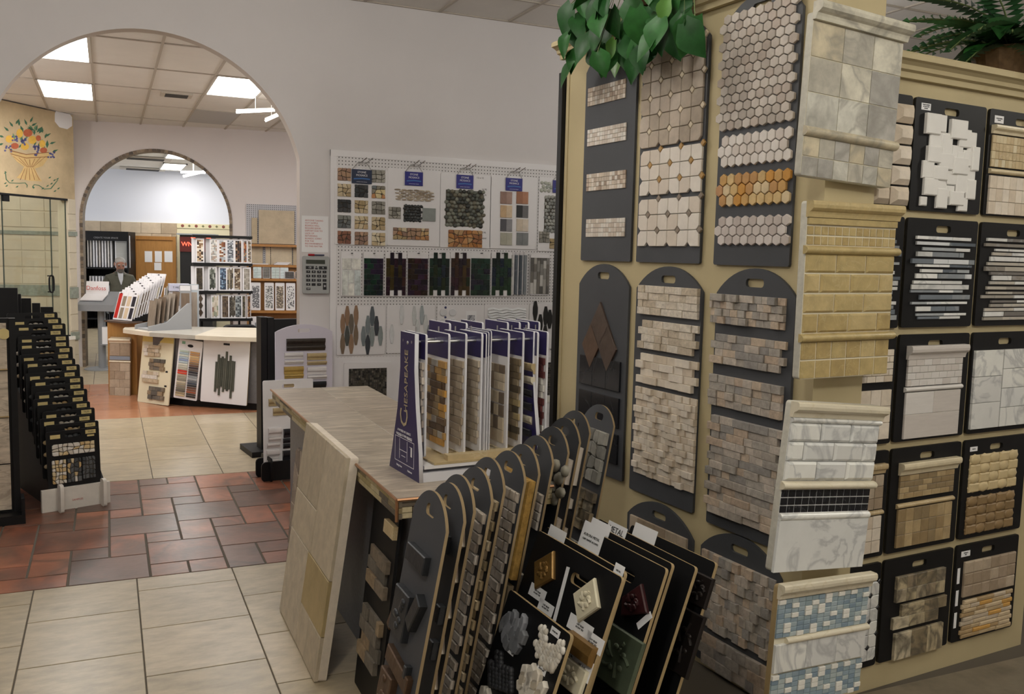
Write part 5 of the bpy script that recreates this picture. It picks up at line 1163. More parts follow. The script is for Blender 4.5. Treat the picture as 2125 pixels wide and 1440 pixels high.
cells = {(0, 0): 'rust', (2, 0): 'grey', (0, 1): 'tan', (1, 1): 'blk', (2, 1): 'mix', (0, 2): 'blk', (1, 2): 'tan', (2, 2): 'grey', (0, 3): 'green', (1, 3): 'pale', (2, 3): 'tan', (0, 4): 'red', (1, 4): 'rust', (2, 4): 'pale'}
for (i, j), k in cells.items():
    u, v = B.uv(*ZP(206 + 91 * i, 122 + 84 * j + 5 * i)); u1, v1 = B.uv(*ZP(279 + 91 * i, 196 + 84 * j + 5 * i)); B.stones(u, u1, v1, v, 3, 3, FM[k], .009, .004, .34, None, 'stone', .002)
hang_tag(B, *ZP(281, 130), *ZP(388, 212), m_bluedk)
B = wboard('stone_sample_board', 'white tagged board of stacked pebbles, black pebbles and tan flagstones, second from left', ZP(475, 122), ZP(748, 545))
u0, u1, v0, v1 = B.box(ZP(512, 235), ZP(706, 305))
m_peb = mat('pebble_tan', hx('b3a48f'), .5, rand=pal('b9ab98', 'a99a86', 'c4b8a6', '9a8d7c'), noise=(30, .1)); m_pebk = mat('pebble_black', hx('2e3133'), .4, rand=pal('2c2f31', '36393b', '404446', '26292b'), noise=(20, .15))
B.pebbles(u0, u1, v0, v1, .026, .0075, m_peb, .012, rot=.1)
u0, u1, v0, v1 = B.box(ZP(478, 330), ZP(545, 398)); B.stones(u0, u1, v0, v1, 3, 3, FM['grey'], .009, .004)
u0, u1, v0, v1 = B.box(ZP(557, 318), ZP(652, 415)); B.backing(u0 + .005, u1 - .003, v0 + .005, v1 - .005); B.pebbles(u0, u1, v0, v1, .014, .013, m_pebk, .01, fill=1.06)
u0, u1, v0, v1 = B.box(ZP(660, 338), ZP(728, 410)); B.grid(u0, u1, v0, v1, 1, 1, mat('slate_square', hx('8b918e'), .6, noise=(20, .1)), .01, 0)
u0, u1, v0, v1 = B.box(ZP(502, 440), ZP(694, 512)); B.stones(u0, u1, v0, v1, 8, 3, FM['gold'], .009, .004, .3, [FM['gold'], FM['tan'], FM['rust']])
hang_tag(B, *ZP(565, 143), *ZP(660, 222))
B = wboard('stone_sample_board', 'white tagged board with a big dark pebble square over orange flagstones', ZP(757, 150), ZP(1018, 555))
m_pebg = mat('pebble_greengrey', hx('55584f'), .45, rand=pal('4a4d47', '5f635a', '3c3f3a', '74776c', '7c7e72', '2f312e', '6a6656'), noise=(20, .15))
u0, u1, v0, v1 = B.box(ZP(782, 236), ZP(982, 445)); B.backing(u0 + .006, u1 - .004, v0 + .006, v1 - .006); B.pebbles(u0, u1, v0, v1, .0185, .017, m_pebg, .012, jit=.45, fill=1.08)
u0, u1, v0, v1 = B.box(ZP(797, 452), ZP(978, 552)); B.stones(u0, u1, v0, v1, 7, 4, mat('flagstone_orange', hx('b27f4e'), .8, rand=pal('b5804c', 'a8703f', 'c08d5c', 'b7956c', '9a6a48'), noise=(40, .15)), .009, .004)
hang_tag(B, *ZP(840, 160), *ZP(929, 238))
for i, (a, c) in enumerate(((968, 178), (990, 240), (990, 270), (985, 470), (985, 500))): u, v = B.uv(*ZP(a, c)); text(B.root, ('12 x 12', '16.95', 'sq ft', '17.95', 'sealed')[i], .022, m_ink, u, v, -B.t - .0004)
B = wboard('stone_sample_board', 'white board with eight two-tone stone squares, fourth of the tagged boards', ZP(1024, 160), ZP(1262, 560))
for (i, j, c1, c2) in ((0, 0, '96786c', 'a98c80'), (1, 0, 'a06f55', 'b07e62'), (0, 1, 'c4a681', 'd6c0a2'), (1, 1, '2f3032', '6b6a6c'), (0, 2, '56545a', '8d8b8e'), (1, 2, 'c9bba8', 'd4c8b8'), (0, 3, 'a9a797', 'b0ae9f'), (1, 3, '7c7f80', '808384')):
    u, v = B.uv(*ZP(1076 + 86 * i, 250 + 73 * j)); u1, v1 = B.uv(*ZP(1136 + 86 * i, 318 + 73 * j))
    for k, c in enumerate((c1, c2)): tile(B.root, 'stone_tile', (u1 - u) / 2 - .0005, v - v1, .009, mat('two_tone_' + c, hx(c), .6, noise=(18, .12)), u + (u1 - u) * (.25 + .5 * k), (v + v1) / 2, .001, -B.t)
hang_tag(B, *ZP(1103, 177), *ZP(1190, 250))
B = wboard('stone_sample_board', 'white board of grey pebbles cut off by the cabinet, fifth of the tagged boards', ZP(1283, 172), ZP(1530, 575))
m_pebs = mat('pebble_grey', hx('8a8c88'), .5, rand=pal('8d8f8b', '7d807d', '9a9c97', 'a3a49e'), noise=(20, .1))
u0, u1, v0, v1 = B.box(ZP(1310, 270), ZP(1480, 475)); B.backing(u0 + .006, u1 - .004, v0 + .006, v1 - .006); B.pebbles(u0, u1, v0, v1, .017, .016, m_pebs, .011, fill=1.05)
u0, u1, v0, v1 = B.box(ZP(1288, 195), ZP(1345, 255)); B.pebbles(u0, u1, v0, v1, .02, .018, mat('pebble_pale', hx('a4aaa0'), .5, rand=pal('a4aaa0', 'b3b6ab')), .01)
u0, u1, v0, v1 = B.box(ZP(1282, 462), ZP(1336, 525)); B.stones(u0, u1, v0, v1, 3, 3, FM['grey'])
u0, u1, v0, v1 = B.box(ZP(1338, 500), ZP(1480, 560)); B.stones(u0, u1, v0, v1, 5, 3, FM['tan'])
hang_tag(B, *ZP(1354, 190), *ZP(1440, 262))
# row of iridescent glass boards
GL = [('pale opal blocks', ('c9d2d2', 'd4d8d4', 'bfcccf', 'dcdcd6')), ('green and petrol bricks', ('1f3a38', '2a4a44', '24303e', '35284a', '1c4a3c')), ('plum and bronze columns', ('3a1f36', '4a2a2a', '4f4326', '241c34', '5a4a1e')), ('violet and brown bricks', ('34203a', '42284a', '3a2a24', '241a30', '4a2433')), ('dark green columns', ('16302a', '1f4034', '203040', '0f1f20', '2a3a22')), ('maroon and green columns', ('3f1f2c', '4a2f22', '2a3a20', '2b1a2a', '553f1c')), ('deep green bricks', ('1a342c', '24483a', '2c2a3e', '173038', '20402c')), ('blue green columns', ('182a3f', '1f4030', '1b2f2a', '14243a', '2a4a30'))]
xs = ((226, 332), (345, 450), (462, 572), (579, 687), (694, 803), (809, 913), (917, 1018), (1028, 1133))
for k, ((a, c), (nm, pc)) in enumerate(zip(xs, GL)):
    B = wboard('glass_sample_board', 'white hanging board of %s in iridescent glass' % nm, ZP(a, 572), ZP(c, 810), YB - .006, .006)
    m = mat('iris_' + nm.split()[0] + str(k), hx(pc[0]), .18, rand=[tuple(v * (.55 if k else 1) for v in q_) for q_ in pal(*pc)], noise=(12, .45), bump=(30, .5), spec=.6)
    w, h = B.w, B.h
    if k == 0:
        for (x0, x1, z0, z1) in ((.04, .48, .6, .86), (.5, .96, .6, .86), (.04, .33, .02, .59), (.35, .64, .3, .59), (.35, .64, .02, .29), (.66, .96, .02, .59)): tile(B.root, 'glass_tile', (x1 - x0) * w - .002, (z1 - z0) * h - .002, .006, m, (x0 + x1) / 2 * w, (z0 + z1) / 2 * h, .001, -B.t)
    elif 'bricks' in nm: B.grid(.02 * w, .98 * w, .02 * h, .86 * h, 3, 7, m, .006, .0015, 'glass_tile', .5)
    else:
        nc = 5
        for c in range(nc):
            z = .14 * h if c in (1, 3) else .02 * h; top = .99 * h if c in (1, 3) else .86 * h
            n_ = 3 if c % 2 else 4; hh = (top - z) / n_
            for r in range(n_): tile(B.root, 'glass_tile', w * .94 / nc - .0015, hh - .0015, .006, m, w * (.03 + .94 * (c + .5) / nc), z + (r + .5) * hh, .001, -B.t)
    MB().tube([(w / 2, .03, h - .012), (w / 2, -.05, h - .01)], .004, m_black, 6).build('peg_hook', B.root)
for k in range(4):
    a = 1143 + 24 * k; p = wp(*ZP(a, 572)); q = wp(*ZP(a, 800))
    o = empty('glass_sample_board', Matrix.Translation((p.x, YB - .03, q.z)) @ Matrix.Rotation(-1.1 + .1 * k, 4, 'Z'), 'glass board turned edge-on beside the silver strip board, %s from the left' % ordn[k], 'sample board', 'edge-on glass boards on the pegboard')
    MB().box(-.12, 0, -.004, .004, 0, p.z - q.z, m_white).build('panel', o); MB().box(-.118, -.004, -.01, -.004, 0, p.z - q.z - .03, m_glassg).build('glass_strip', o)
B = wboard('glass_sample_board', 'hanging board of upright silver and grey strips, last in the glass row', ZP(1238, 585), ZP(1330, 803), YB - .006, .006)
m_sil = mat('silver_strip', hx('8c8a86'), .3, rand=pal('8c8a86', 'a9a6a0', '5f5d5a', 'c9c7c2', '74706a'), noise=(9, .1))
for c in range(6):
    z = .01
    while z < B.h * .9:
        l = min(random.choice((.07, .1, .13)), B.h * .92 - z); tile(B.root, 'glass_tile', B.w / 6.4, l - .0015, .006, m_sil, B.w * (.07 + .172 * c), z + l / 2, .001, -B.t); z += max(l, .01)
# third row: long hexagon samples
def lozenges(B, cols, h, w, mats_):
    for (x, z0, n_, ms) in cols:
        for r in range(n_):
            q = [(-w * .22, -h / 2), (w * .22, -h / 2), (w / 2, -h * .15), (w / 2, h * .15), (w * .22, h / 2), (-w * .22, h / 2), (-w / 2, h * .15), (-w / 2, -h * .15)]
            link('lozenge_tile', prism_mesh(q, .009, .002, mats_[ms[r]]), B.root, (x, -B.t, z0 + (r + .5) * (h + .002)))
lm = [mat('loz_%d' % i, hx(c), .5, noise=(20, .1)) for i, c in enumerate(('94775f', '6f665a', '4c4f4c', '7d6a57', '3c4047', '5a6268', '8b9494', '7b8488', 'd4d6d8', 'a3acb0', 'cfd2d2', '1f1e1d', '8e8f82'))]
B = wboard('lozenge_sample_board', 'white board of long brown and blue-grey lozenge tiles, left end of the third row', ZP(202, 862), ZP(458, 1118), YB, .008)
hh = B.h * .405; ww = B.w * .095
lozenges(B, [(B.w * .12, .01, 2, (3, 0)), (B.w * .21, B.h * .19, 2, (2, 0)), (B.w * .295, .01, 2, (0, 1)), (B.w * .39, B.h * .2, 2, (3, 0)), (B.w * .545, B.h * .18, 1, (7,)), (B.w * .635, .0, 1, (4,)), (B.w * .635, B.h * .4, 1, (7,)), (B.w * .725, B.h * .17, 1, (6,)), (B.w * .725, B.h * .59, 1, (5,)), (B.w * .815, B.h * .39, 1, (4,)), (B.w * .9, B.h * .18, 1, (6,))], hh, ww, lm)
B = wboard('lozenge_sample_board', 'white board of pale lozenge tiles, second in the third row', ZP(470, 856), ZP(722, 1108), YB, .008)
lozenges(B, [(B.w * .1, B.h * .2, 1, (8,)), (B.w * .3, B.h * .6, 1, (8,)), (B.w * .56, B.h * .58, 1, (10,)), (B.w * .63, B.h * .3, 1, (10,)), (B.w * .72, B.h * .59, 1, (9,)), (B.w * .8, B.h * .4, 1, (10,)), (B.w * .88, B.h * .18, 1, (7,))], B.h * .4, B.w * .085, lm)
B = wboard('ring_sample_board', 'white board with blue dotted ring mosaic beside its small photo, third row', ZP(738, 858), ZP(985, 1010), YB, .008)
m_ring = mat('ring_tile', hx('d9dade'), .4); m_bdot = mat('ring_dot', hx('3f4470'), .4)
for i in range(2):
    for j in range(2):
        link('ring_tile', prism_mesh([(.034 * math.cos(a * .628), .034 * math.sin(a * .628)) for a in range(10)], .008, .003, m_ring), B.root, (.055 + .085 * i, -B.t, B.h - .06 - .085 * j))
for i, j in ((1, 0), (0, 1), (2, 1), (1, 2), (1, 1)): link('dot_tile', dome_mesh(.011, .011, .006, m_bdot, 8), B.root, (.0125 + .0425 * 2 * i * .5 + .0425 * i * 0 + .0425 * (i) * 0 + .02, -B.t, B.h - .018 - .0425 * 2 * j * .5))
B.label(B.w * .72, B.h * .55, .1, .13)
B.small(B.w * .72 - .035, B.w * .72 + .035, B.h * .42, B.h * .66, 6, 6, mat('ring_photo', hx('888a92'), .5, rand=pal('6a6c78', 'b9bbc2', '9a9ca6', 'd4d6da')), .0015, .001, 'photo_print', y=-B.t - .0008)
B = wboard('wave_sample_board', 'white board of white wavy relief tiles, third row', ZP(990, 852), ZP(1222, 985), YB, .008)
m_wv = mat('wave_white', hx('e2e4e6'), .4)
for r in range(7):
    n_ = 14; x0 = .03 + .008 * (r % 2); x1 = B.w - .03; z = B.h * .16 + r * B.h * .1; pts = [(x0 + (x1 - x0) * i / n_, z + .006 * math.sin(i * 1.35 + r * .9)) for i in range(n_ + 1)]
    b = MB()
    for (a, za), (c, zc_) in zip(pts, pts[1:]): b.add([(a, 0, za), (c, 0, zc_), (c, -.012 - .003 * (r % 2), zc_ + .004), (a, -.012 - .003 * (r % 2), za + .004), (c, 0, zc_ + .022), (a, 0, za + .022)], [(0, 1, 2, 3), (3, 2, 4, 5)], m_wv)
    b.build('wave_tile', B.root, (0, -B.t, 0))
B = wboard('lozenge_sample_board', 'white board of black and grey-green lozenge tiles beside the cabinet, third row', ZP(1232, 850), ZP(1500, 1085), YB, .008)
lozenges(B, [(B.w * .1, B.h * .22, 2, (11, 11)), (B.w * .2, B.h * .35, 1, (11,)), (B.w * .3, B.h * .1, 2, (11, 11)), (B.w * .38, B.h * .45, 1, (11,)), (B.w * .55, .01, 2, (12, 12)), (B.w * .64, B.h * .3, 1, (12,))], B.h * .42, B.w * .09, lm)
# dark little mosaics at the bottom
m_dm = mat('dark_mosaic', hx('3c3a36'), .3, rand=pal('3c3a36', '54504a', '2c2b2a', '66625a', '48443c'), noise=(30, .2))
B = wboard('mosaic_sample_board', 'white board with square of tiny dark mosaic, low on the wall behind the table', ZP(240, 1165), ZP(495, 1420), YB, .01)
u0, u1, v0, v1 = B.box(ZP(267, 1196), ZP(467, 1400)); B.small(u0, u1, v0, v1, 20, 17, m_dm, .006)
B = wboard('mosaic_sample_board', 'white board with tiny dark mosaic beside the cabinet, low on the wall', ZP(1290, 1135), ZP(1500, 1420), YB, .01)
u0, u1, v0, v1 = B.box(ZP(1318, 1162), ZP(1480, 1330)); B.small(u0, u1, v0, v1, 16, 14, m_dm, .006); B.small(u0, u1, v0 - .07, v0 - .01, 10, 1, m_wsq, .006)
# calculator, notice and marker on the pier by the arch
cl = wp(627, 531, WY); cr_ = wp(681, 609, WY); W_, H_ = cr_.x - cl.x, cl.z - cr_.z
ca = empty('wall_calculator', frame((cl.x, WY - .002, cr_.z), (1, 0, 0)), 'giant grey wall calculator with black keys on the pier beside the arch', 'calculator')
m_cgrey = mat('calculator_grey', hx('a6a8a8'), .4)
o = link('body', curve_mesh([rrect(0, W_, 0, H_, .012)], .03, (m_cgrey,)), ca)
tile(ca, 'display', W_ * .72, H_ * .11, .002, mat('lcd', hx('3c4038'), .3), W_ * .48, H_ * .85, .0004, -.03)
m_key = mat('key_black', hx('1e1f24'), .4)
def key(x, z, w, h, s):
    o = tile(ca, 'key', w * W_, h * H_, .006, m_key, x * W_, z * H_, .002, -.03)
    if s: text(o, s, h * H_ * .75, m_wtxt, 0, 0, -.0062)
key(.26, .695, .3, .08, 'CE'); key(.51, .67, .1, .04, ''); key(.76, .695, .3, .08, '%'); key(.51, .72, .05, .03, '')
for r, row in enumerate(('789\u00f7', '456\u00d7', '123-', '0.=')):
    for c, s in enumerate(row): key(.2 + .207 * c, .585 - .113 * r, .145, .065, s)
key(.83, .2, .13, .18, '+'); key(.21, .13, .15, .06, 'OFF')
a = wp(626, 447, WY); c = wp(681, 524, WY); W_, H_ = c.x - a.x, a.z - c.z
no = empty('paper_notice', frame((a.x, WY - .001, c.z), (1, 0, 0)), 'white paper notice with red capitals taped above the calculator', 'notice')
MB().box(0, W_, -.0015, 0, 0, H_, m_label).build('sheet', no)
for i, l in enumerate('ANYONE TAKING|OUT SAMPLE|BOARDS WILL|REQUIRE $20.00|DEPOSIT DUE TO|LACK OF|RETURNING|BOARDS. SORRY|FOR THE|INCONVENIENCE|TO THIS MATTER'.split('|')): text(no, l, H_ * .062, m_red, W_ * .12, H_ * (.87 - .071 * i), -.002, 'LEFT')
mk = empty('marker_pen', Vector(wp(655, 529, WY - .015)), 'red-capped marker pen lying on top of the calculator', 'pen')
MB().tube([(-.06, 0, 0), (-.01, 0, 0)], .009, mat('marker_red', hx('a01f28'), .4)).build('cap', mk); MB().tube([(-.01, 0, 0), (.07, 0, 0)], .006, mat('marker_body', hx('4c5068'), .4)).build('barrel', mk)

# ------------------------------------------------------------------ black display wing in the arch, moulding boards
bw = at_z(541, 944, 0)
bl = empty('display_wing', frame((bw.x, bw.y, 0), (math.cos(.12), math.sin(.12), 0)), 'tall black display wing standing in the arch beside the moulding boards', 'display stand')
bh = at_plane(545, 658, (bw.x, bw.y, 0), Vector((0, 1, 0))).z
MB().box(0, .05, -.02, .12, .03, bh - .0, m_black).build('edge_post', bl); MB().box(.06, .115, -.01, .1, .03, bh - .005, m_black).build('edge_post', bl); MB().box(.12, .46, .0, .06, .03, bh - .02, m_black).build('panel', bl); MB().box(-.1, .5, -.1, .3, 0, .05, m_black).build('foot', bl)
m_lav = mat('lavender_board', hx('cfcad8'), .6)
m_mdk = mat('moulding_dark', hx('3a332e'), .3, noise=(30, .4)); m_mw = mat('moulding_white', hx('dcd8d8'), .35, noise=(10, .06)); m_mtan = mat('moulding_tan', hx('b9a57c'), .4, noise=(20, .12)); m_mgold = mat('moulding_gold', hx('b0924e'), .4, noise=(20, .15)); m_mblk = mat('moulding_black', hx('26272c'), .3)
def chair_rail(B, u0, u1, v, m, h=.055): B.crown(u0, u1, v, v + h, .028, m, 'moulding', 0)
yl = 7.22
a = at_y(577, 705, yl); c = at_y(692, 705, yl)
Lb = lean_board('moulding_sample_board', 'lavender arched board with pairs of stone mouldings behind the table end', (a.x - .02, yl, 0), (c.x + .0, yl + .03, 0), at_y(630, 676, yl).z + .01, m_lav, .02, .012, 'arch', rise=.06)
def pz(px, py): return Lb.uv(px, py)
for (x0, y0, x1, y1, m) in ((594, 703, 674, 716, m_mdk), (594, 718, 674, 726, m_mdk), (590, 732, 628, 744, m_mw), (590, 748, 629, 754, m_mw), (637, 733, 676, 746, m_mtan), (637, 750, 677, 756, m_mtan), (589, 761, 629, 775, m_mgold), (590, 777, 629, 784, m_mgold), (637, 762, 676, 776, m_mw), (637, 779, 677, 786, m_mw), (589, 791, 628, 802, m_mtan), (636, 792, 676, 806, m_mblk), (589, 815, 628, 826, m_mw), (636, 815, 676, 826, m_mtan)):
    u0, v1 = pz(x0, y0); u1, v0 = pz(x1, y1)
    if v1 - v0 > .028: Lb.crown(u0, u1, v0, v1, .025, m, 'moulding', 0)
    else: Lb.liner(u0, u1, (v0 + v1) / 2, v1 - v0, .014, m, 'moulding', 0)
f0 = at_z(542, 1000, 0); f1 = Vector((f0.x + .42, f0.y + .05, 0))
sb = empty('board_stand', frame(f0, f1 - f0), 'low black slotted floor stand holding the white moulding board beside the table', 'stand')
o = link('side_plate', curve_mesh([rrect(0, .42, 0, .15, .03)], .015, (m_black,)), sb, (0, 0, 0)); o = link('side_plate', curve_mesh([rrect(0, .42, 0, .15, .03)], .015, (m_black,)), sb, (0, .16, 0))
for x in (.06, .36): o = link('cross_plate', curve_mesh([rrect(-.06, .22, 0, .18, .03)], .012, (m_black,)), sb, (x, 0, 0), (0, 0, math.pi / 2))
B2 = lean_board('moulding_sample_board', 'white board of pale and black mouldings in the low black floor stand', (f0.x + .03, f0.y + .075, .04), (f1.x, f1.y + .08, .04), .72, m_white, -.02 + .05, .012)
def pz2(px, py): return B2.uv(px, py)
for (x0, y0, x1, y1, m) in ((557, 828, 600, 840, m_mtan), (566, 847, 600, 860, m_mtan), (556, 889, 583, 905, m_mw), (556, 908, 582, 915, m_mw), (554, 920, 580, 927, m_mw), (588, 890, 615, 906, m_mblk), (587, 910, 615, 917, m_mblk), (587, 921, 615, 928, m_mblk), (553, 935, 579, 950, m_mw), (552, 954, 578, 960, m_mw), (586, 935, 614, 952, m_mblk), (585, 956, 614, 962, m_mblk)):
    u0, v1 = pz2(x0, y0); u1, v0 = pz2(x1, y1); u1 = min(u1, B2.w - .01)
    if v1 - v0 > .028: B2.crown(u0, u1, v0, v1, .025, m, 'moulding', 0)
    else: B2.liner(u0, u1, (v0 + v1) / 2, v1 - v0, .014, m, 'moulding', 0)

# ------------------------------------------------------------------ left: stepped black boards and the wing rack
p0 = at_z(127, 1064, 0); A19 = math.radians(19); ux = Vector((math.cos(A19), math.sin(A19), 0)); nn = EZ.cross(ux)
m_glab = mat('gold_label', hx('cdba80'), .5); m_wood = mat('white_wood', hx('d9d4cc'), .7, noise=(8, .08))
stn = empty('floor_board_stand', frame(p0, ux), 'white wooden floor stand with rounded prongs carrying the black stepped boards', 'stand')
MB().box(-.1, .33, .05, .075, 0, .15, m_wood).build('front_board', stn)
for x in (-.0, .27):
    o = link('prong', curve_mesh([rrect(-.03, .035, 0, .19, .022, 4)], .022, (m_wood,)), stn, (x + .011, .0, 0), (0, 0, -math.pi / 2))
text(stn, 'SAMPLES', .018, m_red, .12, .06, .0492)
b = MB()
for x in (-.03, .29):
    b.add([(x + s, y, z) for s in (0, .03) for (y, z) in ((.08, 0), (.95, 0), (.95, .85), (.08, .1))], [(0, 1, 2, 3), (7, 6, 5, 4), (0, 4, 5, 1), (2, 6, 7, 3), (0, 3, 7, 4), (1, 5, 6, 2)], m_black)
for k in range(8): b.box(-.03, .32, .12 + .11 * k, .135 + .11 * k, .1 + .09 * k, .13 + .09 * k, m_black)
b.build('stepped_frame', stn)
NB = 20
m_wp = mat('pebble_white', hx('d3cbbd'), .6, rand=pal('d8d1c4', 'cbc0ae', 'e0d9ce', 'c9b79a'), noise=(20, .1)); m_rc = [mat('rough_white', hx('d3cdc2'), .7, rand=pal('d6d0c6', 'cbc2b4', 'dcd7cf'), noise=(25, .1)), mat('rough_gold', hx('cbb284'), .7, rand=pal('cdb487', 'c2a473', 'd4c19c'), noise=(25, .12)), mat('rough_dark', hx('4e5052'), .7, rand=pal('4e5052', '3f4244', '5b5d5f'), noise=(25, .1))]
for k in range(NB):
    f = k / (NB - 1); jx = (0, .012, -.01, .016, .0, -.012, .01)[k % 7] * (k > 0)
    o = p0 + ux * (-.052 + jx - .005 * f) + nn * (.085 + .77 * f) + EZ * (.125 + .735 * f)
    z = EZ * math.cos(.06) + nn * math.sin(.06)
    B = Board('stone_sample_board', 'black board with gold labels, %s from the front of the stepped floor stand' % ordn[k], 'sample board', frame(o, ux, z), .333, .40, .01, 'round', m_black, m_black, 'stepped black boards on the left', .1, (.165, .366, .1, .026))
    w, h = B.w, B.h
    if k % 3 != 1:
        B.label(.055, h - .036, .062, .026, None, m=m_glab)
    o2 = B.label(w - .055, h - .024, .066, .026, ('TILES',), .016, m=m_glab); B.label(w - .055, h - .05, .045, .012, None, m=m_glab)
    if k == 0:
        B.stones(.03, .3, .235, .315, 8, 3, m_rc[0], .011, .004, .3, [m_rc[0], m_rc[0], m_rc[1]])
        B.stones(.025, .115, .05, .21, 4, 6, m_rc[1], .011, .004, .3, [m_rc[0], m_rc[1]]); B.stones(.12, .21, .05, .21, 4, 5, m_rc[2], .011, .004, .3, [m_rc[0], m_rc[2], m_rc[2], m_rc[1]]); B.stones(.215, .3, .06, .21, 4, 5, m_rc[2], .011, .004, .3)
    else:
        m = (m_wp, m_rc[2], m_rc[1], m_rc[0])[k % 4]
        nb_ = 6
        for i in range(nb_): link('pebble', dome_mesh(.018, .013, .012, m, 8), B.root, (.08 + .034 * i, -B.t, .31 + .005 * (i % 2)))
        for r in range(3):
            for i in range(4): link('pebble', dome_mesh(.02, .016, .012, m, 8), B.root, (.03 + .03 * (i % 2) + .24 * (i // 2), -B.t, .08 + .08 * r))
# tall black sample wings behind
for k, (px, py, w) in enumerate(((-20, 597, .17), (36, 610, .06), (44, 619, .12), (66, 629, .1), (84, 637, .1))):
    yy = 7.72 + .08 * k; a = at_y(px, py, yy); c = at_y((36, 43, 64, 83, 110)[k], py, yy)
    o = MB().box(0, c.x - a.x, 0, .03, 0, a.z, m_black).build('black_wing_panel'); o.location = (a.x, yy, 0)
    tag(o, 'tall black sample wing behind the stepped boards, %s of the descending row' % ('first and highest', 'second', 'third', 'fourth', 'fifth and lowest')[k], 'panel')
# wing rack with big stone tiles at the left picture edge
e0 = at_z(44, 1078, 0)
wr = empty('tile_wing_rack', frame(e0, (math.cos(.12), math.sin(.12), 0)), 'black wing rack with large veined stone tiles at the left edge of the photo', 'rack')
zt_ = at_plane(30, 660, e0, Vector((0, 1, 0))).z
MB().box(-.7, .0, 0, .03, .06, zt_, m_black).build('panel', wr); MB().box(-.035, .0, -.02, .0, 0.03, zt_, m_black).build('edge', wr); MB().box(-.7, .02, -.12, .3, 0, .06, m_black).build('foot', wr)
b = MB(); b.box(.0, .02, -.1, .04, 0.0, .16, m_black); b.build('foot_prong', wr)
m_vt = mat('veined_tile', hx('b3a593'), .4, rand=pal('b3a593', 'a99b88', 'bdb09e'), noise=(7, .3), vein=(3, hx('6f5d4c'), .03), streak=(1, 1, 3))
for k in range(4): tile(wr, 'stone_tile', .62, .29, .01, m_vt, -.36, .22 + .298 * k, .002, -.0)
for k in range(2): tile(wr, 'wood_strip', .62, .008, .02, m_mdf, -.36, .22 + .15 + .298 * 2 + .298 * k * 0 + .004 - .298 * k, .001, -.002)
lg = link('logo_disc', prism_mesh([(.034 * math.cos(a * .3927), .034 * math.sin(a * .3927)) for a in range(16)], .004, .001, m_glab), wr, tuple(wr.matrix_world.inverted() @ at_plane(8, 693, e0 - Vector((0, .012, 0)), Vector((-math.sin(.12), math.cos(.12), 0)))))
# ------------------------------------------------------------------ the table
TZ = .9
a = at_z(556, 805, TZ); c = at_z(828, 1036, TZ); bR = at_z(768, 803, TZ)
X0, X1, Y0, Y1 = (a.x + c.x) / 2, bR.x, c.y, (a.y + bR.y) / 2
m_ttop = mat('plank_stone_top', hx('b3a695'), .3, rand=pal('b1a494', 'b6aa99', 'ada08f'), noise=(4, .3), vein=(2.5, hx('847868'), .09, .6), streak=(1.2, 1, 7))
m_copper = mat('copper_trim', hx('a57a58'), .35, .6); m_edge2 = mat('edge_mosaic', hx('b3a37c'), .6, rand=pal('b8a984', 'a8976c', '8c7c5c', 'c2b492', '6a6052'), noise=(30, .2)); m_tbase = mat('table_base', hx('6b6c72'), .45, noise=(60, .2))
tb = empty('sample_table', Vector(((X0 + X1) / 2, (Y0 + Y1) / 2, 0)), 'long table with grey-brown stone top, mosaic edge and dark base', 'table')
cx, cy = (X0 + X1) / 2, (Y0 + Y1) / 2
MB().box(X0 - cx + .02, X1 - cx - .02, Y0 - cy + .02, Y1 - cy - .02, TZ - .075, TZ - .012, m_mdf).build('core', tb)
y = Y0
n_ = 6; L_ = (Y1 - Y0) / n_
for k in range(n_):
    for j in range(2):
        w2 = (X1 - X0) / 2
        o = link('top_tile', prism_mesh(rect(round(w2 - .002, 3), round(L_ - .002, 3)), .012, .001, m_ttop), tb, (X0 - cx + w2 * (j + .5), Y0 - cy + L_ * (k + .5), TZ - .012), (-math.pi / 2, 0, 0))
b = MB()
for q in (((X0, Y0), (X1, Y0)), ((X0, Y0), (X0, Y1))):
    for z in (TZ - .003,): b.tube([(q[0][0] - cx, q[0][1] - cy, z), (q[1][0] - cx, q[1][1] - cy, z)], .006, m_copper, 6)
b.tube([(X0 - cx, Y0 - cy, TZ), (X0 - cx, Y0 - cy, TZ - .08)], .006, m_copper, 6); b.build('metal_trim', tb)
for r in range(3):
    z = TZ - .022 - .021 * r; x = 0
    while x < X1 - X0 - .01:
        l = min(random.choice((.06, .09, .12)), X1 - X0 - x); o = link('edge_tile', prism_mesh(rect(round(l - .002, 3), .019), .012, .001, m_edge2), tb, (X0 - cx + x + l / 2, Y0 - cy + .02, z)); x += l
    y = 0
    while y < Y1 - Y0 - .01:
        l = min(random.choice((.09, .12, .16)), Y1 - Y0 - y); o = link('edge_tile', prism_mesh(rect(round(l - .002, 3), .019), .012, .001, m_edge2), tb, (X0 - cx + .02, Y1 - cy - y - l / 2, z), (0, 0, -math.pi / 2)); y += l
MB().box(X0 - cx + .1, X1 - cx - .08, Y0 - cy + .12, Y1 - cy - .1, 0, TZ - .075, m_tbase).build('base', tb)
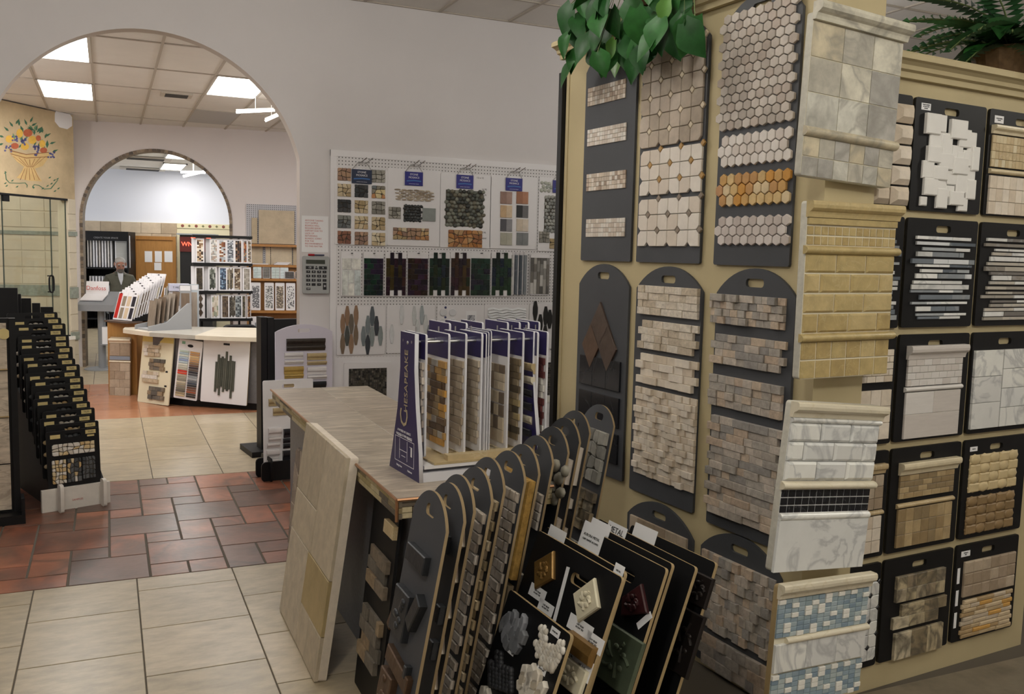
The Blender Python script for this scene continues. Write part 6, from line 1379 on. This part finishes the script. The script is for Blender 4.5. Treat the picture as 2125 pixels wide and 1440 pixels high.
# boards leaning on the long side of the base
def side_board(name, label, y_near, y_far, h, m, xf, lean, t=.02, hole=False, kind='round', edge=None, z0=0):
    return lean_board(name, label, (xf, y_far, z0), (xf, y_near, z0), h, m, lean, t, kind, hole, None, z0, .1, edge)
f0, f1 = at_z(690, 1413, 0), at_z(590, 1266, 0)
B = side_board('travertine_panel', 'large cream travertine slab panel leaning on the near end of the table', f0.y, f1.y, .93, m_trav, (f0.x + f1.x) / 2, .14, .035)
m_tvb = mat('travertine_slab', hx('bdb09a'), .65, rand=pal('c0b39d', 'b8ab95', 'c3b7a3'), noise=(16, .16), bump=(60, .3)); m_tvd = mat('travertine_slab_tan', hx('ac9970'), .6, noise=(6, .16), bump=(60, .3))
w, h = B.w, B.h
for (x0, x1, z0, z1, m) in ((0, .3, .66, 1, m_tvb), (.3, .55, .66, 1, m_tvb), (.55, 1, .45, 1, m_tvb), (0, .55, .45, .66, m_tvb), (0, .5, 0, .45, m_tvb), (.5, 1, .2, .45, m_tvd), (.5, .72, 0, .2, m_tvb), (.72, 1, 0, .2, m_tvb)):
    tile(B.root, 'slab_tile', (x1 - x0) * w - .003, (z1 - z0) * h - .003, .014 + .003 * random.random(), m, (x0 + x1) / 2 * w, (z0 + z1) / 2 * h, .0025, -B.t)
tile(B.root, 'paper_label', .09, .014, .0006, mat('label_blue', hx('9aa4c4'), .6), w * .86, h - .01, .0001, -B.t - .014)
B = side_board('tile_sample_board', 'rough grey-brown stone slab leaning on the table base behind the travertine panel', Y0 + 1.62, Y0 + 2.05, .66, m_tbase, X0 + .02, .09, .02, False)
B.stones(0, B.w, 0, B.h, 4, 6, mat('rough_slab', hx('8f8072'), .85, rand=pal('8f8072', '9c8d7e', '84766a'), noise=(14, .3), bump=(30, 1)), .02, .002, .3)
B = side_board('tile_sample_board', 'black board with long ledge stones in the shade under the table', Y0 + .18, Y0 + .52, .78, m_black, X0 + .0, .1, .012, False)
B.rows(.04, .3, .45, .6, 3, (.08, .12), m_ledge, (.012, .02), .002, 'stone', .02); B.rows(.04, .3, .15, .36, 4, (.08, .12), m_ledge, (.012, .02), .002, 'stone', .02)
tile(B.root, 'stone', .12, .05, .02, m_tancr, .28, .72, .002, -B.t)
# ------------------------------------------------------------------ purple sample stand on the table
q0, q1 = at_z(808, 966, TZ), at_z(870, 1003, TZ)
m_pur = mat('stand_purple', hx('271f58'), .4); m_pedge = mat('stand_white_edge', hx('dcdce2'), .5); m_gilt = mat('gilt_print', hx('b7a98a'), .5)
dv = (q0 - q1); wd = dv.length; xd = -dv.normalized()          # along the side panel towards the viewer
nd = EZ.cross(xd)                                            # into the stand (+x side)
SF = frame(q0, xd)
cs = empty('sample_card_stand', SF, 'purple and white tabletop stand of hanging mosaic cards, script name on its side', 'stand')
htop = at_plane(846, 690, q0, nd).z - TZ
def prof(s):
    return [(0, 0), (wd, 0), (wd * .97, htop * .2), (wd * .86, htop * .5), (wd * .8, htop * .75), (wd * .8, htop), (wd * .34, htop), (wd * .34, htop * .75), (wd * .26, htop * .45), (wd * .1, htop * .16)]
LEN = (at_y(1135, 900, q1.y).x - q1.x)
for yy, nm in ((0.016, 'side_panel'), (LEN, 'side_panel')): link(nm, curve_mesh([prof(0)], .016, (m_pur, m_pedge)), cs, (0, yy, 0))
# the side faces -y (outwards), white edge facing the viewer
text(cs, 'C', htop * .2, m_gilt, wd * .5, htop * .4, -.0006, rot=-math.pi / 2); text(cs, 'HESAPEAKE', htop * .085, m_gilt, wd * .55, htop * .66, -.0006, rot=-math.pi / 2)
for i, l in enumerate(('A WORLD OF CHOICE', 'NATURAL STONE MOSAICS')): text(cs, l, .013, m_wtxt, wd * .5, htop * (.3 - .03 * i), -.0006)
for q in (((.2, .2), (.82, .2)), ((.82, .2), (.82, .06)), ((.82, .06), (.2, .06)), ((.2, .06), (.2, .2)), ((.35, .19), (.35, .08)), ((.35, .13), (.6, .13)), ((.6, .19), (.6, .08)), ((.68, .17), (.76, .17)), ((.76, .17), (.72, .12)), ((.42, .1), (.54, .1))):
    (ax, az), (bx, bz) = q; b = MB(); b.box(min(ax, bx) * wd - .001, max(ax, bx) * wd + .001, -.0006, 0, min(az, bz) * htop * 1.25 - .001, max(az, bz) * htop * 1.25 + .001, m_wtxt); b.build('printed_line', cs)
for i, (l, x, z) in enumerate((('Kitchens', .35, .265), ('Bathrooms', .68, .265), ('Living Areas', .35, .045), ('Outdoors', .7, .04))): text(cs, l, .011, m_wtxt, x * wd, z * htop, -.0006)
link('screw', dome_mesh(.007, .007, .004, m_steel, 8), cs, (wd * .58, 0, htop * .93))
MB().box(.02, wd - .005, .016, LEN, .0, .012, m_pedge).build('base_plate', cs); MB().box(wd - .03, wd - .005, .016, LEN, .012, .035, m_pedge).build('front_lip', cs); MB().box(.03, wd - .0, .02, LEN, .05, .062, m_white).build('tray', cs)
for xx in (.7, .42): MB().tube([(wd * xx, .0, htop * .94), (wd * xx, LEN, htop * .94)], .006, m_steel, 8).build('rod', cs)
# tray with a tan sample lying on it
tr = empty('sample_tray', SF @ Matrix.Translation((.05, .06, .063)), 'tan marble mosaic sample board lying on the tray of the purple stand', 'sample board')
MB().box(0, wd - .05, .0, LEN * .8, 0, .008, m_mtan).build('panel', tr)
for i in range(3):
    for j in range(9): link('mosaic_tile', prism_mesh(rect(.03, .03), .006, .001, m_tancr), tr, (.05 + .033 * i + .0, .1 + .033 * j, .008), (-math.pi / 2, 0, 0))
b = MB(); b.box(wd - .1, wd - .06, .06, LEN * .75, .008, .03, m_tancr); b.build('moulding', tr)
CH = [(885, 'card of cream basket weave marble', ('c9bdb0', 'b9ac9f', 'd2c8bd', 'bfb3a6'), 'brick', .05), (932, 'card of amber, brown and grey bricks', ('8f7a5a', 'b08a50', '9a938a', '6a543c', 'bda070', 'a9a49c', 'c09044', '5a4632'), 'brick', .048), (967, 'card of beige bricks', ('a59580', '9a8a75', 'b0a18c'), 'brick', .07), (1000, 'card of pale beige bricks', ('b3a592', 'a89a86', 'bcb09e'), 'brick', .045), (1055, 'card of key, gate and triangle borders', ('8a7a66', 'b9ab94', 'c2b49c', '6f6050'), 'border', .05), (1085, 'card of brown and olive bricks', ('7a6a50', '5f5240', '94846a', 'a9976f', '4f4534'), 'brick', .06), (1115, 'card of black and cream mouldings', ('1e1f20', 'c9c2a2', '2a2a2a'), 'mould', .05), (1135, 'card of wine red and white checks', ('5a2a2a', 'd8d4cc', '6a3432'), 'brick', .03)]
def local_y(px, py): 
    P = at_plane(px, py, q1 + xd * -.05, xd); return (P - q0).dot(nd)
ZC0, ZC1 = .085, htop - .0
cw = wd * .66
for k, (px, lab, pc, kind, bl_) in enumerate(CH):
    yy = local_y(px, 780)
    Bc = Board('mosaic_sample_card', '%s, hanging with purple header in the purple stand' % lab, 'sample card', SF @ Matrix.Translation((wd * .86 - cw, yy, ZC0)), cw, ZC1 - ZC0, .008, 'round', m_white, m_pedge, None, .1, False)
    w, h = Bc.w, Bc.h
    tile(Bc.root, 'header', w - .006, h * .2, .001, m_pur, w / 2, h * .895, .0002, -Bc.t)
    m = mat('card_stone_%d' % k, hx(pc[0]), .5, rand=pal(*pc), noise=(24, .12))
    if kind == 'brick': Bc.rows(.012, w - .008, .03, h * .77, 12, (bl_, bl_ * 1.3, bl_ * .8), m, (.007, .009), .0015, 'mosaic_tile', ragged=.012)
    elif kind == 'border':
        for z, mm in ((.5, 0), (.27, 1), (.05, 2)): Bc.grid(.015, w - .02, h * z, h * (z + .22), 4, 3 if mm == 0 else 2, m, .006, .0015 if mm != 1 else .006, 'mosaic_tile')
    else:
        for i in range(6): Bc.crown(.01, w - .01, h * (.06 + .115 * i), h * (.15 + .115 * i), .02, (m_mblk, m_cream, m_mblk, m_mblk, m_cream, m_mtan)[i], 'moulding', 0)
    MB().tube([(w * .5, -.004, h * .93), (w * .5, -.004, h + .02)], .003, m_steel, 6).build('hook', Bc.root)
for k, px in enumerate((1006, 1011, 1016)):
    yy = local_y(px, 780); Bc = Board('mosaic_sample_card', 'white edged card packed tightly mid purple stand, %s of three from the left' % ordn[k], 'sample card', SF @ Matrix.Translation((wd * .88 - cw, yy, ZC0)), cw, ZC1 - ZC0 + .005 * k, .004, 'round', m_white, m_pedge, 'edge-on cards in the purple stand', .1, False)
    tile(Bc.root, 'header', Bc.w - .006, Bc.h * .2, .001, m_pur, Bc.w / 2, Bc.h * .895, .0002, -Bc.t)
for k, px in enumerate((918, 952, 985, 1036, 1060, 1078, 1100)):
    P = at_plane(px, 770, q0, xd); yy = (P - q0).dot(nd)
    Bc = Board('mosaic_sample_card', 'purple headed card on the rear rod of the purple stand, %s from the left' % ordn[k], 'sample card', SF @ Matrix.Translation((-cw * .62, yy, ZC0 + .02)), cw, ZC1 - ZC0 + .005, .008, 'round', m_white, m_pedge, 'rear cards in the purple stand', .1, False)
    tile(Bc.root, 'header', Bc.w - .006, Bc.h * .2, .001, m_pur, Bc.w / 2, Bc.h * .895, .0002, -Bc.t)
    Bc.rows(.012, Bc.w - .008, .03, Bc.h * .77, 10, (.05, .07), m_travn, (.007,), .0015, 'mosaic_tile', ragged=.012)

# ------------------------------------------------------------------ row of leaning charcoal boards
sh = [(258, 1170), (388, 1095), (460, 1020), (592, 950), (683, 860), (838, 800), (942, 740), (1045, 660), (1160, 580), (1245, 500), (1320, 435), (1500, 380)]
LEAN = .18; ZS = 1.02; WBD = .27; m_medge = mat('board_edge_dull', hx('8a7656'), .8); HS = (ZS - .05) / math.cos(LEAN)
m_sm = mat('small_brick', hx('cbc0b2'), .7, rand=pal('d2c7ba', 'c4b8a9', 'd6ccc0', 'bcaf9f'), noise=(40, .15), bump=(80, .4)); m_smt = mat('small_brick_tan', hx('bca987'), .7, rand=pal('c0ad8b', 'b29d78', 'c9b797', 'a5926e'), noise=(40, .2), bump=(80, .4))
m_gold2 = mat('gold_slab', hx('b08a44'), .8, noise=(50, .3), bump=(40, 1)); m_iron = mat('metal_dark', hx('44464a'), .45, .7, noise=(20, .2), bump=(40, .5)); m_bronze = mat('metal_bronze', hx('5f4a3a'), .45, .6, noise=(20, .3), bump=(40, .5)); m_peb2 = mat('pebble_olive', hx('6f6f5a'), .45, rand=pal('74745f', '8a8770', '5a5a4a', '8f7a4a'), noise=(10, .2))
LB = ['charcoal arched board of cast metal relief tiles and bars, front of the leaning row', 'charcoal arched board edged by a metal bar, second of the leaning row', 'charcoal arched board with slanted cream bricks, third of the leaning row', 'charcoal arched board of small grey split bricks, fourth of the leaning row', 'charcoal arched board of tan split bricks, fifth of the leaning row', 'charcoal arched board of neat tumbled grey bricks, sixth of the leaning row', 'charcoal arched board with a golden rough slab, seventh of the leaning row', 'charcoal arched board with narrow mosaic squares, eighth of the leaning row', 'charcoal arched board with big round pebbles, ninth of the leaning row', 'charcoal arched board with large cream bricks, tenth of the leaning row', 'charcoal arched board with stepped cream cubes, eleventh of the leaning row', 'charcoal arched board of dark rough stone squares, last of the leaning row by the cabinet']
for k, (sa, sc_) in enumerate(sh):
    P = at_z(860 + sa / 3.6, 780 + sc_ / 3.6, ZS)
    zz = Vector((math.sin(LEAN), 0, math.cos(LEAN))); o = Vector((P.x, P.y, ZS)) - zz * HS + Vector((0, WBD, 0))
    B = Board('tile_sample_board', LB[k], 'sample board', frame(o, (0, -1, 0), zz), WBD, HS + .075, .009, 'arch', m_char, m_medge, 'row of leaning charcoal boards', .075, (WBD / 2, HS + .022, .07, .032))
    w = B.w; h = HS
    if k == 0:
        for (x, z, a, c, ro, m, t) in ((.13, .87, .15, .05, 0, m_iron, .02), (.09, .7, .12, .13, 0, m_iron, .022), (.2, .74, .045, .1, .5, m_iron, .025), (.21, .58, .02, .035, 0, m_iron, .02), (.14, .56, .2, .045, .1, m_bronze, .018), (.085, .46, .1, .13, 0, m_bronze, .022), (.03, .66, .03, .06, .4, m_bronze, .02), (.08, .33, .16, .045, .35, m_bronze, .015), (.1, .24, .1, .13, 0, m_bronze, .022), (.215, .29, .03, .09, .1, m_iron, .022), (.215, .19, .025, .03, 0, m_iron, .02), (.16, .1, .16, .04, .15, m_iron, .018), (.09, .06, .09, .11, 0, m_bronze, .022)):
            o2 = tile(B.root, 'relief_tile', a, c, t, m, x, z, .003, -B.t, ro)
            if a > .09 and c > .09:
                for i in range(7): link('relief_scroll', dome_mesh(.014, .011, .007, m, 8), o2, (random.uniform(-.3, .3) * a, -t + .001, random.uniform(-.36, .36) * c))
    elif k == 1:
        o2 = tile(B.root, 'relief_tile', .16, .05, .022, m_iron, .13, .9, .006, -B.t)
        for z in (.72, .62, .45, .36, .15, .08): tile(B.root, 'relief_tile', .03, .05, .02, m_iron, .25, z, .003, -B.t)
    elif k == 2:
        for i in range(8): tile(B.root, 'brick', .1, .05, .016, m_trav if i < 5 else m_smt, .205, .88 - .105 * i, .002, -B.t, -.5)
        for i in range(4): tile(B.root, 'brick', .1, .05, .016, m_trav, .1, .82 - .2 * i, .002, -B.t, -.5)
    elif k in (3, 4, 5):
        m = (m_sm, m_smt, m_sm)[k - 3]
        for z0, z1, nr in (((.52, .96, 14), (.36, .5, 5), (.2, .34, 5), (.03, .18, 5)) if k == 3 else ((.54, .96, 13), (.37, .52, 5), (.22, .35, 4), (.08, .2, 4)) if k == 4 else ((.45, .96, 15), (.3, .43, 5), (.16, .28, 4), (.02, .14, 4))):
            B.rows(.03, w - .012, z0 * h, z1 * h, nr, (.035, .05, .06), m if z0 > .1 else m_smt, (.008, .01, .012), .002, 'brick', .014, bev=.003)
    elif k == 6:
        tile(B.root, 'golden_slab', .24, .34, .03, m_gold2, .145, .79, .006, -B.t)
        for i in range(3): tile(B.root, 'brick', .2, .15, .02, m_smt, .15, .52 - .17 * i, .003, -B.t)
    elif k == 7:
        for z0 in (.74, .44, .2): B.grid(.2, .26, z0, z0 + .13, 2, 4, m_sm, .01, .002, 'mosaic_tile', bev=.003)
    elif k == 8:
        for z in (.78, .42): B.pebbles(.14, .28, z, z + .16, .028, .024, m_peb2 if z < .6 else mat('pebble_stone', hx('a09a8a'), .5, rand=pal('a09a8a', '8b8678')), .02)
    elif k == 9:
        for z in (.86, .62, .4): tile(B.root, 'brick', .17, .1, .022, m_sm, .17, z, .003, -B.t); 
    elif k == 10:
        tile(B.root, 'brick', .1, .16, .024, m_trav, .2, .84, .003, -B.t)
        for i in range(8): tile(B.root, 'cube', .045, .04, .018 + .012 * (i % 2), m_trav, .225 - .03 * (i % 2), .68 - .062 * i, .004, -B.t)
    else:
        B.stones(.03, .25, .72, .95, 4, 4, FM['grey'], .018, .002, .15); B.rows(.04, .25, .5, .68, 4, (.06, .09), m_breccia, (.014, .022), .002, 'stone', .02); B.grid(.04, .24, .2, .44, 5, 6, FM['grey'], .01, .002, 'tile', .5, ts=(.01, .016))
# floor rack that carries them
r0 = at_z(860, 1500, 0)
fr = empty('floor_rack', Vector((1.12, 2.72, 0)), 'black floor rack at the feet of the leaning charcoal boards', 'rack')
d_ = Vector((1.2, 1.17, 0)).normalized(); nrm = Vector((-d_.y, d_.x, 0))
MB().box(-.35, .42, -.13, -.11, 0, .07, m_black, M=frame((0, 0, 0), d_)).build('rail', fr); MB().box(-.35, .42, .11, .13, 0, .07, m_black, M=frame((0, 0, 0), d_)).build('rail', fr)

# ------------------------------------------------------------------ black boards with metal and stone samples, front
GB = 'black boards leaning in front of the cabinet'
def mboard(label, TL, TR, z, lean, hole=True):
    a, c = at_z(*TL, z), at_z(*TR, z)
    x = (c - a).normalized(); n = EZ.cross(x); zz = EZ * math.cos(lean) + n * math.sin(lean)
    # n points away from the viewer side, so the top leans back
    hgt = (z - .012) / math.cos(lean); w = (c - a).length
    return Board('tile_sample_board', label, 'sample board', frame(a - zz * hgt, x, zz), w, hgt, .012, 'round', m_black, m_mdf, GB, .1, (w * .62, hgt - .075, .1, .035) if hole else False)
Z3p = lambda a, c: (1000 + a / 3.79, 1060 + c / 3.79)
def lab(B, a, c, w, h, lines=None, rot=0, size=.01):
    u, v = B.uv(*Z3p(a, c)); return B.label(u, v, w, h, lines, size, rot)
m_lamx = mat('bronze_relief', hx('8a6a3a'), .4, .5, noise=(20, .2), bump=(40, .5)); m_ivr = mat('ivory_relief', hx('d6ceb4'), .5, noise=(20, .1)); m_wine = mat('wine_relief', hx('3a1c1e'), .3, noise=(20, .3)); m_grn = mat('green_relief', hx('56604e'), .35, .2, noise=(14, .2))
def relief(B, a, c, w, h, m, rhomb=False, t=.012):
    u, v = B.uv(*Z3p(a, c))
    q = rect(w, h)
    if rhomb:
        q = [B.uv(*Z3p(*p)) for p in rhomb]; u = sum(p[0] for p in q) / 4; v = sum(p[1] for p in q) / 4; q = [(p[0] - u, p[1] - v) for p in q]
        w = max(p[0] for p in q) * 2; h = max(p[1] for p in q) * 2
    o = link('relief_tile', prism_mesh(q, t, .004, m), B.root, (u, -B.t, v))
    s = .5 if rhomb else .8
    for k in range(10):
        an = k * .628; pts = [(w * s * .42 * math.cos(an) * (1 - .25 * j), -t, h * s * .42 * math.sin(an + .25 * j) * (1 - .2 * j)) for j in range(4)]
        if k % 2 == 0: MB().tube(pts, [.006, .006, .005, .003], m, 6).build('relief_scroll', o)
        else: link('relief_boss', dome_mesh(.012, .009, .006, m, 8), o, (w * s * .25 * math.cos(an), -t + .001, h * s * .25 * math.sin(an)))
    return o
Fb = mboard('plain black board with one paper label, hindmost of the front metal boards', Z3p(1195, 112), Z3p(1862, 415), .79, .33, False)
lab(Fb, 1278, 190, .13, .06); lab(Fb, 1650, 860, .05, .02, None, .9)
relief(Fb, 1720, 620, .1, .1, mat('metal_faint', hx('2a2422'), .4, .5)); relief(Fb, 1600, 1030, .12, .2, mat('metal_faint', hx('2a2422'), .4, .5))
Eb = mboard('black board with a label reading METAL, second from the back of the front boards', Z3p(938, 65), Z3p(1705, 450), .79, .34, False)
lab(Eb, 1057, 160, .12, .05, ('METAL',), 0, .03)
Db = mboard('black board with a grey label behind the wine and green relief board', Z3p(860, 88), Z3p(1522, 425), .82, .335)
lab(Db, 925, 150, .12, .06, ('SAMPLES',), 0, .01)
Cb = mboard('black board with a large printed white label and wine and green relief tiles', Z3p(820, 128), Z3p(1475, 462), .82, .335)
lab(Cb, 860, 222, .13, .1, ('AURORA METAL', 'cast metal accents'), 0, .013)
relief(Cb, 1215, 700, .15, .19, m_wine, [(1120, 680), (1110, 830), (1318, 808), (1270, 575)]); relief(Cb, 1075, 1160, .2, .17, m_grn); lab(Cb, 1278, 862, .07, .022, None, -.9); lab(Cb, 1068, 955, .06, .03); lab(Cb, 1052, 1365, .08, .03)
Bb2 = mboard('black board peeping out behind the diamond relief board', Z3p(526, 128), Z3p(1150, 490), .83, .32)
lab(Bb2, 588, 195, .11, .05); lab(Bb2, 1076, 475, .05, .04, ('METAL',), 0, .008)
Bb = mboard('black board with a bronze and an ivory diamond relief tile', Z3p(470, 158), Z3p(1132, 535), .83, .35)
relief(Bb, 505, 465, .17, .25, m_lamx, [(430, 405), (430, 618), (578, 540), (578, 318)]); relief(Bb, 838, 705, .18, .27, m_ivr, [(735, 655), (770, 880), (938, 765), (900, 530)])
for (a, c, w, h, ro) in ((437, 645, .1, .04, 0), (503, 760, .09, .035, 0), (772, 915, .13, .045, 0), (875, 1033, .1, .045, 0), (785, 1228, .1, .06, 0), (690, 1120, .07, .06, 0)): lab(Bb, a, c, w, h, ('CAST RELIEF', 'ACCENT TILE'), ro, .007)
lab(Bb, 618, 678, .018, .19, None, -.12)
u, v = Bb.uv(*Z3p(790, 1085)); link('moulding', MB().extrude([(0, -.03), (-.02, -.025), (-.025, 0), (-.02, .025), (0, .03)][::-1], -.07, .07, m_lamx).mesh(), Bb.root, (u, -Bb.t, v))
relief(Bb, 705, 1290, .15, .08, m_ivr)
Ab = mboard('black board with clusters of grey, white and black stones and small labels, foremost of all', Z3p(246, 620), Z3p(730, 985), .69, .33, False)
def cluster(a0, c0, a1, c1, fn):
    u0, v1 = Ab.uv(*Z3p(a0, c0)); u1, v0 = Ab.uv(*Z3p(a1, c1)); fn(u0, u1, v0, v1)
m_cgry = mat('cluster_grey', hx('76787c'), .7, rand=pal('76787c', '696b70', '82848a'), noise=(20, .1)); m_cwht = mat('cluster_white', hx('d3ccc0'), .5, rand=pal('d6d0c5', 'c9c1b3', 'dfdad0'), noise=(20, .08)); m_cblk = mat('cluster_black', hx('2a2b2e'), .5, rand=pal('2a2b2e', '35363a', '222326'), noise=(20, .1)); m_cbig = mat('cluster_cream', hx('cfc5b4'), .6, rand=pal('d3cabb', 'c6baa6', 'dad3c7'), noise=(20, .1))
def uvc(a, c): return Ab.uv(*Z3p(a, c))
def stone_cluster(pts, mats_, cw_, ch_, name):
    for (a, c, rr) in pts:
        u, v = uvc(a, c); n_ = 6; an0 = rr
        q = [(cw_ * (.75 + .35 * ((i * 7 + int(a)) % 3) / 2) * math.cos(an0 + i * 1.047), ch_ * (.75 + .35 * ((i * 5 + int(c)) % 3) / 2) * math.sin(an0 + i * 1.047)) for i in range(n_)]
        link(name, MB().prism(q, .016, .004, random.choice(mats_)).mesh(), Ab.root, (u, -Ab.t, v))
stone_cluster([(270, 850, .2), (225, 860, 1), (190, 885, .4), (245, 905, .9), (300, 905, .1), (340, 885, 1.2), (205, 960, .6), (262, 965, .3), (310, 970, 1.1), (215, 1030, .2), (270, 1040, .8), (335, 1000, .5), (290, 1065, .1)], [m_cgry], .02, .03, 'stone')
for i in range(9):
    for j in range(12):
        x, y = i / 8, j / 11
        if not ((y > .45 and abs(x - .5) < .52 - (y - .45) * .5) or (x < .42 and y <= .45 and x > .12 + (.45 - y) * .2) or (x > .75 and .25 < y <= .45)): continue
        u, v = uvc(415 + 215 * x + (j % 2) * 12, 905 + 300 * y + 60 * x); link('pebble', dome_mesh(.0095, .012, .009, m_cwht, 8), Ab.root, (u, -Ab.t, v), (0, random.uniform(-.5, .5), 0))
u, v = uvc(565, 1230); link('pebble', dome_mesh(.012, .02, .012, m_cwht, 8), Ab.root, (u, -Ab.t, v))
for i in range(7):
    for j in range(9):
        x, y = i / 6, j / 8
        if y < .35 and not (.28 < x < .62): continue
        u, v = uvc(75 + 160 * x, 1100 + 260 * y + 60 * x); link('pebble', dome_mesh(.013, .012, .012, m_cblk, 8), Ab.root, (u, -Ab.t, v), (0, random.uniform(-.5, .5), 0))
stone_cluster([(360, 1265, .3), (410, 1275, .8), (345, 1320, .1), (400, 1325, 1.3), (450, 1310, .5), (330, 1375, .9), (385, 1380, .2), (440, 1375, 1), (490, 1400, .4), (350, 1430, .1), (410, 1435, .7), (470, 1450, 1.2), (30, 1430, .3), (55, 1470, .8)], [m_cbig], .024, .026, 'stone')
for a, c in ((577, 955), (225, 1095), (470, 1248), (130, 1362)): lab(Ab, a, c, .05, .022, ('STONE MIX',), 0, .006)

# ------------------------------------------------------------------ plants on the cabinet
def leaf_mesh(L_, W_, m, fold=.18, curl=.25, kind='heart'):
    n = 7; vs = []; fs = []
    for i in range(n + 1):
        t = i / n
        w = W_ * (math.sin(math.pi * min(1, t * .92 + .1)) ** .8 if kind == 'heart' else math.sin(math.pi * t) ** .7) * (1.0 if t < .35 else 1 - (t - .35) * .55)
        if i == n: w = .0004
        if i == 0: w = W_ * .35 if kind == 'heart' else .002
        z = -curl * L_ * t * t; x0 = t * L_
        bk = -.12 * L_ if (kind == 'heart' and i == 0) else 0
        vs += [(x0 + bk, w, z + fold * w), (x0 + bk * .3, w * .5, z + fold * w * .35), (x0, 0, z), (x0 + bk * .3, -w * .5, z + fold * w * .35), (x0 + bk, -w, z + fold * w)]
    for i in range(n):
        for k in range(4): fs.append((i * 5 + k, (i + 1) * 5 + k, (i + 1) * 5 + k + 1, i * 5 + k + 1))
    b = MB(); b.sm = True; b.add(vs, fs, m); return b.mesh('leaf')
def leaf_mat(name, c1, c2):
    return mat(name, hx(c1), .42, rand=pal(c1, c2, c1, c2), noise=(14, .3), spec=.22)
m_leaf = leaf_mat('ivy_leaf', '2c5f2a', '214d22'); m_leaf2 = mat('ivy_leaf_bright', hx('5a8a3a'), .4, noise=(12, .2)); m_stem = mat('ivy_stem', hx('6a7a4a'), .6); m_bask = mat('wicker', hx('6a5236'), .8, noise=(40, .3))
lm_ = [leaf_mesh(.14, .062, m_leaf), leaf_mesh(.115, .052, m_leaf, .3, .4), leaf_mesh(.165, .07, m_leaf, .12, .3), leaf_mesh(.1, .04, m_leaf2, .2, .2)]
ic = D(.05, 1.02, 2.885)
iv = empty('potted_ivy', Matrix.Translation(ic), 'trailing green heart-leaved ivy in a basket on top of the tall cabinet', 'plant')
MB().lathe([(.13, 0), (.17, .1), (.18, .16), (.165, .16), (.15, .1)], m_bask, 18).build('basket', iv)
rnd = random.Random(11)
leafspots = [(1185, 30), (1210, 50), (1235, 25), (1180, 95), (1200, 125), (1225, 95), (1250, 70), (1270, 40), (1290, 90), (1262, 120), (1240, 130), (1285, 140), (1305, 60), (1320, 105), (1340, 75), (1325, 140), (1350, 110), (1372, 60), (1362, 90), (1395, 40), (1400, 85), (1385, 20), (1420, 70), (1430, 30), (1442, 55), (1345, 35), (1310, 20), (1255, 10), (1215, 5), (1365, 5), (1410, 5), (1330, 120), (1300, 118), (1275, 105), (1200, 70), (1190, 150), (1228, 60), (1415, 50), (1380, 70), (1350, 60), (1290, 60), (1320, 40), (1265, 85), (1245, 45), (1405, 25), (1375, 35), (1305, 95), (1230, 115)]
for i, (px, py) in enumerate(leafspots):
    off = rnd.uniform(.06, .24)
    P = at_plane(px, py - 22, D(-off, 0), EX) - ic
    me = lm_[3] if i in (33, 21, 11) else lm_[rnd.choice((0, 0, 1, 2))]
    o = link('leaf', me, iv, P)
    dirv = Vector((rnd.uniform(-.6, .1), rnd.uniform(-.6, .6), rnd.uniform(-1.2, -.5))).normalized()
    up = (Vector((-1, -.5, .5)) + Vector((rnd.uniform(-.5, .5), rnd.uniform(-.5, .5), rnd.uniform(-.5, .5)))).normalized()
    y = up.cross(dirv).normalized(); z = dirv.cross(y)
    o.rotation_euler = Matrix(((dirv.x, y.x, z.x), (dirv.y, y.y, z.y), (dirv.z, y.z, z.z))).to_euler()
    if i % 2 == 0:
        MB().tube([Vector((0, 0, .14)), Vector((P.x * .6, P.y * .7, max(.2, P.z * .3 + .2))), P], [.004, .003, .002], m_stem, 6).build('stem', iv)
for k in range(44):
    an = rnd.uniform(0, 6.28); P = Vector((.2 * math.cos(an) - .05, .34 * math.sin(an), rnd.uniform(.04, .3))); o = link('leaf', lm_[rnd.choice((0, 1, 2))], iv, P, (rnd.uniform(-.5, .5), rnd.uniform(-.2, .9), an))
m_fern = mat('fern_leaf', hx('2f5a34'), .5, rand=pal('2f5a34', '3a6a3a', '264a2c'), noise=(14, .25))
fc = D(1.35, .18, 2.552)
fe = empty('potted_fern', Matrix.Translation(fc) @ Matrix.Scale(1.35, 4), 'green fern with broad fronds on the low part of the cabinet, top right corner', 'plant')
MB().lathe([(.09, 0), (.12, .12), (.11, .12), (.09, .06)], m_bask, 16).build('pot', fe)
def frond(L_, m, droop):
    b = MB(); b.sm = True; n = 16
    for i in range(n):
        t = (i + 1) / n; x = L_ * t; z = L_ * (.35 * t - droop * t * t); w = L_ * .2 * math.sin(math.pi * (.12 + .86 * t)) + .006
        for s in (-1, 1): b.add([(x - .004, 0, z), (x + .012, s * w * .5, z + .004), (x + .02, s * w, z - .012), (x - .006, s * w * .55, z - .004)], [(0, 1, 2, 3) if s > 0 else (3, 2, 1, 0)], m)
    b.tube([(L_ * t / 6, 0, L_ * (.35 * t / 6 - droop * t * t / 36)) for t in range(7)], .003, m_stem, 5); return b.mesh('frond')
fr_m = [frond(.34, m_fern, .55), frond(.28, m_fern, .75), frond(.24, m_fern, .4)]
for k in range(34):
    an = k * 2.39; link('frond', fr_m[k % 3], fe, (0, 0, .1 + .002 * k), (0, rnd.uniform(-.6, .25), an))
for k in range(14):
    an = rnd.uniform(0, 6.28); link('leaf', lm_[rnd.choice((0, 1, 3))], fe, (.12 * math.cos(an), .12 * math.sin(an) - .03, .1 + rnd.uniform(0, .12)), (0, rnd.uniform(0, .8), an))
